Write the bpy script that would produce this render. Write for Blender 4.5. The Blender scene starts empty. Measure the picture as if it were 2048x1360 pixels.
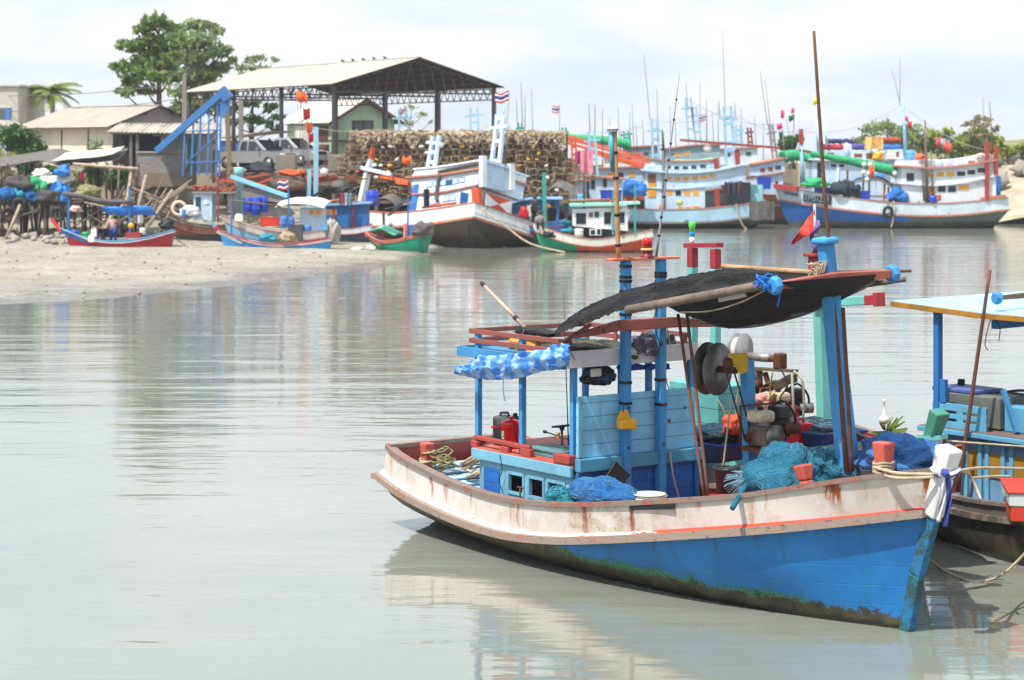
import bpy, math, random
from math import sin, cos, pi, atan2, sqrt, radians, hypot
from mathutils import Vector, Matrix, Euler, noise as mnoise

# ------------------------------------------------------------------ scene
scene = bpy.context.scene
COL = scene.collection
F = 4340.0; H = 5.0; HY = 300.0; CX = 1024.0      # photo calibration (focal length in photo pixels, eye height, horizon row)
RX = random.Random(7)

def at(px, py, Y):
    return Vector(((px - CX) / F * Y, Y, H - (py - HY) / F * Y))
def ground(px, py, z=0.0):
    Y = (H - z) * F / (py - HY)
    return Vector(((px - CX) / F * Y, Y, z))
class Frame:
    """a boat's own axes: origin at its stern on the water, x forward, y to port, z up"""
    def __init__(s, x, y, ang, z=0.0, roll=0.0, pitch=0.0):
        s.o = Vector((x, y, z)); s.a = ang
        s.M = Matrix.Translation(s.o) @ Matrix.Rotation(ang, 4, 'Z') @ Matrix.Rotation(pitch, 4, 'Y') @ Matrix.Rotation(roll, 4, 'X')
        s.I = s.M.inverted()
    def on(s, px, py, ax, v):
        p = s.I @ Vector((0, 0, H)); q = s.I @ at(px, py, 1.0)
        d = q - p; i = 'xyz'.index(ax); t = (v - p[i]) / d[i]
        return p + d * t
def frame_px(pa, Ya, pb, Yb, z=0.0, roll=0.0, pitch=0.0):
    """frame with stern at column pa / distance Ya and bow at pb / Yb; returns it and the length"""
    a = at(pa, HY, Ya); b = at(pb, HY, Yb); d = b - a
    return Frame(a.x, a.y, atan2(d.y, d.x), z, roll, pitch), hypot(d.x, d.y)
ID = Frame(0, 0, 0)

# ------------------------------------------------------------------ colour and material helpers
def lin(c):
    return c / 12.92 if c <= 0.04045 else ((c + 0.055) / 1.055) ** 2.4
def rgb(r, g, b, k=0.8):
    return (lin(r / 255) * k, lin(g / 255) * k, lin(b / 255) * k, 1.0)
def mulc(c, k):
    return (min(c[0] * k, 1), min(c[1] * k, 1), min(c[2] * k, 1), 1.0)

class NT:
    def __init__(s, name):
        s.m = bpy.data.materials.new(name); s.m.use_nodes = True
        s.t = s.m.node_tree; s.t.nodes.clear()
        s.out = s.t.nodes.new('ShaderNodeOutputMaterial')
        s.tc = s.t.nodes.new('ShaderNodeTexCoord')
        s.obj = s.tc.outputs['Object']
    def n(s, typ, **kw):
        nd = s.t.nodes.new(typ)
        for k, v in kw.items(): setattr(nd, k, v)
        return nd
    def put(s, sock, v):
        if isinstance(v, bpy.types.NodeSocket): s.t.links.new(v, sock)
        else: sock.default_value = v
    def map(s, sc=(1, 1, 1), loc=(0, 0, 0), vec=None, rot=(0, 0, 0)):
        m = s.n('ShaderNodeMapping'); s.put(m.inputs['Vector'], vec or s.obj)
        m.inputs['Scale'].default_value = sc; m.inputs['Location'].default_value = loc; m.inputs['Rotation'].default_value = rot
        return m.outputs[0]
    def noise(s, vec=None, scale=5, detail=4, rough=0.6, dist=0.0):
        q = s.n('ShaderNodeTexNoise'); s.put(q.inputs['Vector'], vec or s.obj)
        q.inputs['Scale'].default_value = scale; q.inputs['Detail'].default_value = detail
        q.inputs['Roughness'].default_value = rough; q.inputs['Distortion'].default_value = dist
        return q.outputs['Fac']
    def vor(s, vec=None, scale=5, feature='F1', out='Distance'):
        q = s.n('ShaderNodeTexVoronoi', feature=feature); s.put(q.inputs['Vector'], vec or s.obj)
        q.inputs['Scale'].default_value = scale
        return q.outputs[out]
    def wave(s, vec=None, scale=5, dist=0.0, axis='X', prof='SIN'):
        q = s.n('ShaderNodeTexWave', bands_direction=axis, wave_profile=prof); s.put(q.inputs['Vector'], vec or s.obj)
        q.inputs['Scale'].default_value = scale; q.inputs['Distortion'].default_value = dist
        return q.outputs['Fac']
    def sep(s, vec=None):
        q = s.n('ShaderNodeSeparateXYZ'); s.put(q.inputs[0], vec or s.obj); return q.outputs
    def math(s, op, a, b=0.0, clamp=False):
        q = s.n('ShaderNodeMath', operation=op, use_clamp=clamp); s.put(q.inputs[0], a)
        if op not in ('ABSOLUTE', 'SINE'): s.put(q.inputs[1], b)
        return q.outputs[0]
    def mr(s, v, a, b, c=0.0, d=1.0, smooth=True):
        q = s.n('ShaderNodeMapRange', interpolation_type='SMOOTHSTEP' if smooth else 'LINEAR'); s.put(q.inputs['Value'], v)
        for k, x in zip(('From Min', 'From Max', 'To Min', 'To Max'), (a, b, c, d)): s.put(q.inputs[k], x)
        return q.outputs[0]
    def mix(s, f, a, b, mode='MIX'):
        q = s.n('ShaderNodeMix', data_type='RGBA', blend_type=mode, clamp_factor=True)
        s.put(q.inputs[0], f); s.put(q.inputs[6], a); s.put(q.inputs[7], b)
        return q.outputs[2]
    def bump(s, h, strength=0.3, dist=0.01, normal=None):
        q = s.n('ShaderNodeBump'); q.inputs['Strength'].default_value = strength; q.inputs['Distance'].default_value = dist
        s.put(q.inputs['Height'], h)
        if normal is not None: s.put(q.inputs['Normal'], normal)
        return q.outputs[0]
    def bsdf(s, color, rough=0.6, normal=None, metal=0.0, spec=0.4, trans=0.0, alpha=None, emit=None, es=0.0):
        q = s.n('ShaderNodeBsdfPrincipled')
        s.put(q.inputs['Base Color'], color); s.put(q.inputs['Roughness'], rough); s.put(q.inputs['Metallic'], metal)
        s.put(q.inputs['Specular IOR Level'], spec)
        if normal is not None: s.put(q.inputs['Normal'], normal)
        if trans: s.put(q.inputs['Transmission Weight'], trans)
        if alpha is not None: s.put(q.inputs['Alpha'], alpha)
        if emit is not None: s.put(q.inputs['Emission Color'], emit); s.put(q.inputs['Emission Strength'], es)
        return q.outputs[0]
    def surf(s, sh): s.t.links.new(sh, s.out.inputs['Surface']); return s.m

RUST = rgb(120, 62, 24); RAWWOOD = rgb(120, 106, 92); ALGAE = rgb(58, 58, 40)
_pc = {}
def paint(col, wear=0.35, dirt=0.3, streak=0.3, chip=RAWWOOD, rough=0.6, grain=0.4, planks=0.0, sc=1.0, key=''):
    """weathered boat paint: tone drift, chips to the wood, run-down stains, faint brush grain"""
    kk = (tuple(round(x, 4) for x in col), wear, dirt, streak, rough, planks, sc, chip, key)
    if kk in _pc: return _pc[kk]
    t = NT('painted_wood')
    big = t.noise(scale=1.7 * sc, detail=3); fine = t.noise(scale=22 * sc, detail=5, rough=0.7)
    c = t.mix(t.mr(big, .3, .75), mulc(col, 0.86), mulc(col, 1.12))
    c = t.mix(t.math('MULTIPLY', t.mr(t.noise(scale=5 * sc, detail=6, rough=.65), .5, .8), dirt), c, mulc(col, 0.45))
    st = t.noise(t.map((9 * sc, 9 * sc, 0.55 * sc)), scale=1.0, detail=4, rough=.6)
    c = t.mix(t.math('MULTIPLY', t.mr(st, .56, .76), streak), c, mulc(RUST, 1.0))
    grainv = t.noise(t.map((3, 3, 60)), scale=1.2 * sc, detail=3)
    ch = t.math('ADD', t.math('MULTIPLY', fine, .55), t.math('MULTIPLY', grainv, .45))
    chm = t.mr(ch, .70 - .16 * wear, .73 - .16 * wear)
    c = t.mix(chm, c, chip)
    vs_p = t.vor(scale=2.6 * sc); spot = t.math('MULTIPLY', t.mr(t.math('ADD', vs_p, t.mr(fine, .2, .8, -.03, .03, False)), .055, .085, 1, 0), .5 + wear)
    c = t.mix(spot, c, mulc(RUST, .6))
    hgt = t.math('ADD', t.math('MULTIPLY', fine, .5), t.math('MULTIPLY', grainv, grain))
    if planks:
        z = t.sep()[2]
        fr = t.math('ABSOLUTE', t.math('SUBTRACT', t.math('FRACT', t.math('DIVIDE', z, planks)), .5))
        g = t.mr(fr, .455, .49)
        c = t.mix(t.math('MULTIPLY', g, .75), c, mulc(col, .18)); hgt = t.math('SUBTRACT', hgt, t.math('MULTIPLY', g, 2.0))
    hgt = t.math('SUBTRACT', hgt, t.math('MULTIPLY', chm, .5))
    m = t.surf(t.bsdf(c, t.mr(fine, .2, .8, rough - .08, rough + .15), t.bump(hgt, .35, .006)))
    _pc[kk] = m; return m
_pl = {}
def plain(name, col, rough=0.6, var=0.25, scale=6.0, bump=0.2, metal=0.0, bd=0.01, spec=0.35):
    kk = (name, tuple(round(x, 4) for x in col), rough)
    if kk in _pl: return _pl[kk]
    t = NT(name)
    a = t.noise(scale=scale, detail=5, rough=.65); b = t.noise(scale=scale * 7, detail=3)
    c = t.mix(t.mr(a, .25, .75), mulc(col, 1 - var), mulc(col, 1 + var * .6))
    m = t.surf(t.bsdf(c, rough, t.bump(t.math('ADD', a, t.math('MULTIPLY', b, .4)), bump, bd), metal=metal, spec=spec))
    _pl[kk] = m; return m
def wood(name, col, rough=0.8):
    kk = ('w', name, col)
    if kk in _pl: return _pl[kk]
    t = NT(name)
    a = t.noise(t.map((2.5, 2.5, 2.5)), scale=2, detail=5, rough=.7); b = t.noise(t.map((60, 60, 60)), scale=1, detail=3)
    c = t.mix(t.mr(a, .3, .7), mulc(col, .62), mulc(col, 1.2)); c = t.mix(t.mr(b, .62, .7), c, mulc(col, .4))
    m = t.surf(t.bsdf(c, rough, t.bump(t.math('ADD', a, b), .4, .006), spec=.2)); _pl[kk] = m; return m
def netmat(name, col, col2, scale=60.0, bump=.8, see=0.0, rough=.75):
    """bunched fishing net: crossed strands in two tones over folds"""
    kk = ('n', name, col)
    if kk in _pl: return _pl[kk]
    t = NT(name)
    fold = t.noise(t.map((1, 1, 2.0)), scale=7, detail=6, rough=.7, dist=.8)
    v = t.vor(scale=scale, feature='DISTANCE_TO_EDGE'); n2 = t.noise(scale=scale * .6, detail=4, rough=.8)
    c = t.mix(t.mr(fold, .3, .7), mulc(col, .55), col); c = t.mix(t.mr(n2, .55, .75), c, col2)
    c = t.mix(t.mr(v, .0, .12, .35, 0), c, mulc(col2, .8))
    h = t.math('ADD', fold, t.math('MULTIPLY', n2, .3))
    al = None
    if see: al = t.mr(n2, .35, .5, 1 - see, 1)
    m = t.surf(t.bsdf(c, rough, t.bump(h, bump, .05), alpha=al, spec=.25)); _pl[kk] = m; return m

# ------------------------------------------------------------------ mesh builder
def ipol(pts, x):
    """smooth interpolation through (x, v...) rows"""
    n = len(pts)
    if x <= pts[0][0]: return pts[0][1:]
    if x >= pts[-1][0]: return pts[-1][1:]
    i = max(k for k in range(n - 1) if pts[k][0] <= x)
    a, b = pts[i], pts[i + 1]; h = b[0] - a[0]; t = (x - a[0]) / h
    out = []
    for j in range(1, len(a)):
        def sl(k):
            if k == 0: return (pts[1][j] - pts[0][j]) / (pts[1][0] - pts[0][0])
            if k == n - 1: return (pts[-1][j] - pts[-2][j]) / (pts[-1][0] - pts[-2][0])
            return (pts[k + 1][j] - pts[k - 1][j]) / (pts[k + 1][0] - pts[k - 1][0])
        m0, m1 = sl(i) * h, sl(i + 1) * h
        t2, t3 = t * t, t * t * t
        out.append((2 * t3 - 3 * t2 + 1) * a[j] + (t3 - 2 * t2 + t) * m0 + (-2 * t3 + 3 * t2) * b[j] + (t3 - t2) * m1)
    return tuple(out)
def smooth_path(pts, k=6):
    pts = [Vector(p) for p in pts]
    if len(pts) < 3: return pts
    out = []
    for i in range(len(pts) - 1):
        p0 = pts[max(i - 1, 0)]; p1 = pts[i]; p2 = pts[i + 1]; p3 = pts[min(i + 2, len(pts) - 1)]
        for j in range(k):
            t = j / k
            out.append(.5 * ((2 * p1) + (p2 - p0) * t + (2 * p0 - 5 * p1 + 4 * p2 - p3) * t * t + (3 * p1 - p0 - 3 * p2 + p3) * t ** 3))
    out.append(pts[-1]); return out
def sag(p, q, drop, n=9):
    p, q = Vector(p), Vector(q)
    return [p.lerp(q, i / n) - Vector((0, 0, drop * 4 * (i / n) * (1 - i / n))) for i in range(n + 1)]

ONECUBE = [(-.5, -.5, -.5), (.5, -.5, -.5), (.5, .5, -.5), (-.5, .5, -.5), (-.5, -.5, .5), (.5, -.5, .5), (.5, .5, .5), (-.5, .5, .5)]
CUBEF = [(0, 3, 2, 1), (4, 5, 6, 7), (0, 1, 5, 4), (1, 2, 6, 5), (2, 3, 7, 6), (3, 0, 4, 7)]
class MB:
    def __init__(s): s.v = []; s.f = []; s.mi = []; s.sm = []; s.m = 0; s.T = None
    def add(s, vs, fs, smooth=False):
        b = len(s.v)
        s.v += [(s.T @ Vector(p)) if s.T is not None else Vector(p) for p in vs]
        for f in fs: s.f.append([b + i for i in f]); s.mi.append(s.m); s.sm.append(smooth)
        return s
    def box(s, c, sz, rot=None):
        R = rot if isinstance(rot, Matrix) else (Euler(rot).to_matrix() if rot else Matrix.Identity(3))
        c = Vector(c)
        return s.add([c + R @ Vector((p[0] * sz[0], p[1] * sz[1], p[2] * sz[2])) for p in ONECUBE], CUBEF)
    def b2(s, x0, x1, y0, y1, z0, z1):
        return s.box(((x0 + x1) / 2, (y0 + y1) / 2, (z0 + z1) / 2), (x1 - x0, y1 - y0, z1 - z0))
    def beam(s, p, q, w, h=None, up=(0, 0, 1), w2=None, h2=None):
        p, q = Vector(p), Vector(q); h = h or w; d = (q - p).normalized(); up = Vector(up)
        if abs(d.dot(up.normalized())) > .97: up = Vector((1, 0, 0)) if abs(d.x) < .9 else Vector((0, 1, 0))
        a = d.cross(up).normalized(); b = a.cross(d).normalized()
        w2 = w2 or w; h2 = h2 or h; vs = []
        for c, ww, hh in ((p, w, h), (q, w2, h2)):
            vs += [c - a * ww / 2 - b * hh / 2, c + a * ww / 2 - b * hh / 2, c + a * ww / 2 + b * hh / 2, c - a * ww / 2 + b * hh / 2]
        return s.add(vs, [(0, 1, 2, 3), (7, 6, 5, 4), (0, 4, 5, 1), (1, 5, 6, 2), (2, 6, 7, 3), (3, 7, 4, 0)])
    def tube(s, pts, r, n=8, closed=False):
        pts = [Vector(p) for p in pts]; L = len(pts); vs = []; fs = []
        up = None
        for i, p in enumerate(pts):
            if closed: d = pts[(i + 1) % L] - pts[i - 1]
            else: d = pts[min(i + 1, L - 1)] - pts[max(i - 1, 0)]
            d.normalize()
            if up is None: up = Vector((0, 0, 1)) if abs(d.z) < .9 else Vector((1, 0, 0))
            a = d.cross(up)
            if a.length < 1e-4: a = d.orthogonal()
            a.normalize(); up = a.cross(d).normalized()
            rr = r[i] if isinstance(r, (list, tuple)) else r
            for k in range(n):
                t = 2 * pi * k / n; vs.append(p + (a * cos(t) + up * sin(t)) * rr)
        for i in range(L if closed else L - 1):
            j = (i + 1) % L
            for k in range(n):
                fs.append((i * n + k, i * n + (k + 1) % n, j * n + (k + 1) % n, j * n + k))
        if not closed: fs += [tuple(range(n))[::-1], tuple((L - 1) * n + k for k in range(n))]
        return s.add(vs, fs, True)
    def rope(s, pts, r, k=6, n=7): return s.tube(smooth_path(pts, k), r, n)
    def lathe(s, prof, c=(0, 0, 0), n=20, R=None, sx=1.0, sy=1.0, caps=True):
        vs = []; fs = []; c = Vector(c); R = R or Matrix.Identity(3)
        for r, z in prof:
            for k in range(n):
                t = 2 * pi * k / n; vs.append(c + R @ Vector((r * cos(t) * sx, r * sin(t) * sy, z)))
        for i in range(len(prof) - 1):
            for k in range(n): fs.append((i * n + k, i * n + (k + 1) % n, (i + 1) * n + (k + 1) % n, (i + 1) * n + k))
        if caps: fs += [tuple(range(n))[::-1], tuple((len(prof) - 1) * n + k for k in range(n))]
        return s.add(vs, fs, True)
    def cyl(s, p, q, r, n=14, r2=None):
        p, q = Vector(p), Vector(q); d = q - p; R = d.to_track_quat('Z', 'Y').to_matrix()
        return s.lathe([(r, 0), (r if r2 is None else r2, d.length)], p, n, R)
    def prism(s, poly, ax, a, b):
        """polygon in the plane across axis ax, extruded from a to b"""
        def P(u, v, w): return {'x': (w, u, v), 'y': (u, w, v), 'z': (u, v, w)}[ax]
        n = len(poly); vs = [P(u, v, a) for u, v in poly] + [P(u, v, b) for u, v in poly]
        return s.add(vs, [tuple(range(n)), tuple(range(2 * n - 1, n - 1, -1))] + [(i, i + n, (i + 1) % n + n, (i + 1) % n) for i in range(n)])
    def loft(s, rings, closed=False, caps=False, smooth=True):
        n = len(rings[0]); vs = [p for r in rings for p in r]; fs = []
        for i in range(len(rings) - 1):
            for k in range(n if closed else n - 1):
                fs.append((i * n + k, i * n + (k + 1) % n, (i + 1) * n + (k + 1) % n, (i + 1) * n + k))
        if caps: fs += [tuple(range(n))[::-1], tuple((len(rings) - 1) * n + k for k in range(n))]
        return s.add(vs, fs, smooth)
    def grid(s, fn, nu, nv, smooth=True):
        return s.loft([[fn(i / nu, j / nv) for j in range(nv + 1)] for i in range(nu + 1)], smooth=smooth)
    def blob(s, c, r, seed=0, amp=.22, fr=1.6, n=14, m=20, flat=0.0, R=None, fold=0.0):
        """lumpy bag: a sphere pushed about by noise, flattened where it rests"""
        c = Vector(c); o = Vector((seed * 3.7, seed * 1.3, -seed * 2.1)); rings = []
        for i in range(n + 1):
            th = pi * i / n; ring = []
            for k in range(m):
                ph = 2 * pi * k / m; d = Vector((sin(th) * cos(ph), sin(th) * sin(ph), -cos(th)))
                q = 1 + amp * mnoise.noise(d * fr + o) * 1.6 + amp * .5 * mnoise.noise(d * fr * 3 + o)
                if fold: q += fold * (1 - 2.2 * abs(mnoise.noise(Vector((d.x * 2.2, d.y * 2.2, d.z * .9)) * 1.5 + o))) + fold * .6 * (1 - 2 * abs(mnoise.noise(Vector((d.x * 6, d.y * 6, d.z * 2.2)) + o)))
                v = Vector((d.x * r[0] * q, d.y * r[1] * q, d.z * r[2] * q))
                if flat: v.z = max(v.z, -r[2] * flat)
                if R is not None: v = R @ v
                ring.append(c + v)
            rings.append(ring)
        return s.loft(rings, closed=True)
    def strands(s, c, n, m, count, seed, r=.0024):
        """loose net strands wandering over the blob just added (n + 1 rings of m points)"""
        R_ = random.Random(seed); base = len(s.v) - (n + 1) * m; c = Vector(c)
        for k in range(count):
            i, j = R_.randrange(int(n * .3), n - 2), R_.randrange(m); di, dj = R_.choice(((1, 1), (1, -1), (0, 1), (1, 0), (-1, 1), (1, 2))); pts = []
            for q_ in range(R_.randrange(4, 11)):
                if not 2 < i < n - 1: break
                p = s.v[base + i * m + j % m]; pts.append(p + (p - c).normalized() * .003); i += di; j += dj + R_.choice((0, 0, 1, -1))
            if len(pts) > 2: s.tube(smooth_path(pts, 3), r, 3)
    def build(s, name, mats, parent=None, frame=None, bevel=0.0, solid=0.0, sub=0, auto=None):
        """one mesh object: a part under parent, or a top-level thing with its origin at its base"""
        if not isinstance(mats, (list, tuple)): mats = [mats]
        me = bpy.data.meshes.new(name); vs = s.v; mw = None
        if parent is None:
            fm = (frame or ID).M
            x = [v.x for v in vs]; y = [v.y for v in vs]; z = [v.z for v in vs]
            o = Vector(((min(x) + max(x)) / 2, (min(y) + max(y)) / 2, min(z)))
            vs = [v - o for v in vs]; mw = fm @ Matrix.Translation(o)
        me.from_pydata([tuple(v) for v in vs], [], s.f)
        for m in mats: me.materials.append(m)
        me.polygons.foreach_set('material_index', s.mi); me.polygons.foreach_set('use_smooth', s.sm)
        me.update()
        o = bpy.data.objects.new(name, me); COL.objects.link(o)
        if parent is not None: o.parent = parent
        else: o.matrix_world = mw
        if sub: q = o.modifiers.new('sub', 'SUBSURF'); q.levels = sub; q.render_levels = sub
        if solid: q = o.modifiers.new('solid', 'SOLIDIFY'); q.thickness = solid; q.offset = 0
        if bevel: q = o.modifiers.new('bevel', 'BEVEL'); q.width = bevel; q.segments = 2; q.limit_method = 'ANGLE'; q.angle_limit = radians(50)
        return o
def tag(o, label=None, cat=None, group=None, kind=None):
    if label: o['label'] = label
    if cat: o['category'] = cat
    if group: o['group'] = group
    if kind: o['kind'] = kind
    return o
def thing(name, label, cat, frame=None, group=None):
    o = bpy.data.objects.new(name, None); COL.objects.link(o); o.empty_display_size = .2
    o.matrix_world = (frame or ID).M
    return tag(o, label, cat, group)
def pos(p, ang=0.0):
    return Frame(p[0], p[1], ang, p[2])
def copy_tree(o, parent=None):
    c = o.copy(); COL.objects.link(c)
    if parent is not None: c.parent = parent
    for ch in list(o.children): copy_tree(ch, c)
    return c
# ------------------------------------------------------------------ camera, sun, sky
cam = bpy.data.cameras.new('camera'); co = bpy.data.objects.new('camera', cam); COL.objects.link(co); scene.camera = co
co.location = (0, 0, H); co.rotation_euler = (pi / 2, 0, 0)
cam.sensor_width = 36; cam.lens = F / 2048 * 36; cam.shift_y = -(680 - HY) / 2048
cam.clip_start = .5; cam.clip_end = 6000
cam.dof.use_dof = True; cam.dof.focus_distance = 24.5; cam.dof.aperture_fstop = 3.2
ELEV = radians(61); AZ = Vector((-.70, -.71, 0)).normalized()
sd = Vector((AZ.x * cos(ELEV), AZ.y * cos(ELEV), sin(ELEV)))
sun = bpy.data.lights.new('sun', 'SUN'); sun.energy = 3.3; sun.angle = radians(.5); sun.color = (1.0, .955, .88)
so = bpy.data.objects.new('sun', sun); COL.objects.link(so); so.rotation_euler = sd.to_track_quat('Z', 'Y').to_euler(); so.location = (-20, -40, 60)
w = bpy.data.worlds.new('World'); scene.world = w; w.use_nodes = True
t = w.node_tree; t.nodes.clear()
sky = t.nodes.new('ShaderNodeTexSky'); sky.sky_type = 'NISHITA'; sky.sun_disc = False; sky.sun_elevation = ELEV; sky.sun_rotation = atan2(AZ.x, AZ.y)
sky.dust_density = 1.6; sky.ozone_density = 1.0; sky.altitude = 0
def wn(typ, **kw):
    q = t.nodes.new(typ)
    for k, v in kw.items(): setattr(q, k, v)
    return q
tc = wn('ShaderNodeTexCoord'); mp = wn('ShaderNodeMapping'); mp.inputs['Scale'].default_value = (1, 1, 4.0); t.links.new(tc.outputs['Generated'], mp.inputs[0])
nz = wn('ShaderNodeTexNoise'); nz.inputs['Scale'].default_value = 6.5; nz.inputs['Detail'].default_value = 7; nz.inputs['Roughness'].default_value = .55; nz.inputs['Distortion'].default_value = .4
mp.inputs['Location'].default_value = (1.3, .2, .35)
t.links.new(mp.outputs[0], nz.inputs['Vector'])
rp = wn('ShaderNodeMapRange', interpolation_type='SMOOTHSTEP'); rp.inputs['From Min'].default_value = .36; rp.inputs['From Max'].default_value = .70; rp.inputs['To Min'].default_value = 0; rp.inputs['To Max'].default_value = 1
t.links.new(nz.outputs['Fac'], rp.inputs['Value'])
cm = wn('ShaderNodeMix', data_type='RGBA'); t.links.new(rp.outputs[0], cm.inputs[0]); cm.inputs[6].default_value = (5.0, 5.72, 6.55, 1); cm.inputs[7].default_value = (7.0, 7.1, 7.25, 1)
sx_ = wn('ShaderNodeSeparateXYZ'); t.links.new(tc.outputs['Generated'], sx_.inputs[0])
el = wn('ShaderNodeMapRange', interpolation_type='SMOOTHSTEP'); el.inputs['From Min'].default_value = .05; el.inputs['From Max'].default_value = .75; el.inputs['To Min'].default_value = .92; el.inputs['To Max'].default_value = .62; t.links.new(sx_.outputs[2], el.inputs['Value'])
br_ = wn('ShaderNodeMapRange', interpolation_type='SMOOTHSTEP'); br_.inputs['From Min'].default_value = .10; br_.inputs['From Max'].default_value = .55; br_.inputs['To Min'].default_value = 1.0; br_.inputs['To Max'].default_value = 1.75; t.links.new(sx_.outputs[2], br_.inputs['Value'])
vm = wn('ShaderNodeVectorMath', operation='SCALE'); t.links.new(cm.outputs[2], vm.inputs[0]); t.links.new(br_.outputs[0], vm.inputs['Scale'])
mx = wn('ShaderNodeMix', data_type='RGBA'); t.links.new(el.outputs[0], mx.inputs[0]); t.links.new(sky.outputs[0], mx.inputs[6]); t.links.new(vm.outputs[0], mx.inputs[7])
bg = wn('ShaderNodeBackground'); bg.inputs['Strength'].default_value = .078; t.links.new(mx.outputs[2], bg.inputs[0])
wo = wn('ShaderNodeOutputWorld'); t.links.new(bg.outputs[0], wo.inputs[0])
vs_ = scene.view_settings; vs_.view_transform = 'Standard'; vs_.look = 'None'; vs_.exposure = 1.0; vs_.gamma = 1; vs_.use_curve_mapping = False
scene.cycles.max_bounces = 8; scene.cycles.transparent_max_bounces = 12; scene.cycles.caustics_reflective = False; scene.cycles.caustics_refractive = False
try: scene.cycles.use_denoising = True
except Exception: pass

# ------------------------------------------------------------------ bright humid air over the harbour
hz = bpy.data.materials.new('humid_air'); hz.use_nodes = True; hz.node_tree.nodes.clear()
hv = hz.node_tree.nodes.new('ShaderNodeVolumePrincipled'); hv.inputs['Color'].default_value = (.93, .96, 1, 1); hv.inputs['Density'].default_value = .00032; hv.inputs['Anisotropy'].default_value = .2
ho = hz.node_tree.nodes.new('ShaderNodeOutputMaterial'); hz.node_tree.links.new(hv.outputs[0], ho.inputs['Volume'])
hb = MB(); hb.b2(-1000, 1000, -90, 3100, -2.6, 26); HAZE = tag(hb.build('haze', hz), kind='stuff')
# ------------------------------------------------------------------ water
def water_mat():
    t = NT('river_water')
    x, y, z = t.sep()
    patch = t.mr(t.noise(t.map((.035, .09, 1)), scale=1.0, detail=3), .40, .62)
    far = t.mr(t.math('ADD', y, t.math('MULTIPLY', x, -.25)), 38, 52)   # open, wind-ruffled reach beyond the lee of the moored boats
    lee = t.math('ADD', t.math('MULTIPLY', far, t.mr(patch, 0, 1, .55, 1.8)), t.math('MULTIPLY', patch, .06))
    r1 = t.noise(t.map((.13, .85, 1)), scale=1.0, detail=2, rough=.5, dist=.3)
    r2 = t.noise(t.map((.7, 2.6, 1), rot=(0, 0, .1)), scale=1.0, detail=3, rough=.5, dist=.3)
    sw = t.noise(t.map((.16, .6, 1), rot=(0, 0, -.12)), scale=1.0, detail=2, rough=.45, dist=.5)
    h = t.math('ADD', t.math('MULTIPLY', r1, 1.0), t.math('MULTIPLY', r2, .28))
    h = t.math('MULTIPLY', h, t.math('ADD', lee, .09))
    h = t.math('ADD', h, t.math('MULTIPLY', sw, .15))
    r3 = t.noise(t.map((1.5, 4.6, 1), rot=(0, 0, .15)), scale=1.0, detail=2, rough=.5, dist=.4)
    h = t.math('ADD', h, t.math('MULTIPLY', r3, t.mr(t.math('ADD', y, t.math('MULTIPLY', patch, 4)), 21, 34, .02, .17)))
    nrm = t.bump(h, 1.0, .19)
    silt = t.noise(scale=.12, detail=4)
    c = t.mix(t.mr(silt, .3, .7), rgb(132, 136, 124, .75), rgb(141, 145, 134, .79))
    return t.surf(t.bsdf(c, t.mr(y, 27, 46, .06, .17), nrm, spec=1.0))
wm = MB(); wm.grid(lambda u, v: (-900 + 1800 * u, -60 + 3000 * v, 0), 4, 4, False)
tag(wm.build('river_water', water_mat()), kind='structure')

# ------------------------------------------------------------------ mud flat
def smooth(a, b, x):
    q = max(0, min(1, (x - a) / (b - a))); return q * q * (3 - 2 * q)
def seg(pts, x):
    if x <= pts[0][0]: return pts[0][1]
    for (a, b), (c, d) in zip(pts, pts[1:]):
        if x <= c: return b + (d - b) * (x - a) / (c - a)
    return pts[-1][1]
EDGE = [(-60, 55), (-17.5, 69.5), (-13.6, 73.0), (-9.5, 82), (-5.2, 93), (-4.2, 100), (-3.0, 119), (2, 150), (10, 168), (22, 178), (30, 172), (33, 151), (38, 149), (60, 148), (200, 148)]
SHORE = [(-60, 121), (-16, 121), (-8, 121), (0, 127), (4, 156), (12, 176), (24, 184), (34, 170), (40, 160), (200, 160)]
def mudz(x, y):
    e = seg(EDGE, x); d = y - e
    z = .012 + .011 * d if d > 0 else .03 * d
    z += (.05 * mnoise.noise(Vector((x * .35, y * .25, 0))) + .03 * mnoise.noise(Vector((x * 1.3, y * .8, 3)))) * smooth(-3, 8, d)
    b = y - seg(SHORE, x)
    z += 1.5 * smooth(-4.5, 0, b) + 1.2 * smooth(0, 6, b) 
    return max(z, -.9)
mud = MB()
def mudpt(u, v):
    x = -42 + 100 * u; y = 58 + 115 * v
    return (x, y, mudz(x, y))
mud.grid(mudpt, 200, 230)
def mud_mat():
    t = NT('wet_mud'); x, y, z = t.sep(t.n('ShaderNodeNewGeometry').outputs['Position'])
    a = t.noise(scale=.5, detail=6, rough=.65); b = t.noise(t.map((1, .45, 1)), scale=5, detail=7, rough=.75)
    c = t.mix(t.mr(a, .3, .7), rgb(166, 159, 141, .56), rgb(192, 186, 170, .6))
    c = t.mix(t.mr(b, .50, .66), c, rgb(132, 124, 100, .6)); c = t.mix(t.mr(b, .42, .30), c, rgb(212, 207, 196, .68))
    c = t.mix(t.mr(t.noise(scale=.25, detail=4), .52, .66, 0, .5), c, rgb(150, 150, 100, .5))     # thin green weed film
    wet = t.mr(t.math('ADD', z, t.math('MULTIPLY', a, .22)), .10, .30)
    c = t.mix(wet, t.mix(1.0, c, (.74, .74, .72, 1), "MULTIPLY"), c)
    return t.surf(t.bsdf(c, t.mr(wet, 0, 1, .12, .75), t.bump(t.math('ADD', b, t.math('MULTIPLY', a, .7)), .5, .05), spec=.4))
tag(mud.build('mud_flat', mud_mat()), kind='structure')

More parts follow.
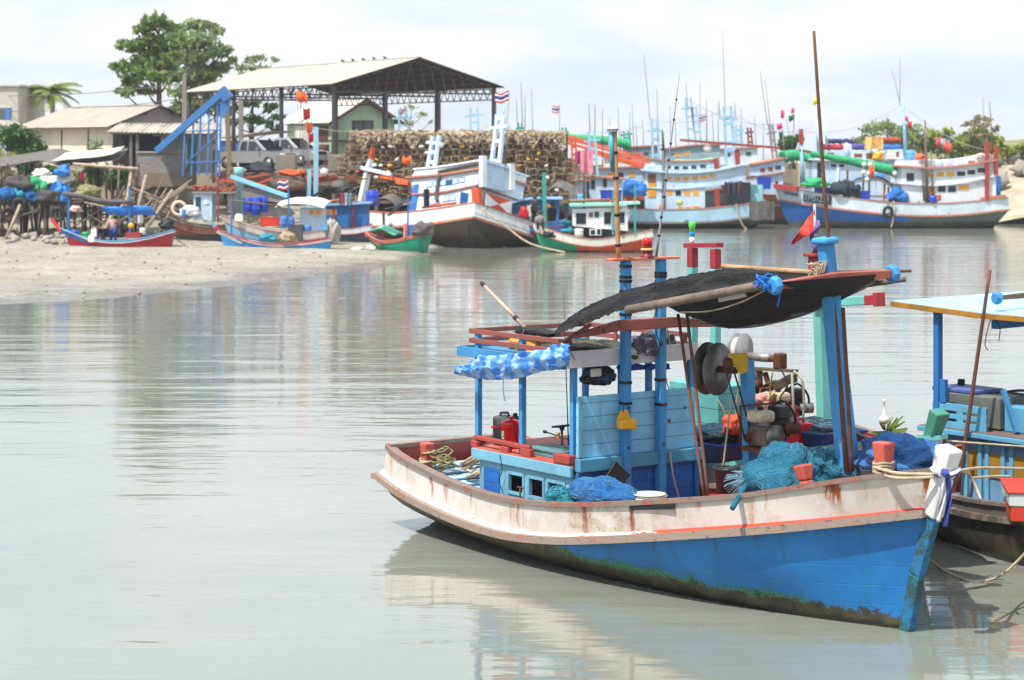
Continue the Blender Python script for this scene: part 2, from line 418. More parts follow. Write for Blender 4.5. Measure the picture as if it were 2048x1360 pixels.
# ------------------------------------------------------------------ land behind the quay, far bank
GZ = 3.9
land = MB()
Q = [(-60, 121), (-19, 121), (-19.2, 124), (-11.5, 124), (-11.2, 122.5), (-3, 123.5), (-.5, 126), (3, 152), (12, 174), (24, 182), (36, 172), (60, 163), (260, 163)]
for (a, b), (c, d) in zip(Q, Q[1:]):
    ya = 1600 if a < 3 else 205; yc_ = 1600 if c <= 3 else 205
    land.add([(a, b, GZ), (c, d, GZ), (c, yc_, GZ), (a, ya, GZ)], [(0, 1, 2, 3)])
    land.add([(a, b, GZ), (c, d, GZ), (c, d - .1, 1.0), (a, b - .1, 1.0)], [(0, 3, 2, 1)])
land.add([(-900, 121, GZ), (-60, 121, GZ), (-60, 1600, GZ), (-900, 1600, GZ)], [(0, 1, 2, 3)])
land.add([(260, 163, GZ), (900, 163, GZ), (900, 205, GZ), (260, 205, GZ)], [(0, 1, 2, 3)])
tag(land.build('quay_ground', plain('packed_earth', rgb(190, 176, 150, .7), .9, .3, .4, .5, bd=.05)), kind='structure')

# ------------------------------------------------------------------ hull builder used for every boat
def hull(root, G, R, W, deck, mats, n=30, keel=-.35, wz=0.0, cap=(.11, .045), rail=(.09, .10), shoulder=1.0, stem=None, inner=.05, keelx=None, planks=0):
    """G gunwale rows (x, half beam, z), R rub-rail rows, W waterline rows (x, half beam), deck rows (x, z); mats: hull, bulwark, cap, rail, deck, inner"""
    def L(rows, s):
        x = rows[0][0] + (rows[-1][0] - rows[0][0]) * s
        return (x,) + tuple(ipol(rows, x))
    ss = [i / n for i in range(n + 1)]
    h = MB(); bw = MB(); cp = MB(); rl = MB(); dk = MB()
    for sg in (-1, 1):
        rings = []; br = []; bi = []; cr = []; rr = []
        for s in ss:
            gx, g, gz = L(G, s); rx, r, rz = L(R, s); wx, w_ = L(W, s); g = max(g, .012); r = max(r, .012); w_ = max(w_, .01)
            kx = wx if keelx is None else wx + keelx * (s - .5)
            ring = []
            for k in range(6):
                q = k / 5; bul = shoulder * .5 * sin(pi * q) * (r - w_) * .5
                ring.append((rx + (wx - rx) * q, sg * (r + (w_ - r) * q + bul), rz + (wz - rz) * q))
            ring.append((wx * .6 + kx * .4, sg * w_ * .55, wz + (keel) * .75)); ring.append((kx, 0, wz + keel))
            rings.append(ring)
            br.append([(gx, sg * g, gz), (gx * .5 + rx * .5, sg * (g * .5 + r * .5 - .012), gz * .5 + rz * .5), (rx, sg * (r - .02), rz)])
            gi = max(g - inner, .005); ri = max(min(r, g) - inner - .02, .004); zd = min(ipol(deck, rx)[0], gz - .02)
            bi.append([(gx, sg * gi, gz), (rx * .5 + gx * .5, sg * min(gi, ri), zd)])
            c1 = cap[0] / 2; cr.append([(gx, sg * (g + c1 * .5), gz + cap[1]), (gx, sg * max(g - c1 * 1.5, 0), gz + cap[1]), (gx, sg * max(g - c1 * 1.5, 0), gz - .003), (gx, sg * (g + c1 * .5), gz - .003)])
            rr.append([(rx, sg * (r - .03), rz + rail[1] / 2), (rx, sg * (r + rail[0]), rz + rail[1] / 2), (rx, sg * (r + rail[0]), rz - rail[1] / 2), (rx, sg * (r - .03), rz - rail[1] / 2)])
        h.loft(rings); bw.m = 0; bw.loft(br); bw.m = 1; bw.loft(bi)
        cp.loft(cr, closed=True, caps=True, smooth=False); rl.loft(rr, closed=True, caps=True, smooth=False)
        if sg < 0: first_h, first_b = rings[0], br[0]
    tr = [(p[0], -p[1], p[2]) for p in first_h[::-1]]
    h.add(list(first_h) + tr, [tuple(range(len(first_h) + len(tr)))])
    bw.m = 0; b = first_b; bw.add([b[0], b[2], (b[2][0], -b[2][1], b[2][2]), (b[0][0], -b[0][1], b[0][2])], [(0, 1, 2, 3)])
    bw.m = 1; zd = ipol(deck, b[2][0])[0]; ix = inner
    bw.add([(b[0][0] + ix, b[0][1] + ix, b[0][2]), (b[2][0] + ix, b[0][1] + ix, zd), (b[2][0] + ix, -b[0][1] - ix, zd), (b[0][0] + ix, -b[0][1] - ix, b[0][2])], [(3, 2, 1, 0)])
    gx, g, gz = G[0]; cp.b2(gx - cap[0] * .3, gx + cap[0] * .8, -g, g, gz + .003, gz + cap[1] + .003)
    rx, r, rz = R[0]; rl.b2(rx - rail[0], rx + .02, -r - rail[0], r + rail[0], rz - rail[1] / 2 + .003, rz + rail[1] / 2 - .003)
    x0 = R[0][0]; x1 = G[-1][0] - .1; rows = []
    for i in range(n + 1):
        x = x0 + (x1 - x0) * i / n; z = ipol(deck, x)[0]
        gw = min(ipol(G, x)[0], ipol(R, x)[0]) - inner * .7; rows.append([(x, -max(gw, .01), z), (x, 0, z + .03), (x, max(gw, .01), z)])
    dk.loft(rows, smooth=False)
    P = {}
    P['hull'] = h.build('hull', mats['hull'], root)
    P['bulwark'] = bw.build('bulwark', [mats['bulwark'], mats.get('inner', mats['bulwark'])], root)
    P['gunwale'] = cp.build('gunwale', mats['cap'], root)
    P['rub_rail'] = rl.build('rub_rail', mats['rail'], root)
    P['deck'] = dk.build('deck', mats['deck'], root)
    if stem:
        sm = MB(); sm.m = 0
        pts = stem['pts']; sm.T = None
        for a, b_ in zip(pts, pts[1:]): sm.beam(a[:3], b_[:3], a[3], a[4], up=(1, 0, 0), w2=b_[3], h2=b_[4])
        P['stem_post'] = sm.build('stem_post', stem['mat'], root, bevel=.012)
    return P
# ================================================================== the near boat
BF = Frame(-.78, 29.45, atan2(-.814, .58))
def b(px, py, ax, v): return BF.on(px, py, ax, v)

def near_hull_mat():
    t = NT('blue_hull_paint'); x, y, z = t.sep()
    n1 = t.noise(scale=3.2, detail=6, rough=.7); n2 = t.noise(scale=24, detail=5, rough=.75); n3 = t.noise(scale=1.1, detail=3)
    blue = t.mix(t.mr(n3, .3, .7), rgb(24, 108, 178, .80), rgb(34, 128, 200, .85))
    blue = t.mix(t.math('MULTIPLY', t.mr(t.noise(t.map((8, 8, .5)), scale=1, detail=4), .52, .70, 0, .8), t.mr(t.math('SUBTRACT', t.math('ADD', .45, t.mr(x, 4, 8.7, .0, .8, False)), z), -.05, .5, 1, .15)), blue, rgb(26, 92, 92, .8))     # green-brown runs below the rail
    blue = t.mix(t.math('MULTIPLY', t.mr(n2, .58, .66), t.mr(n1, .40, .56)), blue, rgb(50, 140, 110, .7))
    top = t.math('SUBTRACT', z, t.math('ADD', t.mr(x, 2.6, 4.4, .52, .0), t.mr(x, 3.5, 8.0, .25, .17)))
    edge = t.math('ADD', top, t.math('ADD', t.mr(n1, .2, .8, -.10, .10, False), t.mr(n2, .2, .8, -.07, .07, False)))
    alg = t.mix(t.mr(n1, .35, .65), rgb(44, 42, 30, .9), rgb(88, 84, 62, .75))
    alg = t.mix(t.mr(n2, .58, .66, 0, .55), alg, rgb(120, 112, 84, .8))
    fr = t.mix(t.mr(n2, .35, .6), rgb(28, 92, 66, .75), rgb(70, 150, 116, .7))
    c = t.mix(t.mr(edge, -.01, .03), alg, fr)
    c = t.mix(t.mr(t.math('ADD', edge, t.math('ADD', t.mr(x, 6.0, 8.2, .0, .05), t.mr(n3, .3, .7, -.05, .05, False))), .045, .09), c, blue)
    wet = t.mr(t.math('ADD', z, t.mr(n1, .2, .8, -.03, .03)), .03, .09)
    c = t.mix(wet, rgb(36, 34, 26, .7), c)
    pl = t.mr(t.math('ABSOLUTE', t.math('SUBTRACT', t.math('FRACT', t.math('DIVIDE', t.math('ADD', z, t.math('MULTIPLY', x, -.055)), .21)), .5)), .47, .495)
    hgt = t.math('SUBTRACT', t.math('ADD', t.math('MULTIPLY', n1, .7), t.math('MULTIPLY', n2, .35)), t.math('MULTIPLY', pl, .45))
    return t.surf(t.bsdf(c, t.mr(n2, .2, .8, .38, .62), t.bump(hgt, .5, .012), spec=.4))
def near_bulwark_mat():
    t = NT('white_bulwark_paint'); x, y, z = t.sep()
    n1 = t.noise(scale=3, detail=6, rough=.7); n2 = t.noise(scale=30, detail=5, rough=.75); n0 = t.noise(scale=.9, detail=3)
    c = t.mix(t.mr(n0, .3, .7), rgb(214, 204, 196, .72), rgb(228, 221, 216, .74))
    old = t.math('MULTIPLY', t.mr(x, 3.2, 4.2), t.mr(x, 5.4, 6.6, 1, 0))            # bare, cracked stretch amidships
    c = t.mix(t.math('MULTIPLY', old, t.mr(n1, .35, .62)), c, rgb(186, 170, 146, .75))
    c = t.mix(t.math('MULTIPLY', t.mr(n1, .46, .62), .35), c, rgb(190, 170, 150, .8))
    st = t.noise(t.map((7, 7, .35)), scale=1, detail=5, rough=.65)
    c = t.mix(t.math('MULTIPLY', t.mr(st, .54, .74, 0, .8), t.mr(n1, .4, .6)), c, rgb(166, 122, 78, .8))
    top = t.mr(x, 2.5, 8.8, .75, 1.65, False)
    for xc, wd, ln, k in ((7.93, .10, .34, 1.0), (8.80, .13, .40, 1.0), (1.15, .05, .42, .7), (1.5, .07, .4, .5), (2.1, .04, .35, .5), (4.55, .06, .30, .7), (5.35, .05, .33, .8), (6.35, .06, .22, .6), (3.2, .04, .4, .6), (7.2, .03, .3, .4), (.55, .05, .3, .5)):
        dx = t.math('ABSOLUTE', t.math('ADD', t.math('SUBTRACT', x, xc), t.mr(n1, .2, .8, -.07, .07, False)))
        m = t.math('MULTIPLY', t.mr(dx, wd * .15, wd, 1, 0), t.mr(t.noise(t.map((26, 26, .8)), scale=1, detail=3), .3, .6, .25, 1))
        zt = 1.05 - .22 * xc + .034 * xc * xc if xc < 6.2 else .82 + (xc - 4) * .178
        m = t.math('MULTIPLY', m, t.mr(t.math('SUBTRACT', zt, z), -.05, ln, 1, 0))
        m = t.math('MULTIPLY', m, 2.6, True)
        c = t.mix(t.math('MULTIPLY', m, k), c, rgb(148, 74, 16, .8))
        c = t.mix(t.math('MULTIPLY', t.mr(dx, 0, wd * .35, 1, 0), t.math('MULTIPLY', t.mr(t.math('SUBTRACT', zt, z), -.05, ln * .35, 1, 0), k * 1.0)), c, rgb(52, 26, 12, .8))
    crack = t.vor(t.map((2.2, 2.2, 7.0)), scale=1.6, feature='DISTANCE_TO_EDGE')
    ck = t.math('MULTIPLY', t.mr(crack, .004, .02, 1, 0), t.math('MULTIPLY', t.mr(n1, .48, .55), t.math('ADD', t.math('MULTIPLY', old, .9), .12)))
    c = t.mix(ck, c, rgb(44, 38, 32, .8))
    chip = t.math('MULTIPLY', t.mr(n2, .655, .675), t.math('ADD', t.math('MULTIPLY', old, .9), .18))
    c = t.mix(chip, c, rgb(70, 62, 52, .8))
    hgt = t.math('SUBTRACT', t.math('ADD', t.math('MULTIPLY', n1, .6), t.math('MULTIPLY', n2, .25)), t.math('ADD', t.math('MULTIPLY', chip, .5), t.math('MULTIPLY', ck, .8)))
    return t.surf(t.bsdf(c, .5, t.bump(hgt, .55, .01), spec=.4))
def rail_mat(a, bcol, cut=.5, key=''):
    t = NT('worn_rail'); n1 = t.noise(scale=2.6, detail=6, rough=.72); n2 = t.noise(t.map((4, 4, 30)), scale=3, detail=4)
    c = t.mix(t.mr(t.math('ADD', t.math('MULTIPLY', n1, .7), t.math('MULTIPLY', n2, .3)), cut - .04, cut + .05), a, bcol)
    c = t.mix(t.mr(t.noise(scale=18, detail=4), .58, .68, 0, .6), c, rgb(80, 66, 56, .8))
    return t.surf(t.bsdf(c, .7, t.bump(t.math('ADD', n1, n2), .5, .008), spec=.25))

SALMON = rgb(206, 96, 78, .78); REDW = rgb(178, 78, 66, .78); GREYW = rgb(140, 122, 112, .78); LBLUE = rgb(118, 180, 206, .76); MBLUE = rgb(60, 146, 208, .86); TEAL = rgb(110, 190, 182, .8)
CABW_LIT = paint(rgb(128, 200, 234, .88), .42, .25, .3, planks=.165); CABP = paint(LBLUE, .45, .4, .35); POSTB = paint(MBLUE, .55, .4, .3, key='post'); DEEPB = paint(rgb(22, 100, 180, .84), .5, .5, .2, planks=.14)  # front screen copy of the cabin blue, lightened to stand in for fill light
SALM = paint(SALMON, .5, .4, .1); REDD = paint(rgb(186, 86, 78, .8), .35, .3, .1); BROWNB = paint(rgb(150, 84, 70, .78), .5, .45, .1); WHITEP = paint(rgb(232, 232, 230, .82), .32, .3, .2)
GREYB = wood('grey_timber', rgb(128, 112, 100, .75)); BROWNW = wood('brown_pole_wood', rgb(110, 78, 58, .8)); DARKW = wood('dark_timber', rgb(66, 54, 46, .8))
BLACK = plain('black_rubber', (.012, .012, .014, 1), .55, .3, 12); STEEL = plain('worn_steel', rgb(150, 146, 140, .6), .42, .35, 9, .3, metal=.7); RUSTM = plain('rusty_iron', rgb(112, 66, 40, .7), .8, .45, 11, .6, metal=.15)
ROPE = wood('hemp_rope', rgb(196, 178, 150, .75)); ROPEG = wood('dull_green_rope', rgb(150, 148, 104, .7))
REDPL = plain('red_plastic', rgb(206, 20, 22, .85), .28, .08, 4, .05, spec=.5); YELPL = plain('yellow_plastic', rgb(238, 176, 14, .85), .35, .1, 5, .08, spec=.5); WHPL = plain('white_plastic', rgb(230, 228, 220, .85), .4, .12, 5, .1)
BLUPL = plain('blue_plastic', rgb(40, 74, 190, .8), .38, .15, 5, .1); GREYPL = plain('grey_plastic', rgb(86, 88, 92, .75), .45, .15, 6, .1); ORPL = plain('orange_plastic', rgb(240, 96, 30, .85), .4, .12, 5, .1); LBPL = plain('light_blue_plastic', rgb(96, 170, 214, .8), .4, .15, 5, .1); GRPL = plain('green_plastic', rgb(40, 160, 90, .8), .4, .15, 5, .1)
NETB = netmat('blue_net', rgb(22, 104, 178, .8), rgb(74, 150, 206, .8), 70); NETT = netmat('teal_net', rgb(22, 112, 144, .84), rgb(84, 160, 178, .84), 80); NETC = netmat('cyan_net', rgb(36, 160, 186, .8), rgb(110, 190, 206, .8), 60); NETD = netmat('dark_net', rgb(40, 46, 54, .8), rgb(92, 112, 124, .8), 50); NETV = netmat('violet_blue_net', rgb(56, 126, 206, .86), rgb(130, 150, 220, .86), 70)

boat = thing('fishing_boat', 'nearest blue and white wooden fishing boat with rust-streaked bulwark and pale blue cabin', 'boat', BF)
G0 = [(-.02, 1.07, 1.04), (.37, 1.12, .945), (1.57, 1.13, .765), (2.77, 1.2, .725), (3.86, 1.24, .80), (4.8, 1.24, .925), (5.67, 1.19, 1.06), (6.9, .955, 1.27), (8.12, .5, 1.555), (8.84, .03, 1.70)]
R0 = [(-.12, 1.10, .66), (.46, 1.13, .52), (1.66, 1.17, .37), (2.85, 1.22, .33), (3.88, 1.25, .41), (4.83, 1.24, .55), (6.4, 1.08, .82), (7.6, .70, 1.035), (8.76, .02, 1.27)]
W0 = [(-.02, .28), (1.36, .595), (2.4, .77), (3.36, .87), (4.76, .835), (5.97, .725), (7.27, .425), (8.34, .01)]
D0 = [(-.2, .74), (.9, .68), (1.7, .60), (3.0, .58), (4.0, .62), (5.2, .74), (6.2, 1.06), (6.6, 1.17), (7.6, 1.38), (8.8, 1.63)]
hp = hull(boat, G0, R0, W0, D0, dict(hull=near_hull_mat(), bulwark=near_bulwark_mat(), cap=rail_mat(rgb(166, 96, 82, .72), GREYW, .45), rail=rail_mat(rgb(186, 96, 74, .75), rgb(160, 140, 126, .78), .40), deck=paint(rgb(196, 104, 84, .75), .5, .4, .0, chip=GREYW), inner=REDD),
          n=56, keel=-.5, cap=(.13, .05), rail=(.10, .085), stem=None)
# bare weathered strake and red line lying on top of the rub rail
rw = MB()
for k in range(56):
    a = ipol(R0, R0[0][0] + (R0[-1][0] - R0[0][0]) * k / 56); c_ = ipol(R0, R0[0][0] + (R0[-1][0] - R0[0][0]) * (k + 1) / 56); xa = R0[0][0] + (R0[-1][0] - R0[0][0]) * k / 56; xb = R0[0][0] + (R0[-1][0] - R0[0][0]) * (k + 1) / 56
    rw.add([(xa, -a[0] + .035, a[1] + .085), (xb, -c_[0] + .035, c_[1] + .085), (xb, -c_[0] - .03, c_[1] + .045), (xa, -a[0] - .03, a[1] + .045)], [(0, 3, 2, 1)])
ft = NT('rail_fillet_paint'); xf = ft.sep()[0]; nf = ft.noise(ft.map((1, 3, 3)), scale=5, detail=6, rough=.7)
rw.build('rail_fillet', ft.surf(ft.bsdf(ft.mix(ft.mr(ft.math('ADD', nf, ft.mr(xf, 4.8, 6.4, -.06, .22)), .52, .56), rgb(232, 214, 200, .82), rgb(206, 72, 54, .8)), .6, ft.bump(nf, .4, .01))), boat)
sm = MB(); sm.beam((8.33, 0, -.4), (8.57, 0, .6), .10, .15); sm.beam((8.57, 0, .6), (8.80, 0, 1.25), .10, .15); sm.build('stem', rail_mat(rgb(40, 116, 160, .8), rgb(50, 84, 70, .75), .5), boat, bevel=.015)
sm = MB(); sm.beam((8.79, 0, 1.24), (8.93, 0, 1.66), .16, .17, w2=.17, h2=.19); sm.beam((8.93, 0, 1.66), (9.02, 0, 1.97), .17, .19, w2=.21, h2=.22); sm.build('stem_post', paint(rgb(226, 224, 222, .8), .4, .3, .1, key='stem'), boat, bevel=.025)
# black strip painting the dark of a worn gap below the cap rail
gp = MB(); q0 = ipol(G0, 5.75); gp.beam((5.35, -1.225, .985), (6.05, -1.165, 1.085), .03, .06); gp.build('gap_shade_strip', BLACK, boat, bevel=.01)

# --- cabin house
x0c, x1c, yc = 1.70, 3.83, -.87
cw = MB(); zb = .55
# near side wall with three openings, mirrored on the far side; tapered stern corner
ZB, Z1, Z2, Z3 = .55, .78, 1.0, 1.13
def side_wall(mb, y, op):
    xs = [1.95] + [v for o_ in op for v in o_] + [x1c]
    mb.b2(1.95, x1c, y - .02, y + .02, ZB, Z1); mb.b2(1.95, x1c, y - .02, y + .02, Z2, Z3)
    e = [1.95] + [v for o_ in op for v in o_] + [x1c]
    for i in range(0, len(e), 2): mb.b2(e[i], e[i + 1], y - .02, y + .02, Z1, Z2)
wins = []
for pa, pb in ((1021, 1049), (1062, 1089), (1100, 1131)):
    wins.append((b(pa, 965, 'y', yc).x, b(pb, 965, 'y', yc).x))
side_wall(cw, yc, wins); side_wall(cw, 1.0, wins)
cw.b2(1.70, 1.74, -.75, .9, ZB, Z3); cw.beam((1.72, -.75, .84), (1.95, yc, .84), .04, .58)
cw.b2(x1c - .02, x1c + .02, -.85, .98, ZB, Z3)
cwo = cw.build('cabin_wall', CABP, boat, bevel=.006)
pn = MB(); pn.b2(1.99, 2.34, yc - .028, yc - .021, .70, 1.02); pn.build('blue_panel', DEEPB, cwo)
for a, c_ in wins:
    fr = MB()
    for z in (Z1 - .012, Z2 + .012): fr.b2(a - .03, c_ + .03, yc - .035, yc - .021, z - .02, z + .02)
    for x in (a - .015, c_ + .015): fr.b2(x - .015, x + .015, yc - .0345, yc - .021, Z1 + .009, Z2 - .009)
    fr.build('window', CABP, cwo)
fl = MB(); fl.b2(1.72, x1c - .03, -.83, .97, .56, .60); fl.build('cabin_floor', BLACK, cwo)
# fascia band, red house top
fb = MB()
for z0, z1, o_ in ((1.105, 1.235, .045),):
    fb.b2(1.78, x1c + .03, yc - o_ - .03, yc - .025, z0, z1); fb.beam((1.60, -.70, 1.17), (1.80, yc - o_ - .012, 1.17), .035, .13)
    fb.b2(1.58, 1.62, -.70, .9, z0, z1)
fb.build('fascia', CABP, cwo, bevel=.008)
tp = MB(); tp.prism([(1.61, -.68), (1.80, -.93), (x1c, -.93), (x1c, 1.05), (1.61, 1.05)], 'z', 1.195, 1.25); tp.build('house_top', SALM, boat)
kr = MB()
for pa, pb, w_ in ((b(945, 885, 'y', -.80), b(985, 900, 'y', -.86), .11),): kr.beam((1.62, -.62, 1.30), (1.66, -.82, 1.30), .10, .09)
kr.beam((1.75, -.86, 1.36), (3.0, -.90, 1.36), .06, .055); kr.beam((1.72, -.88, 1.28), (1.86, -.885, 1.28), .07, .08); kr.beam((2.38, -.89, 1.285), (2.55, -.89, 1.285), .07, .075); kr.beam((2.82, -.89, 1.30), (3.02, -.89, 1.30), .08, .10)
kr.beam((3.52, -.89, 1.31), (3.84, -.89, 1.31), .12, .11)
kr.build('top_rail', paint(rgb(168, 66, 56, .8), .3, .3, .1), boat, bevel=.012)
# front wall: pale planked screen over a deep blue base
fw = MB(); fw.b2(x1c + .005, x1c + .045, -.84, .98, 1.33, 2.06); fo = fw.build('front_screen', CABW_LIT, boat, bevel=.005)
for py_ in (-.82, -.15, .36, .95):
    q = MB(); q.b2(x1c + .046, x1c + .075, py_ - .03, py_ + .03, 1.34, 2.04)
    if py_ in (-.82,): q.build('batten', CABP, fo, bevel=.004)
fs = MB(); fs.b2(x1c + .02, x1c + .13, -.87, 1.02, 1.17, 1.325); fs.build('screen_sill', paint(rgb(74, 152, 184, .8), .35, .4, .2), boat, bevel=.01)
fp = MB(); fp.b2(x1c + .022, x1c + .05, -.82, .97, .58, 1.168); fp.build('front_base', DEEPB, boat)
for yy in (-.84, -.2, .98):
    q = MB(); q.b2(x1c + .05, x1c + .09, yy - .035, yy + .035, .6, 1.165); q.build('base_post', paint(rgb(28, 110, 176, .8), .3, .35, .2), boat, bevel=.006)
# posts, roof
RZ = 2.41
for px_, py_, z0 in ((957, 885, 1.24), (1045, 890, 1.24), (1147, 900, 1.24)):
    p = b(px_, py_, 'y', -.82); q = MB(); q.b2(p.x - .035, p.x + .035, -.855, -.785, z0, 2.72 if px_ < 1100 else RZ); q.build('roof_post', POSTB, boat, bevel=.006)
for xx, yy in ((1.72, .92), (3.0, .95), (x1c - .03, .97), (3.2, .35)):
    q = MB(); q.b2(xx - .035, xx + .035, yy - .035, yy + .035, 1.24, RZ); q.build('roof_post', POSTB, boat, bevel=.006)
rf = MB(); rf.b2(1.56, x1c + .02, -.98, 1.06, RZ + .035, RZ + .075); rfo = rf.build('roof', paint(rgb(70, 146, 190, .8), .4, .4, .1), boat, bevel=.006)
q = MB(); q.b2(1.56, x1c + .02, -1.01, -.985, RZ - .02, RZ + .10); q.b2(1.53, 1.56, -1.0, 1.06, RZ - .02, RZ + .10); q.build('roof_edge', paint(rgb(60, 140, 190, .8), .35, .3, .1), rfo, bevel=.006)
q = MB(); q.b2(x1c + .022, x1c + .062, -.99, 1.02, RZ, RZ + .20); q.build('fascia_board', paint(rgb(214, 210, 214, .82), .45, .4, .2, rough=.6), rfo, bevel=.006)
rl = MB()
for z in (2.58, 2.70): rl.b2(1.62, 3.75, -.875, -.845, z - .03, z + .03); rl.b2(1.62, 3.75, .98, 1.01, z - .03, z + .03); rl.b2(1.61, 1.64, -.84, .98, z - .03, z + .03)
for x in (1.70, 2.3, 3.05, 3.7): rl.b2(x - .03, x + .03, .95, .979, RZ + .08, 2.73)
for x in (3.05, 3.7): rl.b2(x - .03, x + .03, -.844, -.815, RZ + .08, 2.73)
rl.build('roof_rail', BROWNB, boat, bevel=.006)
# gate of two tall taped posts with a plank across, brown beam
for py_ in (-.168, .377):
    gt = MB(); gt.beam((x1c + .11, py_, .62), (x1c + .11, py_, 3.665), .105, .105); g_ = gt.build('gate_post', POSTB, boat, bevel=.012)
    tpz = (3.6, 3.47, 3.42, 3.30, 3.17, 3.11, 3.02, 2.2, 1.95) if py_ < 0 else (3.5, 3.46, 3.2, 3.12, 2.2, 1.9)
    for z in tpz: tm = MB(); tm.box((x1c + .11, py_, z), (.112, .112, .035)); tm.build('tape_band', BLACK, g_)
    for z in (1.42, 1.9): tm = MB(); tm.cyl((x1c + .16, py_, z), (x1c + .175, py_, z), .016, 8); tm.build('bolt', RUSTM, g_)
q = MB(); q.beam((x1c + .11, -.42, 3.683), (x1c + .11, .62, 3.683), .15, .03); q.build('lamp_plank', paint(rgb(212, 126, 92, .8), .3, .25, .1), boat, bevel=.006)
q = MB(); q.beam((x1c + .20, -1.02, 2.80), (x1c + .20, -.35, 2.90), .06, .05, h2=.13); q.beam((x1c + .20, -.35, 2.90), (x1c + .20, .55, 2.90), .06, .13); q.beam((x1c + .20, .55, 2.90), (x1c + .20, 1.25, 2.84), .06, .13, h2=.06); q.build('yoke_beam', BROWNB, boat, bevel=.01)
# red beacon
bl = thing('beacon_light', 'red rotating beacon lamp on the orange plank of the nearest boat', 'beacon', Frame(0, 0, 0)); 
pb = BF.M @ Vector((x1c + .11, .165, 3.70)); bl.matrix_world = Matrix.Translation(pb)
q = MB(); q.lathe([(.09, 0), (.09, .015), (.066, .02), (.066, .075), (.07, .08)], n=20); q.build('base', plain('maroon_plastic', rgb(120, 24, 36, .8), .4), bl)
q = MB(); q.lathe([(.078, .078), (.078, .105), (.066, .108)], n=20); q.build('collar', plain('cream_plastic', rgb(220, 196, 130, .8), .4), bl)
tg = NT('red_lens'); gm = tg.surf(tg.bsdf(tg.mix(tg.wave(scale=9, axis='Z'), rgb(215, 8, 12), rgb(150, 2, 8)), .12, spec=.6)); q = MB(); q.lathe([(.062, .106), (.062, .195), (.054, .222), (.03, .235), (.0, .237)], n=20); q.build('lens', gm, bl)

# mast with crossbeam
mk = b(1700, 952, 'y', 0); mt = b(1652, 478, 'x', 7.6)
ms = MB(); ms.beam((7.6, 0, 1.30), (7.56, -.33, 4.02), .22, .17, up=(1, 0, 0), w2=.15, h2=.13); mo = ms.build('mast', paint(MBLUE, .5, .4, .3, key='mast'), boat, bevel=.02)
q = MB(); q.beam((7.56, -.335, 4.0), (7.56, -.34, 4.07), .22, .22, up=(1, 0, 0)); q.build('mast_cap', paint(rgb(64, 156, 220, .8), .2, .2, .1), mo, bevel=.025)
ca = b(1550, 571, 'x', 7.68); cb = b(1785, 547, 'x', 7.68)
q = MB(); q.beam(ca, (ca + cb) / 2, .09, .07, w2=.12, h2=.15); q.beam((ca + cb) / 2, cb, .12, .15, w2=.09, h2=.08); q.build('crossbeam', paint(rgb(168, 92, 76, .78), .28, .3, .1), boat, bevel=.01)
for p, s_ in ((ca, 1.0), (cb, 1.0)):
    d = (cb - ca).normalized(); q = MB(); R_ = d.to_track_quat('Z', 'Y').to_matrix(); q.lathe([(.075, -.05), (.10, -.025), (.10, .025), (.075, .05)], p, 8, R_); k_ = q.build('beam_knob', paint(rgb(54, 142, 210, .8), .25, .2, .1), boat)
    for pl_ in k_.data.polygons: pl_.use_smooth = False
# bitts and bollards
def bitt(base, top, w_, mat, name='bollard'):
    q = MB(); base = Vector(base); top = Vector(top); m_ = base.lerp(top, .45)
    q.beam(base, m_, w_, w_, up=(1, 0, 0), w2=w_ * .72, h2=w_ * .8); q.beam(m_, top, w_ * .72, w_ * .8, up=(1, 0, 0), w2=w_ * 1.05, h2=w_ * 1.0)
    return q.build(name, mat, boat, bevel=.02)
bitt((8.27, -.18, 1.52), (8.27, -.18, 1.96), .18, SALM); bitt((7.52, -.55, 1.36), (7.46, -.57, 1.66), .16, SALM, 'bollard')
bitt((.42, -.72, .5), (.42, -.72, 1.13), .15, SALM)
# winch post, shelf
p0 = b(1492, 1000, 'y', -.05); 
wp = MB(); wp.beam((6.02, -.02, .6), (6.02, -.02, 1.22), .15, .15); wp.beam((6.02, -.02, 1.0), (6.30, .0, 1.22), .07, .07); wp.build('winch_foot', RUSTM, boat, bevel=.01)
wp = MB(); wp.beam((6.02, -.02, 1.235), (5.96, -.02, 2.62), .13, .12); wp.build('winch_post', POSTB, boat, bevel=.012)
wp = MB(); wp.b2(5.75, 6.65, -.22, .22, 1.215, 1.235); wp.build('engine_shelf', RUSTM, boat)
# ================================================================== things on the near boat
def lump(name, label, cat, mat, c, r, seed, frame=BF, flat=.6, amp=.22, fr=1.6, group=None, extra=None):
    q = MB(); q.blob(c, r, seed, amp, fr, 30, 48, flat=flat, fold=.11)
    if cat in ('net bag', 'net'): q.m = 1; q.strands(c, 30, 48, 150, seed); mat = [mat, STRAND[seed % 3]]; q.m = 0
    if extra: extra(q)
    return tag(q.build(name, mat, None, frame), label, cat, group)
def rope(name, label, pts, r, mat=ROPE, frame=None, group=None, k=6, cat='rope'):
    q = MB(); q.rope(pts, r, k); return tag(q.build(name, mat, None, frame), label, cat, group)

STRAND = [plain('net_strand_%d' % k, c_, .7) for k, c_ in enumerate((rgb(96, 156, 186, .8), rgb(60, 126, 166, .8), rgb(24, 60, 90, .8)))]
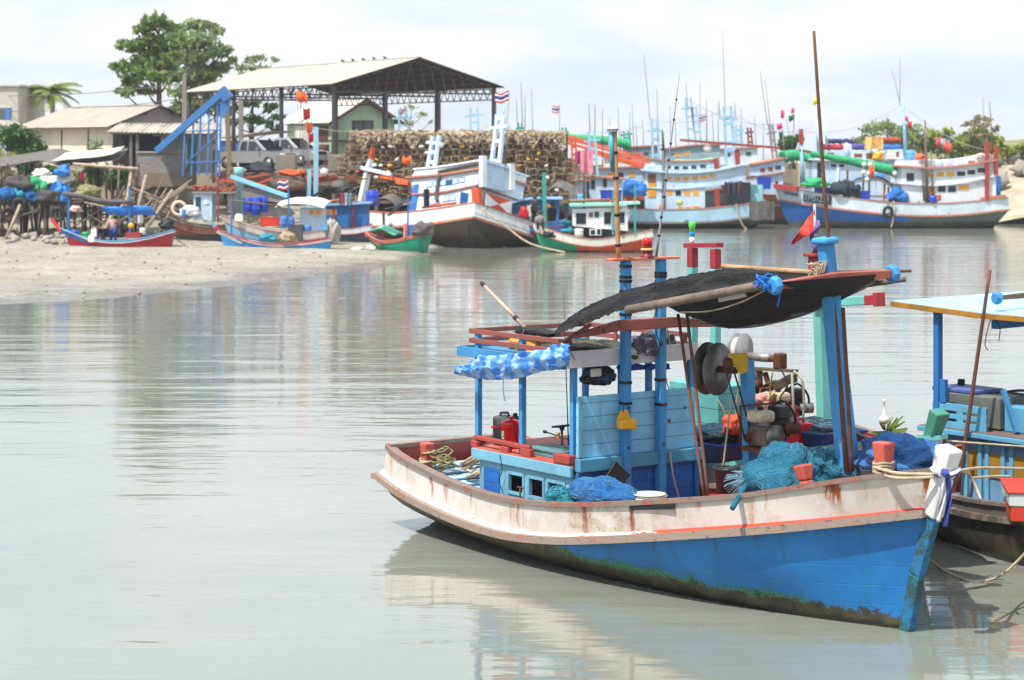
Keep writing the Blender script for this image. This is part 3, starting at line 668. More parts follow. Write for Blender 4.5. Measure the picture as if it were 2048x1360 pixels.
# jerry can and red cooler
p = b(1003, 888, 'y', -.55); 
jc = thing('jerry_can', 'grey plastic jerry can behind the red cooler on the cabin house top', 'jerry can', Frame(*(BF.M @ Vector((1.93, -.50, 0))).xy, BF.a + .25, 1.252))
q = MB(); q.box((0, 0, .185), (.30, .24, .37)); q.build('body', GREYPL, jc, bevel=.035)
q = MB(); q.tube([(-.11, 0, .36), (-.10, 0, .40), (.02, 0, .41), (.04, 0, .36)], .016, 8); q.build('handle', GREYPL, jc)
q = MB(); q.lathe([(.03, .36), (.03, .40), (.026, .405)], (.10, .05, 0), 14); q.build('cap', BLACK, jc)
rc = thing('cooler_pot', 'red plastic cooler pot with lid and sticker beside the blue post', 'cooler', Frame(*(BF.M @ Vector((2.20, -.62, 0))).xy, BF.a, 1.252))
q = MB(); q.lathe([(.10, 0), (.112, .01), (.128, .27), (.133, .275), (.133, .295)], n=28); q.build('body', REDPL, rc)
q = MB(); q.lathe([(.137, .29), (.137, .315), (.12, .34), (.05, .36), (.02, .362), (.016, .375), (.026, .385), (.026, .40), (.0, .405)], n=28); q.build('lid', REDPL, rc)
q = MB(); q.tube([(-.10, -.10, .25), (-.20, -.12, .26), (-.22, -.16, .25)], .014, 8); q.tube([(-.13, -.0, .25), (-.21, -.13, .25)], .012, 8); q.build('handle', REDPL, rc)
st_ = NT('sticker'); xx, yy, zz = st_.sep(); cc = st_.mix(st_.mr(st_.noise(scale=34, detail=1), .45, .5), rgb(236, 230, 190), rgb(60, 140, 70)); cc = st_.mix(st_.mr(st_.vor(scale=38), .2, .26, 1, 0), cc, rgb(228, 120, 40)); stm = st_.surf(st_.bsdf(cc, .3))
q = MB(); q.grid(lambda u, v: (.1245 * cos(-2.2 + .75 * u), .1245 * sin(-2.2 + .75 * u), .12 + .10 * v), 8, 1)
for i_, v_ in enumerate(q.v): r_ = .1145 + .0145 * (v_.z / .27) + .002; a_ = atan2(v_.y, v_.x); q.v[i_] = Vector((r_ * cos(a_), r_ * sin(a_), v_.z))
q.build('sticker', stm, rc)
# board, wheel and reel on the house top
q = MB(); q.box((3.05, -.55, 1.33), (.75, .42, .03)); q.box((3.05, -.72, 1.282), (.7, .05, .06)); q.box((3.05, -.4, 1.282), (.7, .05, .06)); tag(q.build('hatch_board', paint(rgb(96, 150, 150, .7), .5, .5, .1), None, BF, bevel=.006), 'faded teal plank hatch lying on the red house top', 'hatch')
sw = thing('steering_wheel', 'black steering wheel behind the corner post of the nearest boat', 'steering wheel', BF)
cW = b(1124, 852, 'y', -.35); ring = [cW + Vector((.12 * cos(a_ * pi / 12), .12 * sin(a_ * pi / 12) , .02 * cos(a_ * pi / 12))) for a_ in range(24)]
q = MB(); q.tube(ring, .013, 8, closed=True); q.build('rim', BLACK, sw)
q = MB(); 
for k in (0, 8, 16): q.tube([cW + Vector((0, 0, -.02)), ring[k]], .008, 6)
q.tube([cW, cW + Vector((0, 0, -.05))], .03, 10); q.build('spokes', BLACK, sw); q = MB(); q.tube([cW + Vector((0, 0, -.05)), Vector((cW.x, cW.y, 1.25))], .016, 8); q.build('column', STEEL, sw)
rd = thing('fishing_rod', 'fishing rod with golden reel leaning upright beside the cabin post', 'fishing rod', BF)
a = b(1137, 890, 'y', -.75); c_ = b(1127, 585, 'y', -.75); q = MB(); q.tube([a, a.lerp(c_, .3), c_], [.010, .007, .0025], 6); q.build('blank', BLACK, rd)
p = b(1117, 870, 'y', -.72); q = MB(); q.lathe([(.022, -.03), (.03, -.028), (.03, -.02), (.018, -.018), (.018, .018), (.03, .02), (.03, .028), (.02, .03)], p, 14); q.build('reel', plain('gold_metal', rgb(200, 140, 40, .8), .3, metal=.8), rd)
q = MB(); q.tube([b(1140, 880, 'y', -.72), b(1092, 864, 'y', -.74)], .009, 8); q.tube([b(1092, 864, 'y', -.74), b(1088, 863, 'y', -.74)], .02, 8); q.build('handle', BLACK, rd)
# yellow scoop
ys = thing('scoop', 'yellow plastic bailing scoop hung on the blue gate post', 'scoop', BF)
sp = b(1247, 842, 'x', x1c + .17); q = MB(); x_ = sp.x; y_ = sp.y; z_ = sp.z
q.prism([(y_ - .125, z_ - .08), (y_ + .12, z_ - .10), (y_ + .125, z_ + .03), (y_ + .05, z_ + .035), (y_ - .05, z_ + .02), (y_ - .115, z_ + .02)], 'x', x_ + .02, x_ + .11)
q.build('box', YELPL, ys, bevel=.018)
q = MB(); q.prism([(y_ - .11, z_ - .06), (y_ + .11, z_ - .06), (y_ + .10, z_ + .04), (y_ + .05, z_ + .12), (y_, z_ + .14), (y_ - .05, z_ + .12), (y_ - .10, z_ + .05)], 'x', x_ - .005, x_ + .019); q.build('back_plate', YELPL, ys, bevel=.006)
q = MB(); q.tube([(x_ + .02, y_ - .02, z_ + .11), (x_ + .01, y_ - .01, z_ + .2)], .006, 6); q.build('hook', RUSTM, ys)
# black rubber sheet, basket stack, mop string
rb = b(1228, 950, 'x', x1c + .2); q = MB()
o_ = [(1232, 922), (1262, 950), (1252, 962), (1255, 975), (1225, 980), (1195, 978), (1215, 950)]
q.prism([(b(a_, c_2, 'x', x1c + .2).y, b(a_, c_2, 'x', x1c + .2).z) for a_, c_2 in o_], 'x', x1c + .17, x1c + .2); tag(q.build('rubber_flap', plain('black_sheet', (.02, .019, .02, 1), .4, .3, 5, .5, bd=.04), None, BF, bevel=.008), 'black rubber flap hanging over the deep blue cabin base', 'rubber flap')
q = MB(); pb_ = b(1298, 1006, 'y', -.78)
for k in range(5): q.m = 0; q.lathe([(.17, 0), (.2, .02), (.19, .022)], pb_ + Vector((0, .02 * (k % 2), .0 + .022 * k)), 24, sx=1.0)
tag(q.build('basket_stack', WHPL, None, BF), 'small stack of white plastic baskets against the near gunwale', 'baskets')
rope('mop_string', 'pale mop string hanging down the deep blue cabin base', [b(x_, y_, 'x', x1c + .16) for x_, y_ in ((1340, 905), (1343, 930), (1348, 960), (1358, 995))], .012, plain('grey_string', rgb(190, 190, 196, .7), .8), BF)
# net bags
def tail(q):
    k0 = b(1497, 965, 'y', -.75); q.rope([b(1512, 945, 'y', -.62), k0, b(1480, 990, 'y', -.95), b(1465, 1016, 'y', -1.22)], [.05, .035, .05, .03, .03] * 8 if False else .032)
lump('net_bag', 'sky blue net bag slumped against the cabin base by the near gunwale', 'net bag', NETB, b(1205, 992, 'y', -.97), (.46, .2, .20), 3)
lump('net_bag', 'small cyan net bag at the left of the sky blue one', 'net bag', NETC, b(1127, 1000, 'y', -1.0), (.24, .17, .14), 5)
lump('net_bag', 'big teal net bag tied with a knot on the foredeck before the winch', 'net bag', NETT, b(1572, 950, 'y', -.42) + Vector((0, 0, -.07)), (.50, .34, .33), 9, fr=1.4, extra=tail)
lump('net_bag', 'teal net bundle at the foot of the near mast', 'net bag', NETT, b(1660, 938, 'y', -.05), (.3, .26, .2), 12)
lump('net_bag', 'blue and violet net bag at the bow behind the salmon bollard', 'net bag', NETV, b(1800, 918, 'y', .24), (.46, .34, .22), 15, fr=1.8, amp=.3)
q = MB()
for k in range(110):
    a0 = b(1500, 962, 'y', -.7); d = Vector((RX.gauss(0, 1), RX.gauss(0, 1), RX.gauss(0, 1))).normalized(); e = a0 + Vector((-.16, -.05, -.04)) + Vector((d.x * .16, d.y * .14, d.z * .14)); q.tube([a0, a0.lerp(e, .6) + Vector((0, 0, .03)), e], .0035, 3)
tag(q.build('frayed_twine', plain('pale_blue_twine', rgb(140, 184, 204, .8), .7), None, BF), 'frayed pale blue twine tuft at the neck of the teal bag', 'twine')
bk = thing('bucket', 'black plastic tub on deck beneath the winch', 'bucket', BF); cB = b(1455, 985, 'y', -.45)
q = MB(); q.lathe([(.12, 0), (.15, .26), (.165, .27)], cB, 20); q.build('body', plain('black_plastic', rgb(44, 46, 54, .7), .4), bk); q = MB(); q.tube([cB + Vector((.16 * cos(k * pi / 8), .16 * sin(k * pi / 8), .27)) for k in range(16)], .012, 6, closed=True); q.build('rim', plain('black_plastic', rgb(44, 46, 54, .7), .4), bk)
# rope coils at the stern
def coil(name, label, c, r, turns, rr, mat, tilt, seed):
    R_ = random.Random(seed); q = MB(); pts = []; E_ = Euler(tilt).to_matrix()
    for k in range(turns * 14):
        a_ = 2 * pi * k / 14; ra = r * (.72 + .28 * sin(k * .37 + seed)) ; pts.append(Vector(c) + E_ @ Vector((ra * cos(a_), ra * sin(a_) * .8, .06 * sin(k * .13) + .004 * k * .5 * (rr / .012) + R_.uniform(-.01, .01))))
    q.tube(pts, rr, 6); return tag(q.build(name, mat, None, BF), label, 'rope')
coil('rope_coil', 'coil of dull green rope on the stern deck by the bollard', (.66, -.58, .80), .19, 9, .011, ROPEG, (.35, -.1, 0), 2)
coil('rope_coil', 'coil of thick beige rope on the stern deck beside the cabin', (1.28, -.42, .76), .23, 7, .019, ROPE, (.3, -.35, 0), 4)
coil('rope_coil', 'beige rope wound round the salmon stern bollard', (.42, -.72, .84), .115, 5, .014, ROPE, (0, 0, 0), 6)
rope('rope', 'loose beige rope from the stern bollard to the coil', [(.5, -.7, .95), (.62, -.55, .88), (.85, -.4, .80), (1.1, -.35, .76), (1.3, -.4, .76)], .013, ROPE, BF)
q = MB()
for k in range(5): q.b2(.12 + .3 * k, .412 + .3 * k, -.80 + .03 * k, .85, .775 - .035 * k, .80 - .035 * k)
q.build('stern_hatch', paint(rgb(168, 204, 226, .82), .5, .35, .1), boat, bevel=.005)
q = MB(); q.box((1.73, -.93, .66), (.42, .12, .05), (0, 0, .1)); tag(q.build('grey_green_plank', paint(rgb(150, 176, 164, .7), .4, .4, .1), None, BF, bevel=.01), 'short pale green plank on the side deck by the cabin', 'plank')
q = MB(); p = (3.03, -1.08, .72); q.tube([p, (3.03, -1.08, .90)], .011, 8); q.tube([(2.97, -1.08, .90), (3.09, -1.08, .90)], .012, 8); q.build('cleat_pin', RUSTM, boat)

# tarpaulin over the roof edge
tpm = NT('blue_tarp'); wv_ = tpm.noise(scale=2.2, detail=3); sxx = tpm.math('ADD', tpm.math('MULTIPLY', tpm.wave(scale=1.05, dist=2.4, axis='X'), .72), tpm.math('MULTIPLY', tpm.wave(scale=2.4, dist=3, axis='Z'), .28)); fz = tpm.noise(scale=9, detail=5)
TARP = tpm.surf(tpm.bsdf(tpm.mix(tpm.mr(sxx, .42, .66), rgb(58, 132, 226, .85), rgb(140, 184, 236, .85)), .42, tpm.bump(fz, .9, .05), spec=.5))
TP = [(912, 733, 750), (935, 730, 752), (962, 712, 757), (1000, 712, 760), (1040, 706, 756), (1085, 700, 742), (1115, 690, 738), (1142, 688, 728)]
q = MB()
def tarp(u, v):
    x_, t_, b_ = (lambda f: tuple(TP[int(f)][k] + (TP[min(int(f) + 1, 7)][k] - TP[int(f)][k]) * (f - int(f)) for k in range(3)))(u * 6.999)
    p = b(x_, t_ + (b_ - t_) * v, 'y', -1.06 - .05 * sin(pi * v)); n_ = mnoise.noise(Vector((u * 9, v * 2.5, 1.0))); n2 = mnoise.noise(Vector((u * 22, v * 6, 5.0)))
    n3 = 1 - 2 * abs(mnoise.noise(Vector((u * 13 + v * 3, v * 3 - u * 2, 9)))); return p + Vector((.02 * n2, -.055 * n_ - .03 * n2 - .04 * n3, .03 * n_ * v + .02 * n2 + .012 * n3))
q.grid(tarp, 90, 20); tag(q.build('tarpaulin', TARP, None, BF, solid=.004), 'crumpled blue and white striped tarpaulin draped over the near roof edge', 'tarpaulin')
rope('twine_tassel', 'frayed brown twine hanging from the striped tarpaulin', [b(x_, y_, 'y', -1.12) for x_, y_ in ((1048, 660), (1030, 700), (1010, 745), (1006, 775), (1010, 802))], .006, ROPEG, BF)
q = MB(); rr_ = random.Random(3)
def hangtarp(u, v):
    p = b(1235 + 105 * u, 728 + 14 * v * (1 - .3 * u) + 4 * mnoise.noise(Vector((u * 7, v * 2, 2))), 'x', x1c - .06); return p + Vector((.05 * mnoise.noise(Vector((u * 9, v * 3, 7))), 0, 0))
q.grid(hangtarp, 24, 6); tag(q.build('tarpaulin', plain('deep_blue_tarp', rgb(40, 84, 190, .8), .45, .35, 8, .8, bd=.03), None, BF, solid=.004), 'deep blue tarpaulin sagging below the grey front fascia', 'tarpaulin')
lump('net_ball', 'ball of brown black net hanging under the cabin roof', 'net', netmat('brown_net', rgb(50, 40, 36, .8), rgb(120, 84, 64, .7), 40), b(1198, 752, 'x', x1c - .3), (.17, .2, .11), 21, flat=1.0)
q = MB(); q.box(b(1192, 745, 'x', x1c - .1), (.03, .16, .1)); tag(q.build('float', WHPL, None, BF, bevel=.02), 'white plastic float tucked under the cabin roof', 'float')
# on the roof
lump('net_pile', 'olive crab net spread over the cabin roof top', 'net', netmat('olive_net', rgb(92, 86, 60, .8), rgb(150, 140, 100, .7), 40), (3.1, -.1, RZ + .09), (.62, .6, .12), 23, flat=.3)
lump('cloth_bundle', 'grey cloth bundle knotted over the front fascia board', 'cloth', plain('grey_cloth', rgb(120, 118, 128, .7), .85, .35, 9, .9, bd=.04), (3.83, .22, RZ + .20), (.12, .19, .12), 25, amp=.4, fr=2.4, flat=1.0)
lump('net_ball', 'olive green net ball on the roof beside the grey cloth', 'net', netmat('olive_net', rgb(92, 86, 60, .8), rgb(150, 140, 100, .7), 40), (3.6, .62, RZ + .2), (.16, .22, .13), 27)
lump('crate_bag', 'orange plastic bag behind the brown roof rail', 'bag', plain('orange_bag', rgb(224, 150, 60, .8), .5, .3, 6, .6, bd=.03), (2.35, -.35, RZ + .12), (.42, .24, .10), 29)
lump('folded_canvas', 'black folded umbrella bundle lying on the roof rail', 'umbrella', plain('black_canvas', (.016, .016, .018, 1), .7, .3, 8, .8, bd=.03), b(1072, 664, 'y', -.5), (.40, .09, .055), 31, flat=1.0, amp=.18)
q = MB(); q.beam(b(1110, 695, 'y', -.95), b(1180, 650, 'y', -.95), .05, .03); q.build('roof_strut', BROWNB, boat)
tp_ = thing('boat_hook', 'pale tapered pole with black ends rising from the roof rail', 'pole', BF)
a = b(967, 570, 'y', -.55); c_ = b(1050, 655, 'y', -.55); q = MB(); q.tube([a, c_], [.02, .028], 10); q.build('shaft', wood('pale_pole', rgb(196, 172, 150, .8), .6), tp_)
q = MB(); q.tube([a + (a - c_) * .05, a + (c_ - a) * .02], .027, 10); q.build('tip', BLACK, tp_); q = MB(); q.tube([a.lerp(c_, .76), a.lerp(c_, .82)], .033, 10); q.build('joint', BLACK, tp_)

# shade cloth on its poles
shm = NT('shade_cloth'); w1 = shm.noise(shm.map((1, 1, 1)), scale=90, detail=2, rough=.8); w2 = shm.noise(shm.map((.6, 1, 4)), scale=14, detail=5, rough=.75)
ccol = shm.mix(shm.mr(w1, .63, .72), shm.mix(shm.mr(w2, .35, .7), (.004, .004, .0045, 1), (.020, .020, .021, 1)), (.22, .21, .20, 1))
SHADE = shm.surf(shm.bsdf(ccol, .75, shm.bump(w2, 1.0, .06), spec=.25, alpha=shm.mr(w1, .30, .36, .35, 1.0)))
lowA = [(1112, 674), (1180, 648), (1270, 616), (1400, 588), (1534, 566)]; topA = [(1122, 662), (1172, 616), (1270, 578), (1380, 552), (1478, 536), (1560, 545)]
def pl2(P_, u):
    f = u * (len(P_) - 1.0001); i = int(f); s_ = [(k, float(P_[k][0]), float(P_[k][1])) for k in range(len(P_))]; return ipol(s_, f)
q = MB()
def clA(u, v):
    x0_, y0_ = pl2(lowA, u); x1_, y1_ = pl2(topA, u); yy = -1.12 + .75 * v; bl_ = sin(pi * v * .5)
    p = b(x0_ + (x1_ - x0_) * v, y0_ + (y1_ - y0_) * bl_, 'y', yy); n_ = mnoise.noise(Vector((u * 6, v * 2, 0))); n2 = 1 - 2 * abs(mnoise.noise(Vector((u * 5 + v * 1.5, v * 5, 2)))); n3 = mnoise.noise(Vector((u * 34, v * 9, 3))); rag = (.05 if v < .02 else .012) * mnoise.noise(Vector((u * 60, 0, 8))); return p + Vector((0, -.05 * n2, .03 * n_ * sin(pi * v) + .045 * n2 * sin(pi * min(1, v + .15)) + .012 * n3 + rag))
q.grid(clA, 90, 24)
lowB = [(1370, 628), (1390, 638), (1440, 655), (1510, 655), (1600, 634), (1660, 610), (1730, 578)]; edgB = [(1330, 603), (1390, 592), (1450, 580), (1534, 566), (1590, 562), (1660, 556), (1760, 548)]
def clB(u, v):
    x0_, y0_ = pl2(edgB, u); x1_, y1_ = pl2(lowB, u); p = b(x0_ + (x1_ - x0_) * v, y0_ + (y1_ - y0_) * sin(pi * .5 * v), 'y', -1.10 + .95 * v + .6 * u * v)
    n2 = 1 - 2 * abs(mnoise.noise(Vector((u * 5, v * 5 + u * 2, 6)))); rag = .05 * mnoise.noise(Vector((u * 50, 0, 8))) if v > .97 else 0; return p + Vector((0, -.05 * n2, (.03 * mnoise.noise(Vector((u * 8, v * 3, 4))) + .045 * n2 + .012 * mnoise.noise(Vector((u * 30, v * 9, 3)))) * v + rag))
q.grid(clB, 90, 24)
topB = [(1345, 600), (1380, 556), (1478, 538), (1560, 545), (1640, 548), (1780, 545)]
def clC(u, v):
    x0_, y0_ = pl2(lowB, u); x1_, y1_ = pl2(topB, u); p = b(x0_ + (x1_ - x0_) * v, y0_ + (y1_ - y0_) * v, 'y', -.15 + .6 * u + (.9 - .5 * u) * v); return p
q.grid(clC, 30, 8)
tag(q.build('shade_cloth', SHADE, None, BF), 'ragged black shade cloth slung between the mast crossbeam and cabin gate', 'shade cloth')
def pole(label, pa, ya, pb_, yb, r, mat, r2=None, name='pole', cat='pole', group=None, frame=BF, wob=.0):
    a_ = frame.on(pa[0], pa[1], 'y', ya); c2 = frame.on(pb_[0], pb_[1], 'y', yb); n_ = 10; pts = []
    for k in range(n_ + 1):
        q_ = k / n_; pts.append(a_.lerp(c2, q_) + Vector((wob * sin(q_ * 7), wob * cos(q_ * 5), 0)))
    q = MB(); q.tube(pts, [r + ((r2 or r) - r) * k / n_ for k in range(n_ + 1)], 9); return tag(q.build(name, mat, None, frame), label, cat, group)
pole('thick grey pole along the near edge of the shade cloth', (1255, 620), -1.15, (1545, 567), -1.18, .05, GREYB)
pole('bamboo pole along the upper edge of the shade cloth', (1445, 533), -.1, (1650, 547), .0, .032, wood('bamboo', rgb(176, 146, 108, .8), .5))
pole('dark stick running past the far knob of the crossbeam', (1600, 545), .3, (1822, 542), .75, .022, BROWNW, .016)
pole('grey pole wrapped with black net under the crossbeam', (1600, 590), .2, (1812, 558), .9, .03, GREYB)
pole('tallest thin brown pole lashed to the blue mast', (1692, 942), -.15, (1627, 62), -.45, .030, BROWNW, .016, wob=.006)
pole('short brown pole leaning on the near side of the mast', (1704, 942), -.2, (1686, 616), -.4, .022, BROWNW)
pole('left one of two thin brown poles leaning before the cabin', (1408, 992), -.75, (1356, 628), -.6, .019, plain('rusty_pipe', rgb(112, 74, 60, .8), .6), name='leaning_pole')
pole('right one of two thin brown poles leaning before the cabin', (1416, 990), -.75, (1373, 622), -.6, .019, plain('rusty_pipe', rgb(112, 74, 60, .8), .6), name='leaning_pole')
pole('rope hanging from the shade pole down to the black tub', (1445, 945), -.3, (1462, 800), -.3, .012, ROPE, name='rope', cat='rope')
q = MB(); q.beam(b(1440, 600, 'y', -1.0), b(1490, 590, 'y', -1.0), .05, .04); tag(q.build('tube_lamp', WHPL, None, BF), 'unlit white tube lamp under the shade cloth pole', 'lamp')
# lashings at the crossbeam
for (x_, y_), col_, lab in (((1535, 566), rgb(30, 120, 220, .8), 'bright blue cord tied round the near crossbeam knob'), ((1636, 541), rgb(190, 170, 140, .7), 'beige cord lashing the bamboo pole to the mast')):
    q = MB(); c0 = b(x_, y_, 'x', 7.6); rr_ = random.Random(x_)
    for k in range(9):
        pts = [c0 + Vector((rr_.uniform(-.1, .1), rr_.uniform(-.13, .13), rr_.uniform(-.10, .10))) for j in range(4)]; q.rope(pts, .008, 5, 5)
    q.rope([c0, c0 + Vector((.05, .12, -.1)), c0 + Vector((.04, .1, -.25))], .008)
    tag(q.build('lashing', plain('cord_%d' % x_, col_, .7), None, BF), lab, 'cord')
rope('rope', 'beige rope looping from the bamboo pole down past the mast', [b(x_, y_, 'x', 7.5) for x_, y_ in ((1640, 545), (1650, 565), (1665, 580), (1680, 592))], .014, ROPE, BF)
rope('rope', 'thin pale line from the tied poles to the crossbeam knob', [b(x_, y_, 'y', -1.1) for x_, y_ in ((1362, 624), (1420, 622), (1480, 605), (1530, 580))], .009, ROPE, BF)

# bamboo antenna and whip rod on the gate
an = thing('antenna_pole', 'bamboo antenna pole with a white cap and black tape bands', 'antenna', BF)
a = b(1237, 516, 'x', x1c + .12); c_ = b(1229, 262, 'x', x1c + .12)
q = MB(); q.tube([a.lerp(c_, k / 8) for k in range(9)], [.028 if k % 2 else .031 for k in range(9)], 10); q.build('bamboo', wood('antenna_bamboo', rgb(196, 150, 106, .8), .55), an)
for f_ in (.09, .33, .62, .82): q = MB(); q.tube([a.lerp(c_, f_), a.lerp(c_, f_ + .022)], .036, 10); q.build('tape_band', BLACK, an)
q = MB(); q.tube([a.lerp(c_, .68) + Vector((0, -.055, 0)), a.lerp(c_, .99) + Vector((0, -.05, 0))], .024, 10); q.build('tube', plain('teal_tube', rgb(70, 160, 180, .8), .4), an)
q = MB(); q.lathe([(.05, 0), (.068, .015), (.068, .045), (.05, .075), (.0, .085)], c_ + Vector((0, -.03, -.01)), 18); q.build('cap', WHPL, an)
q = MB(); q.lathe([(.0692, .018), (.0692, .032)], c_ + Vector((0, -.03, -.01)), 18, caps=False); q.build('cap_band', plain('navy_print', rgb(60, 70, 130, .8), .5), an)
wr = thing('whip_rod', 'tall thin grey rod with dark joints above the red beacon', 'rod', BF)
a = b(1312, 518, 'x', x1c + .12); c_ = b(1359, 150, 'x', x1c + .12)
q = MB(); q.tube([a.lerp(c_, k / 8) for k in range(9)], [.017 - .0016 * k for k in range(9)], 8); q.build('blank', plain('grey_rod', rgb(150, 150, 156, .7), .4), wr)
for f_ in (.12, .22, .33, .42, .53, .62, .75, .86): q = MB(); q.tube([a.lerp(c_, f_), a.lerp(c_, f_ + .012)], .021 - .010 * f_, 8); q.build('joint', BLACK, wr)
rope('cable', 'thin dark cable dangling below the beacon plank', [b(x_, y_, 'x', x1c + .2) for x_, y_ in ((1268, 518), (1250, 516), (1246, 530), (1238, 545))], .005, BLACK, BF, cat='cable')

# net hauler and engines
hl = thing('net_hauler', 'net hauler with big grey twin disc drum and yellow bracket on the winch post', 'winch', BF)
ctr = b(1434, 738, 'y', -.25); axw = Vector((.79, -.62, 0)); axl = (BF.M.to_3x3().inverted() @ axw).normalized(); R_ = axl.to_track_quat('Z', 'Y').to_matrix()
DISC = plain('dull_zinc', rgb(140, 134, 128, .6), .5, .4, 5, .3, metal=.55)
q = MB(); q.lathe([(.0, .0), (.30, .0), (.30, .018), (.0, .02)], ctr, 36, R_); q.build('drum_disc', DISC, hl)
q = MB(); q.lathe([(.0, -.14), (.30, -.14), (.30, -.122), (.0, -.12)], ctr, 36, R_); q.build('drum_disc', DISC, hl)
q = MB(); q.lathe([(.2, -.12), (.15, -.06), (.2, 0)], ctr, 28, R_, caps=False); q.build('drum_core', BLACK, hl)
q = MB(); q.lathe([(.04, .018), (.04, .26)], ctr, 14, R_); q.build('axle', RUSTM, hl)
q = MB(); yb_ = [b(x_, y_, 'x', 6.16) for x_, y_ in ((1461, 708), (1493, 706), (1495, 742), (1484, 748), (1470, 728), (1461, 724))]; q.prism([(v_.y, v_.z) for v_ in yb_], 'x', 6.12, 6.18); q.build('bracket', paint(rgb(218, 176, 30, .8), .45, .4, .3), hl, bevel=.008)
pu = b(1455, 725, 'x', 6.2); pl_ = b(1497, 875, 'x', 6.2)
for c0, r_ in ((pu, .055), (pl_, .055)): q = MB(); q.cyl(c0 + Vector((-.02, 0, 0)), c0 + Vector((.03, 0, 0)), r_, 18); q.build('pulley', RUSTM, hl)
d = (pl_ - pu).normalized(); n_ = Vector((0, d.z, -d.y)).normalized(); q = MB()
q.tube([pu + n_ * .055, pl_ + n_ * .055, pl_ + d * .055, pl_ - n_ * .055, pu - n_ * .055, pu - d * .055], .011, 6, closed=True); q.build('belt', BLACK, hl)
def engine(label, frame, c0_, red=False):
    e = thing('engine', label, 'engine', frame); c = Vector((0, 0, 0)); e.matrix_world = frame.M @ Matrix.Translation(c0_) @ Matrix.Scale(1.25, 4)
    q = MB(); q.box(c + Vector((0, 0, .10)), (.26, .24, .18)); q.box(c + Vector((.03, .12, .14)), (.14, .14, .12)); q.build('block', plain('grimy_metal', rgb(128, 108, 96, .65), .55, .45, 9, .4, metal=.4), e, bevel=.02)
    q = MB(); 
    for k in range(6): q.box(c + Vector((.02, .10 + .018 * k, .16)), (.17, .008, .16))
    q.build('cooling_fins', plain('dark_aluminium', rgb(96, 92, 90, .7), .5, metal=.5), e)
    q = MB(); q.box(c + Vector((-.01, -.06, .275)), (.22, .19, .11)); q.build('fuel_tank', plain('cream_tank', rgb(206, 190, 160, .75), .45, .4, 7), e, bevel=.035)
    q = MB(); q.lathe([(.03, .335), (.03, .36), (.02, .365)], c + Vector((-.01, -.06, 0)), 12); q.build('tank_cap', BLACK, e)
    q = MB(); q.box(c + Vector((.02, .14, .30)), (.16, .15, .12)); q.build('air_filter', plain('charcoal_plastic', rgb(52, 52, 56, .7), .5), e, bevel=.02)
    q = MB(); q.cyl(c + Vector((.14, .10, .17)), c + Vector((.2, .22, .17)), .055, 14); q.build('muffler', RUSTM if not red else plain('pale_metal', rgb(190, 186, 180, .6), .4, metal=.6), e)
    q = MB(); q.tube(smooth_path([c + Vector((.05, .0, .34)), c + Vector((.16, .05, .42)), c + Vector((.22, .14, .30)), c + Vector((.16, .2, .14))], 4), .012, 6); q.build('fuel_hose', BLACK, e)
    q = MB(); q.box(c + Vector((.02, .02, -.02)), (.36, .36, .04)); q.tube([c + Vector((-.14, .18, .02)), c + Vector((-.14, .18, .36)), c + Vector((-.14, -.18, .36)), c + Vector((-.14, -.18, .02))], .014, 6); q.build('mount', RUSTM, e)
    q = MB(); q.cyl(c + Vector((.13, -.03, .11)), c + Vector((.17, -.03, .11)), .10, 20); q.build('starter_cover', plain('red_enamel', rgb(176, 24, 34, .85), .35) if red else STEEL, e)
    return e
for k, pts_ in enumerate(([(1383, 690), (1392, 740), (1386, 800), (1390, 850)], [(1310, 560), (1318, 600), (1308, 640), (1320, 690)], [(1100, 690), (1120, 706), (1138, 700), (1150, 720)], [(1245, 560), (1262, 600), (1250, 640), (1262, 668)], [(1330, 640), (1340, 690), (1330, 740), (1338, 780)], [(1000, 910), (1004, 940), (998, 962), (1006, 985)])):
    rope('cord', ('grey cord hanging at the right end of the fascia board', 'dark cord down the right gate post', 'thin cord at the roof corner above the tarpaulin', 'dark cord down the left gate post', 'thin cable hanging before the pale screen', 'black wire running down the cabin side wall')[k], [b(x_, y_, 'x', x1c + .22) if k != 5 and k != 2 else b(x_, y_, 'y', -.95) for x_, y_ in pts_], .006, (ROPEG, BLACK)[k % 2], BF, cat='cord')
engine('small rusty engine with cream tank on the shelf of the winch post', BF, b(1532, 893, 'y', -.05))
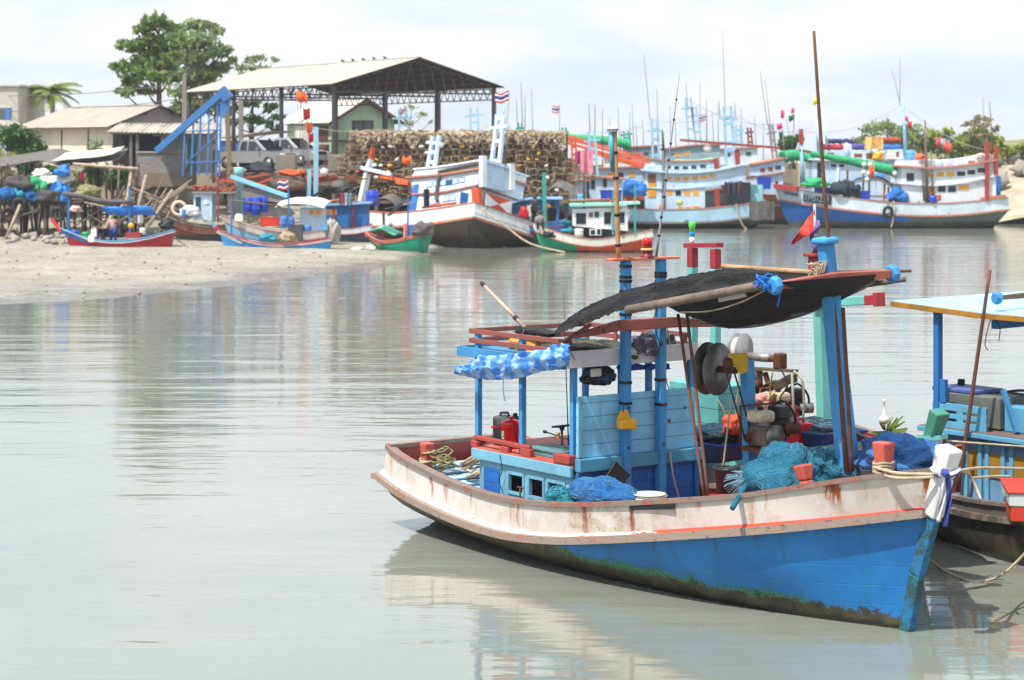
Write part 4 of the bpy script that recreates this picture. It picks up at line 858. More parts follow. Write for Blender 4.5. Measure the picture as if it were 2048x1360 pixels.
# ================================================================== the blue roofed boat cut off at the right
RF = Frame(4.28, 31.4, BF.a)
def r(px, py, ax, v): return RF.on(px, py, ax, v)
rb_ = thing('fishing_boat', 'dark hulled fishing boat with pale blue roof at the right edge', 'boat', RF)
DKH = NT('dark_wet_hull'); a_ = DKH.noise(scale=2.5, detail=6, rough=.7); z_ = DKH.sep()[2]
DARKH = DKH.surf(DKH.bsdf(DKH.mix(DKH.mr(a_, .35, .68), rgb(40, 38, 36, .8), rgb(92, 82, 66, .75)), .5, DKH.bump(a_, .5, .02)))
hull(rb_, [(-.2, .9, .95), (1.5, 1.1, .72), (3.7, 1.28, .62), (5.0, 1.62, .68), (6.5, 1.7, .85), (8.5, 1.2, 1.3), (10.4, .03, 1.8)], [(-.3, .9, .78), (1.5, 1.1, .56), (3.7, 1.28, .47), (5.0, 1.62, .52), (6.5, 1.7, .66), (8.5, 1.1, 1.0), (10.3, .03, 1.4)], [(-.1, .5), (2, .8), (3.4, .97), (4.74, 1.45), (6, 1.55), (8, .8), (9.9, .02)], [(-.2, .5), (3, .42), (5, .5), (8, .8), (10.3, 1.5)],
     dict(hull=DARKH, bulwark=paint(rgb(120, 116, 110, .7), .6, .5, .3), cap=rail_mat(rgb(110, 100, 96, .75), GREYW, .5), rail=rail_mat(rgb(92, 84, 78, .75), GREYW, .5), deck=paint(rgb(196, 120, 100, .75), .5, .4, .1), inner=REDD), keel=-.5, cap=(.10, .04), rail=(.07, .07))
q = MB(); q.beam((-.1, -.9, 1.02), (2.2, -1.14, .80), .12, .10); q.build('stern_coaming', SALM, rb_, bevel=.01)
LB2 = paint(rgb(96, 172, 208, .8), .42, .35, .25, key='br')
q = MB(); q.b2(3.2, 6.2, -.83, .95, .45, 1.34); lo_ = q.build('cabin_wall', paint(rgb(108, 156, 194, .8), .4, .4, .25), rb_, bevel=.008)
OCH = paint(rgb(160, 122, 24, .8), .35, .4, .2, key='och')
xs_ = [r(p_, 920, 'y', -.85).x for p_ in (1933, 1961, 1975, 2007, 2024, 2060)]
for k in (0, 2, 4):
    q = MB(); q.b2(xs_[k], xs_[k + 1], -.85, -.836, .86, 1.17); q.build('yellow_panel', OCH, lo_)
for k in range(6):
    q = MB(); q.b2(xs_[k] - .03, xs_[k] + .03, -.868, -.838, .50, 1.30); q.build('panel_frame', LB2, lo_)
q = MB(); q.b2(3.10, 6.25, -.98, 1.05, 1.345, 1.41); q.build('ledge', LB2, rb_, bevel=.01)
q = MB(); q.b2(3.12, 6.2, -.96, 1.0, 1.412, 1.42); q.build('ledge_top', paint(rgb(132, 110, 102, .7), .5, .4, .2), rb_)
q = MB()
q.b2(3.27, 4.19, -.87, -.83, 1.42, 1.50); q.b2(3.27, 4.19, -.87, -.83, 1.54, 1.60); q.b2(3.27, 4.19, -.87, -.83, 1.64, 1.73)
for x_ in (3.27, 3.70, 4.09): q.b2(x_, x_ + .1, -.869, -.831, 1.425, 1.725)
q.b2(3.25, 3.29, -.83, .3, 1.42, 1.73); q.build('slotted_panel', LB2, rb_, bevel=.004)
q = MB(); q.box((3.75, -.28, 1.64), (.95, .75, .40)); q.build('engine_cover', paint(rgb(112, 120, 112, .7), .5, .5, .2), rb_, bevel=.015)
q = MB(); q.box((3.40, -.35, 1.87), (.75, .55, .05)); q.build('cover_lid', paint(rgb(84, 104, 170, .75), .45, .4, .1), rb_, bevel=.012)
q = MB(); q.lathe([(.05, 1.89), (.05, 1.96), (.04, 1.97)], (3.15, -.2, 0), 14); q.build('filler_cap', BLACK, rb_)
q = MB(); q.b2(4.25, 4.75, -.60, -.1, 1.42, 1.75); q.build('blue_box', LB2, rb_, bevel=.015); q = MB(); q.beam((4.55, -.7, 1.44), (4.25, -.62, 1.95), .05, .06); q.build('brace', paint(rgb(60, 130, 180, .8), .3, .3, .1), rb_)
q = MB(); c0 = r(2032, 788, 'y', -.1); q.tube([c0 + Vector((.19 * cos(k * pi / 12), .19 * sin(k * pi / 12), .03 * sin(k * pi / 12))) for k in range(24)], .018, 8, closed=True); q.lathe([(.12, -.06), (.05, -.03), (.05, 0)], c0, 14)
q.tube([c0 + Vector((-.19, 0, 0)), c0 + Vector((.19, 0, 0))], .012, 6); q.cyl(c0 + Vector((0, 0, -.4)), c0 + Vector((0, 0, -.03)), .03); tag(q.build('steering_wheel', BLACK, None, RF), 'black steering wheel above the blue box at the right edge', 'steering wheel')
PB2 = paint(rgb(34, 112, 180, .8), .3, .3, .2, key='br2')
q = MB(); q.b2(3.30, 3.39, -.89, -.80, 1.42, 2.9); q.build('roof_post', PB2, rb_, bevel=.008)
q = MB(); q.b2(3.40, 3.50, -.88, -.82, 1.73, 2.03); q.build('post_block', PB2, rb_, bevel=.006)
for x_, y_ in ((3.3, 1.2), (6.0, 1.2), (6.0, -.85)): q = MB(); q.b2(x_ - .045, x_ + .045, y_ - .045, y_ + .045, 1.42, 2.9); q.build('roof_post', PB2, rb_, bevel=.008)
rt = NT('pale_blue_roof'); n_ = rt.noise(scale=1.5, detail=5); RTM = rt.surf(rt.bsdf(rt.mix(rt.mr(n_, .35, .7), rgb(150, 206, 228, .8), rgb(176, 222, 238, .82)), .45, rt.bump(n_, .2, .01)))
q = MB(); e_ = [(2.62, -.95, 2.99), (4.22, -.95, 2.87), (6.4, -.95, 2.95), (6.4, 1.6, 3.08), (4.22, 1.6, 3.0), (2.62, 1.6, 3.1)]
q.prism([(2.62, -.93), (4.2, -.97), (6.4, -.97), (6.4, 1.6), (2.62, 1.6)], 'z', 2.895, 2.945); 
for i_, v_ in enumerate(q.v): v_.z += .06 * max(0, (4.2 - v_.x) / 1.6) + .03 * (v_.y + .97) / 2.5
rfo2 = q.build('roof', RTM, rb_)
q = MB(); q.beam((2.6, -.95, 2.965), (4.22, -.99, 2.905), .03, .07); q.beam((4.22, -.99, 2.905), (6.4, -.99, 2.905), .03, .07); q.build('roof_edge', rail_mat(rgb(176, 124, 40, .78), rgb(150, 110, 50, .78), .5), rfo2, bevel=.006)
q = MB(); q.beam((4.35, -.9, 2.80), (4.35, 1.6, 2.84), .10, .11); q.build('roof_beam', PB2, rb_, bevel=.01)
q = MB(); c0 = r(1994, 596, 'y', -.75); q.beam(c0, c0 + Vector((.05, 2.2, .06)), .06, .05, h2=.14); q.build('crossbeam', paint(rgb(122, 84, 66, .8), .3, .3, .1), rb_); q = MB(); q.lathe([(.06, -.05), (.085, -.02), (.085, .02), (.06, .05)], c0, 8, Vector((0, 1, 0)).to_track_quat('Z', 'X').to_matrix()); k_ = q.build('beam_knob', paint(rgb(64, 144, 206, .8), .25, .2, .1), rb_)
for pp in k_.data.polygons: pp.use_smooth = False
pole('tall thin pole leaning on the pale blue roof at right', (1916, 984), -1.05, (1980, 540), -1.0, .030, plain('rusty_pipe', rgb(112, 74, 60, .8), .6), .022, frame=RF)
q = MB(); q.beam(r(1903, 985, 'y', -1.0), r(1918, 890, 'y', -1.0), .12, .05); q.build('brown_board', paint(rgb(168, 112, 70, .8), .3, .3, .2), rb_)
for pts_ in ([(1985, 628), (1975, 660), (1970, 690), (1976, 700)], [(1990, 640), (2000, 655), (1998, 680)]):
    q = MB(); q.rope([r(x_, y_, 'y', -.9) for x_, y_ in pts_], .006); q.build('dangling_cord', BLACK, rb_)
# little red and white bow poking in at the right edge
CF = Frame(*ground(2120, 1010, .75).xy, radians(172)); cb = thing('dinghy', 'red and white wooden bow with green diamond at the right edge', 'boat', CF)
q = MB(); q.m = 0; q.b2(-1.2, .62, -.5, .5, .62, .80); q.m = 1; q.b2(-1.21, .64, -.51, .51, .80, .95); q.m = 2; q.b2(-1.22, .66, -.53, .53, .95, .985); q.build('hull', [paint(rgb(206, 60, 36, .8), .3, .3, .1, key='cb'), paint(rgb(206, 214, 210, .8), .35, .3, .1), paint(rgb(220, 70, 56, .8), .3, .3, .1)], cb, bevel=.012)
q = MB(); q.T = Matrix.Translation((.645, .12, .875)) @ Matrix.Rotation(pi / 4, 4, 'X'); q.box((0, 0, 0), (.012, .06, .06)); q.build('diamond', paint(rgb(20, 130, 100, .8)), cb)
q.T = None

# ================================================================== the teal boat moored behind
TF = Frame(1.255, 30.9, BF.a)
def tt(px, py, ax, v): return TF.on(px, py, ax, v)
tb = thing('fishing_boat', 'teal trimmed fishing boat moored behind the nearest boat', 'boat', TF)
TEALP = paint(TEAL, .28, .25, .15, key='teal'); REDT = paint(rgb(160, 44, 52, .8), .3, .2, .1)
hull(tb, [(.3, .8, .90), (2, 1.0, .85), (3.4, 1.0, .96), (4.1, 1.0, 1.09), (5.1, .85, 1.34), (6.1, .42, 1.53), (6.6, .03, 1.60)], [(.2, .8, .6), (2, 1.0, .55), (3.4, 1.0, .62), (4.1, 1.0, .75), (5.1, .8, 1.0), (6.1, .35, 1.2), (6.55, .03, 1.3)], [(.2, .3), (2, .75), (4, .7), (5.3, .3), (6.2, .02)], [(.2, .5), (3, .55), (5, .9), (7, 1.5)],
     dict(hull=paint(rgb(40, 130, 120, .75)), bulwark=paint(rgb(214, 214, 208, .8), .35, .35, .4), cap=TEALP, rail=rail_mat(SALMON, GREYW), deck=SALM, inner=REDD), keel=-.4, cap=(.13, .05))
for px_, x_ in ((1385, 2.03), (1431, 2.50)):
    q = MB(); q.beam((x_, 0, .7), (x_, 0, 3.42), .11, .11); g_ = q.build('gate_post', TEALP, tb, bevel=.01); q = MB(); q.beam((x_, 0, 3.423), (x_, 0, 3.68), .112, .112); q.build('red_top', REDT, g_, bevel=.01)
q = MB(); q.beam((1.90, 0, 3.71), (2.60, 0, 3.74), .12, .06); q.build('gate_plank', REDT, tb, bevel=.008)
q = MB(); q.b2(1.9, 2.9, -.3, .3, .75, 1.9); q.build('wheelhouse', paint(rgb(96, 178, 176, .8), .3, .3, .2, planks=.2), tb, bevel=.01)
q = MB(); q.beam((4.60, 0, 1.1), (4.50, 0, 3.2), .15, .13); q.build('mast', TEALP, tb, bevel=.012)
q = MB(); q.beam((4.50, -.1, 3.08), (5.42, -.1, 3.17), .09, .11); bo_ = q.build('boom', TEALP, tb, bevel=.01)
q = MB(); q.beam((5.42, -.1, 3.17), (5.62, -.1, 3.19), .10, .12); q.beam((5.60, -.1, 3.19), (5.66, -.1, 3.195), .16, .17); q.build('boom_tip', REDT, bo_, bevel=.01)
q = MB(); q.beam((4.42, .0, 3.1), (4.42, .0, 3.66), .14, .14); q.beam((4.42, 0, 3.66), (4.42, 0, 3.70), .24, .22); q.build('mast_head', REDT, tb, bevel=.01)
q = MB(); q.beam((6.42, -.05, 1.55), (6.58, -.05, 1.93), .16, .14, w2=.22, h2=.16); q.build('bollard', paint(rgb(70, 142, 122, .8), .35, .3, .2), tb, bevel=.02)
q = MB(); q.b2(.6, 1.9, .55, .6, 1.55, 1.62); q.b2(.6, .66, .55, .6, .8, 1.6); q.b2(1.84, 1.9, .55, .6, .8, 1.6); q.build('red_railing', REDT, tb)
# tattered red and purple flag on its staff
fg = thing('flag', 'tattered red pennant and purple ribbon on the teal boat mast', 'flag', TF)
q = MB(); q.tube([tt(1631, 520, 'y', 0), tt(1629, 408, 'y', 0)], .016, 7); q.build('staff', plain('pale_staff', rgb(206, 206, 200, .7), .5), fg)
REDF = NT('red_flag_cloth'); n_ = REDF.noise(scale=14, detail=4); RFM = REDF.surf(REDF.bsdf(REDF.mix(REDF.mr(n_, .3, .7), rgb(216, 40, 34, .85), rgb(236, 76, 62, .85)), .8, REDF.bump(n_, .6, .03)))
q = MB()
def fl_(u, v):
    x_ = 1629 - 47 * u + 3 * v * (1 - u); y_ = 418 + 68 * u + (44 - 40 * u) * v + 3 * mnoise.noise(Vector((u * 5, v * 2, 0))); return tt(x_, y_, 'y', -.05 + .07 * sin(u * 7 + v * 2))
q.grid(fl_, 18, 6); q.build('pennant', RFM, fg, solid=.004)
q = MB()
def fl2(u, v):
    x_ = 1625 + 12 * v + 4 * sin(u * 9) - 3 * u; y_ = 440 + 66 * u; return tt(x_, y_, 'y', -.03 + .05 * sin(u * 12 + v * 3))
q.grid(fl2, 18, 4); q.build('ribbon', plain('purple_cloth', rgb(128, 104, 176, .8), .85, .3, 9, .6, bd=.03), fg, solid=.004)
# green bottle lamp on the gate
gb = thing('bottle_lamp', 'green and blue bottle lamp on a white stub above the teal gate', 'lamp', TF); c0 = tt(1384, 488, 'y', 0)
q = MB(); q.lathe([(.035, 0), (.035, .10)], c0, 12); q.build('stub', WHPL, gb); q = MB(); q.lathe([(.038, .10), (.04, .105), (.04, .16), (.038, .165)], c0, 14); q.build('label_band', plain('cyan_label', rgb(40, 150, 210, .8), .4), gb)
tg = NT('green_glass'); gm_ = tg.surf(tg.bsdf(rgb(70, 220, 60, .85), .12, spec=.6)); q = MB(); q.lathe([(.036, .166), (.036, .22), (.045, .235), (.045, .29), (.03, .30)], c0, 14); q.build('bottle', gm_, gb)
# machinery and tubs on its deck
engine('engine with red starter cover behind the rusty one', TF, tt(1566, 848, 'y', -.15), True)
h2 = thing('net_hauler', 'second net hauler with pale drum on the teal boat', 'winch', TF); c2 = tt(1487, 700, 'y', -.2); ax2 = (TF.M.to_3x3().inverted() @ Vector((.79, -.62, 0))).normalized(); R2 = ax2.to_track_quat('Z', 'Y').to_matrix()
PALEZ = plain('pale_zinc', rgb(176, 174, 168, .65), .5, .3, 5, .3, metal=.4)
for dz in (0, -.12): q = MB(); q.lathe([(0, dz), (.22, dz), (.22, dz + .015), (0, dz + .016)], c2, 30, R2); q.build('drum_disc', PALEZ, h2)
q = MB(); q.lathe([(.17, -.12), (.13, -.06), (.17, 0)], c2, 24, R2, caps=False); q.build('drum_core', WHPL, h2)
q = MB(); a1 = tt(1496, 713, 'y', -.2); a2 = tt(1540, 716, 'y', -.2); q.cyl(a1, a2, .055, 16); q.build('gearbox', plain('pale_metal', rgb(190, 186, 180, .6), .4, metal=.6), h2)
q = MB(); q.box(tt(1560, 722, 'y', -.2), (.13, .14, .20)); q.tube([a2, tt(1550, 720, 'y', -.2)], .035, 10); q.build('motor', RUSTM, h2, bevel=.02)
q = MB(); q.beam(tt(1490, 736, 'y', -.2), tt(1590, 742, 'y', -.2), .12, .035); q.build('beam', plain('grimy_beam', rgb(110, 96, 70, .7), .7), h2)
q = MB(); p_ = tt(1514, 740, 'y', -.2); q.beam((p_.x, -.2, .8), (p_.x, -.2, p_.z), .11, .10); q.build('post', plain('grimy_post', rgb(130, 112, 100, .7), .7), h2)
q = MB(); q.tube(smooth_path([tt(x_, y_, 'y', -.3) for x_, y_ in ((1588, 742), (1604, 760), (1608, 800), (1606, 835), (1600, 862))], 4), .016, 7); q.tube([tt(1584, 745, 'y', -.3), tt(1589, 868, 'y', -.3)], .018, 7); q.tube([tt(1589, 866, 'y', -.3), tt(1602, 862, 'y', -.3)], .016, 7); q.build('guard_frame', plain('pale_tube', rgb(170, 166, 150, .65), .5), h2)
def drap(u, v): return tt(1515 + 80 * u, 772 - 28 * u + 10 * v + 12 * sin(u * 2.5) * v + 2 * sin(u * 14), 'y', -.25 + .1 * v)
q = MB(); q.grid(drap, 16, 4); tag(q.build('rag', plain('dirty_canvas', rgb(176, 164, 144, .7), .85, .35, 8, .6, bd=.03), None, TF, solid=.005), 'dirty canvas strap hanging below the second hauler beam', 'rag')
lump('bag', 'pink plastic bag bundle on the engine', 'bag', plain('pink_bag', rgb(232, 150, 140, .82), .5, .2, 9, .8, bd=.03), tt(1510, 806, 'y', -.75), (.17, .13, .115), 41, TF, amp=.35, fr=2.2, flat=1.0)
def tub(name, label, frame, c, sx, sy, h_, mat, rim):
    o_ = thing(name, label, 'tub', frame); c = Vector(c); q = MB()
    q.loft([[c + Vector((sx * k * a_, sy * k * b_, z)) for a_, b_ in ((-1, -1), (1, -1), (1, 1), (-1, 1))] for k, z in ((.85, 0), (1, h_), (.94, h_), (.8, .03))], closed=True, caps=True, smooth=False); q.build('body', mat, o_, bevel=.02)
    q = MB(); q.tube([c + Vector((sx * 1.02 * a_, sy * 1.02 * b_, h_)) for a_, b_ in ((-1, -1), (1, -1), (1, 1), (-1, 1))], .018, 6, closed=True); q.build('rim', rim, o_); return o_
tub('plastic_tub', 'blue tub of grey net behind the two thin leaning poles', TF, tt(1435, 934, 'y', -.55), .42, .34, .34, plain('muddy_blue_plastic', rgb(64, 84, 140, .7), .5), BLUPL)
lump('net', 'grey blue net heaped in the tub on the teal boat', 'net', NETD, tt(1430, 872, 'y', -.5), (.40, .3, .13), 43, TF)
tub('plastic_tub', 'long navy tub of dark net between the engine and mast', TF, tt(1620, 905, 'y', -.45), .60, .36, .30, plain('navy_plastic', rgb(36, 62, 130, .75), .45), plain('navy_plastic', rgb(36, 62, 130, .75), .45))
lump('net', 'dark net heaped over the long navy tub', 'net', NETD, tt(1622, 862, 'y', -.4), (.62, .34, .14), 45, TF)
q = MB(); q.rope([tt(x_, y_, 'y', -.4) for x_, y_ in ((1640, 850), (1680, 852), (1715, 868), (1740, 880))], .03); tag(q.build('hose', BLACK, None, TF), 'black hose over the navy tub by the teal mast', 'hose')
q = MB(); c0 = tt(1768, 845, 'y', .1)
q.lathe([(.03, -.02), (.06, .02), (.06, .06), (.02, .09), (.012, .24), (.02, .25), (.018, .28), (0, .29)], c0, 14); tag(q.build('float', WHPL, None, TF), 'white float with a thin stem at the teal bollard', 'float')
q = MB(); rr_ = random.Random(5)
for k in range(40):
    a_ = tt(1772, 862, 'y', .15); d = Vector((rr_.uniform(-.05, .2), rr_.uniform(-.2, .2), rr_.uniform(-.06, .2))); q.add([a_, a_ + d + Vector((0, 0, .02)), a_ + d * 1.05, a_ + d * .5 - Vector((0, 0, .03))], [(0, 1, 2, 3)])
tag(q.build('leafy_sprig', plain('leaf_green', rgb(120, 150, 60, .7), .7), None, TF), 'green leafy sprig tied behind the teal bollard', 'sprig')
q = MB()
def rib(u, v): return tt(1718 + 40 * u, 902 - 22 * u + 9 * v + 5 * sin(u * 6), 'y', -.4 + .05 * sin(u * 9))
q.grid(rib, 12, 3); tag(q.build('ribbon', plain('yellow_ribbon', rgb(236, 220, 40, .85), .6), None, TF, solid=.005), 'yellow ribbon tied at the foot of the teal bollard', 'ribbon')
for k, (pts_, m_, lab) in enumerate((([(1496, 716), (1510, 760), (1505, 800), (1530, 830)], BLACK, 'black hose hanging from the pale gearbox'), ([(1560, 735), (1575, 770), (1560, 800), (1585, 830)], BLACK, 'black cable looping over the red starter engine'), ([(1470, 700), (1478, 760), (1472, 820), (1480, 870)], ROPE, 'beige cord dangling by the grey twin discs'), ([(1545, 745), (1540, 790), (1556, 820)], ROPEG, 'dull cord below the second hauler beam'), ([(1436, 800), (1450, 830), (1440, 870), (1452, 900)], ROPEG, 'dull cord hanging beside the thin leaning poles'))): rope('cord', lab, [tt(x_, y_, 'y', -.35) for x_, y_ in pts_], .010, m_, TF, cat='cord')
q = MB(); q.box((0, 0, .15), (.26, .2, .30)); q.tube([(-.09, 0, .30), (-.07, 0, .35), (.05, 0, .35), (.06, 0, .30)], .018, 6); p_ = TF.M @ tt(1600, 895, 'y', -.75); o = q.build('fuel_can', REDPL, None, pos(p_, .6), bevel=.02); tag(o, 'red fuel can behind the blue winch post', 'fuel can')
lump('rag', 'orange red rag bundle behind the winch post', 'rag', plain('orange_rag', rgb(226, 96, 60, .8), .8, .3, 9, .7, bd=.03), tt(1470, 850, 'y', -.6), (.16, .13, .12), 51, TF, amp=.3, fr=2.2, flat=1.0)
q = MB(); q.beam(tt(1530, 745, 'y', -.2), tt(1560, 850, 'y', -.2), .05, .05); q.beam(tt(1500, 745, 'y', -.3), tt(1530, 850, 'y', -.3), .045, .045); q.cyl(tt(1548, 800, 'y', -.32), tt(1554, 803, 'y', -.32), .09, 18); q.cyl(tt(1512, 770, 'y', -.35), tt(1518, 772, 'y', -.35), .07, 18); q.build('rusty_frame', RUSTM, h2)

# mooring ropes and bow ribbons
bl0 = Vector((8.27, -.18, 1.70)); q = MB()
for k in range(3): q.tube([bl0 + Vector((.105 * cos(a_ * pi / 8), .105 * sin(a_ * pi / 8), .03 * k - .02 + .01 * sin(a_))) for a_ in range(16)], .016, 7, closed=True)
for dz in (0, -.05): q.rope([bl0 + Vector((-.05, -.1, dz)), bl0 + Vector((.35, -.16, dz - .01)), Vector((8.95, -.15, 1.70 + dz * .5))], .017)
q.rope([Vector((8.95, -.15, 1.72)), Vector((9.05, .0, 1.72)), b(1960, 936, 'y', 1.2), b(2060, 938, 'y', 2.2)], .017)
q.rope([Vector((8.95, -.14, 1.70)), b(1925, 942, 'y', .6), b(1945, 960, 'y', .8), b(1962, 1000, 'y', .8)], .017); q.rope([b(1942, 956, 'y', .8), b(1990, 953, 'y', 1.4), b(2020, 953, 'y', 1.8)], .016)
tag(q.build('mooring_rope', ROPE, None, BF), 'beige mooring ropes from the bow bollard to the right edge', 'rope')
rope('mooring_rope', 'thin pale rope stretched from the teal bollard to the right edge', [b(1775, 868, 'y', 2.2), b(1900, 882, 'y', 2.6), b(2060, 894, 'y', 3.2)], .012, ROPE, BF)
rope('mooring_rope', 'slack rope dipping to the water past the near bow', [ground(1835, 1098, .02), ground(1880, 1135, .02), at(1925, 1158, 23.6), at(1965, 1163, 23.4), at(2010, 1145, 23.2), at(2070, 1085, 23)], .014, ROPE)
for col_, dx, lab in ((WHPL, 0, 'white cloth ribbon tied round the near white stem post'), (plain('royal_cloth', rgb(70, 84, 170, .8), .8), 12, 'blue cloth ribbon beside the white one on the stem post')):
    q = MB()
    def rb2(u, v, dx=dx): return b(1880 + dx + 10 * v + 3 * sin(u * 5 + dx) - 4 * u, 948 + (96 + dx * .8) * u, 'y', -.16 + .03 * sin(v * 6 + u * 8) + dx * .004)
    q.grid(rb2, 16, 5)
    cN = Vector((8.97, 0, 1.72 - dx * .002)); q.tube([cN + Vector((.135 * cos(a_ * pi / 8), .14 * sin(a_ * pi / 8), .025 * sin(a_ * .8) + (.02 if dx else 0))) for a_ in range(16)], .022, 6, closed=True)
    q.blob(b(1882 + dx * .6, 945, 'y', -.19), (.05, .035, .04), dx); tag(q.build('ribbon', plain('white_cloth', rgb(226, 224, 230, .82), .85, .15, 9, .5, bd=.03) if dx == 0 else col_, None, BF, solid=.004), lab, 'ribbon')
# ================================================================== buildings and plants on the quay
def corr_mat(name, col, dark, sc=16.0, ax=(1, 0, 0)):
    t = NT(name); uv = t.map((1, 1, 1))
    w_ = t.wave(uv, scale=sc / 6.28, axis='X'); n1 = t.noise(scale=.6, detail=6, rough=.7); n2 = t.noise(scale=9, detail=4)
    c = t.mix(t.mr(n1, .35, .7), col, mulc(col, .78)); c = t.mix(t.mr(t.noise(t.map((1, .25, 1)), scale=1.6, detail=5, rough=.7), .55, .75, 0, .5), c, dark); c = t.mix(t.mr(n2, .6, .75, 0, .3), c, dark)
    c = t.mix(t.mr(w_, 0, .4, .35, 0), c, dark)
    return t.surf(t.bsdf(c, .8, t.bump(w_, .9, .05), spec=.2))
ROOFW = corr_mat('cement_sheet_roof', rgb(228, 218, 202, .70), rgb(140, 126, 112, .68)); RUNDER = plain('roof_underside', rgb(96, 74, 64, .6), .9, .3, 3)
def wallmat(name, col, k=.35):
    t = NT(name); n1 = t.noise(scale=.8, detail=6, rough=.7); st_ = t.noise(t.map((5, 5, .4)), scale=1, detail=4)
    c = t.mix(t.mr(n1, .35, .7), col, mulc(col, .8)); c = t.mix(t.mr(st_, .55, .8, 0, k), c, mulc(col, .45))
    return t.surf(t.bsdf(c, .85, t.bump(n1, .3, .02), spec=.15))
STEELG = plain('grey_steel_tube', rgb(96, 92, 92, .7), .6, .3, 3, .2, metal=.3); PUR = plain('dark_purlin', rgb(72, 58, 54, .7), .8)
def gable_roof(root, L, W_, ze, zr, ov=.5, og=.4, th=.06, mat=ROOFW, purl=9, name='roof'):
    """local axes: x along the ridge 0..L (gable at x=0), y across 0..W"""
    q = MB()
    for sg in (0, 1):
        y0 = -ov if sg == 0 else W_ + ov; sl = (zr - ze) / (W_ / 2); z0 = ze - sl * ov
        n = max(2, int((L + 2 * og) / .9)); 
        ring = lambda x, dz: [(x, y0, z0 + dz), (x, W_ / 2, zr + dz)]
        for (dz, m_) in ((th, 0), (0, 1)):
            q.m = m_; q.loft([ring(-og + (L + 2 * og) * k / n, dz + .03 * mnoise.noise(Vector((k * .7, sg * 5, 1)))) for k in range(n + 1)], smooth=False)
        q.m = 1
        q.add([(-og, y0, z0), (-og, W_ / 2, zr), (-og, W_ / 2, zr + th), (-og, y0, z0 + th)], [(0, 1, 2, 3)])
        q.add([(-og, y0, z0), (L + og, y0, z0), (L + og, y0, z0 + th), (-og, y0, z0 + th)], [(0, 1, 2, 3)])
    q.m = 0; q.beam((-og, W_ / 2, zr + th), (L + og, W_ / 2, zr + th), .3, .06)
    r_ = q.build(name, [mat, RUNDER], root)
    for k in range(purl):
        f = (k + .5) / purl; y_ = -ov + (W_ + 2 * ov) * f; z_ = zr - abs(y_ - W_ / 2) * (zr - ze) / (W_ / 2) - .09
        p_ = MB(); p_.beam((-og + .05, y_, z_), (L + og - .05, y_, z_), .07, .1); p_.build('purlin', PUR, r_)
    return r_
def yard_frame(px, Y, z, dx, dy):
    """frame at a building corner with x along its length"""
    p = at(px, HY, Y); return Frame(p.x, p.y, atan2(dy, dx), z)

# --- open steel shed
SF = yard_frame(666, 126, 0, -11.5, 18.6)      # x: away to the left, y to the left of that -> mirror to keep the gable on the right
shed = thing('open_shed', 'large open steel shed with pale corrugated gable roof and lattice trusses', 'shed', SF)
# the gable runs from the corner toward (10.2, 5): that is local -y
LS, WS, ZE, ZR = 21.5, 11.2, 8.85, 10.45
shed_T = Matrix.Scale(-1, 4, Vector((0, 1, 0)))
def flipy(o):
    o.data.transform(shed_T); o.data.flip_normals()
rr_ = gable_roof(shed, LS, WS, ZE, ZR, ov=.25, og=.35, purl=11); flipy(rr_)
for c_ in rr_.children: flipy(c_)
for x_ in (0.2, 7.2, 14.2, 21.2):
    for y_ in (0.15, WS - .15):
        q = MB(); q.beam((x_, -y_, GZ), (x_, -y_, ZE - .1), .2, .2); q.build('column', STEELG, shed)
for y_ in (3.6, 7.2):
    q = MB(); q.beam((.2, -y_, GZ), (.2, -y_, ZE - .5), .16, .16); q.build('column', STEELG, shed)
def truss(p, q_, dep, n, mb, th=.07):
    p = Vector(p); q_ = Vector(q_); lo = Vector((0, 0, -dep)); mb.beam(p, q_, th, th); mb.beam(p + lo, q_ + lo, th, th)
    for k in range(n):
        a_ = p.lerp(q_, k / n); c_ = p.lerp(q_, (k + .5) / n); d = p.lerp(q_, (k + 1) / n); mb.beam(a_ + lo, c_, th * .6, th * .6); mb.beam(c_, d + lo, th * .6, th * .6)
for x_ in (.2, 7.2, 14.2, 21.2):
    q = MB(); q.beam((x_, 0, ZE - .45), (x_, -WS, ZE - .45), .1, .1); q.beam((x_, 0, ZE - .1), (x_, -WS / 2, ZR - .15), .09, .09); q.beam((x_, -WS / 2, ZR - .15), (x_, -WS, ZE - .1), .09, .09)
    for k in range(1, 16):
        y_ = WS * k / 16; zt = ZR - abs(y_ - WS / 2) * (ZR - ZE) / (WS / 2) - .15; q.beam((x_, -y_, ZE - .45), (x_, -y_ - (WS / 32 if k < 8 else -WS / 32), zt), .05, .05)
    q.build('gable_truss', STEELG, shed)
for y_ in (.15, WS - .15):
    q = MB(); truss((.2, -y_, ZE - .15), (21.2, -y_, ZE - .15), .65, 26, q); q.build('eave_truss', STEELG, shed)
# birds on the ridge
for k, px_ in enumerate((655, 668, 676, 690, 708)):
    p_ = SF.I @ Vector((0, 0, 0)); d = 9.5 - k * 1.4; q = MB(); q.blob((0, 0, .12), (.09, .16, .10), k, .05, flat=1); q.blob((0, .13, .23), (.05, .06, .05), k, .02); q.beam((0, -.12, .1), (0, -.34, .05), .06, .02); q.tube([(0, 0, .0), (0, 0, .08)], .012, 5)
    o = q.build('pigeon', plain('dark_feather', rgb(60, 62, 70, .7), .8), None); o.matrix_world = SF.M @ Matrix.Translation((d, -WS / 2 + .02, ZR + .09)) @ Matrix.Scale(.7, 4); tag(o, 'small dark pigeon perched on the shed ridge', 'bird', 'pigeons on the shed ridge')

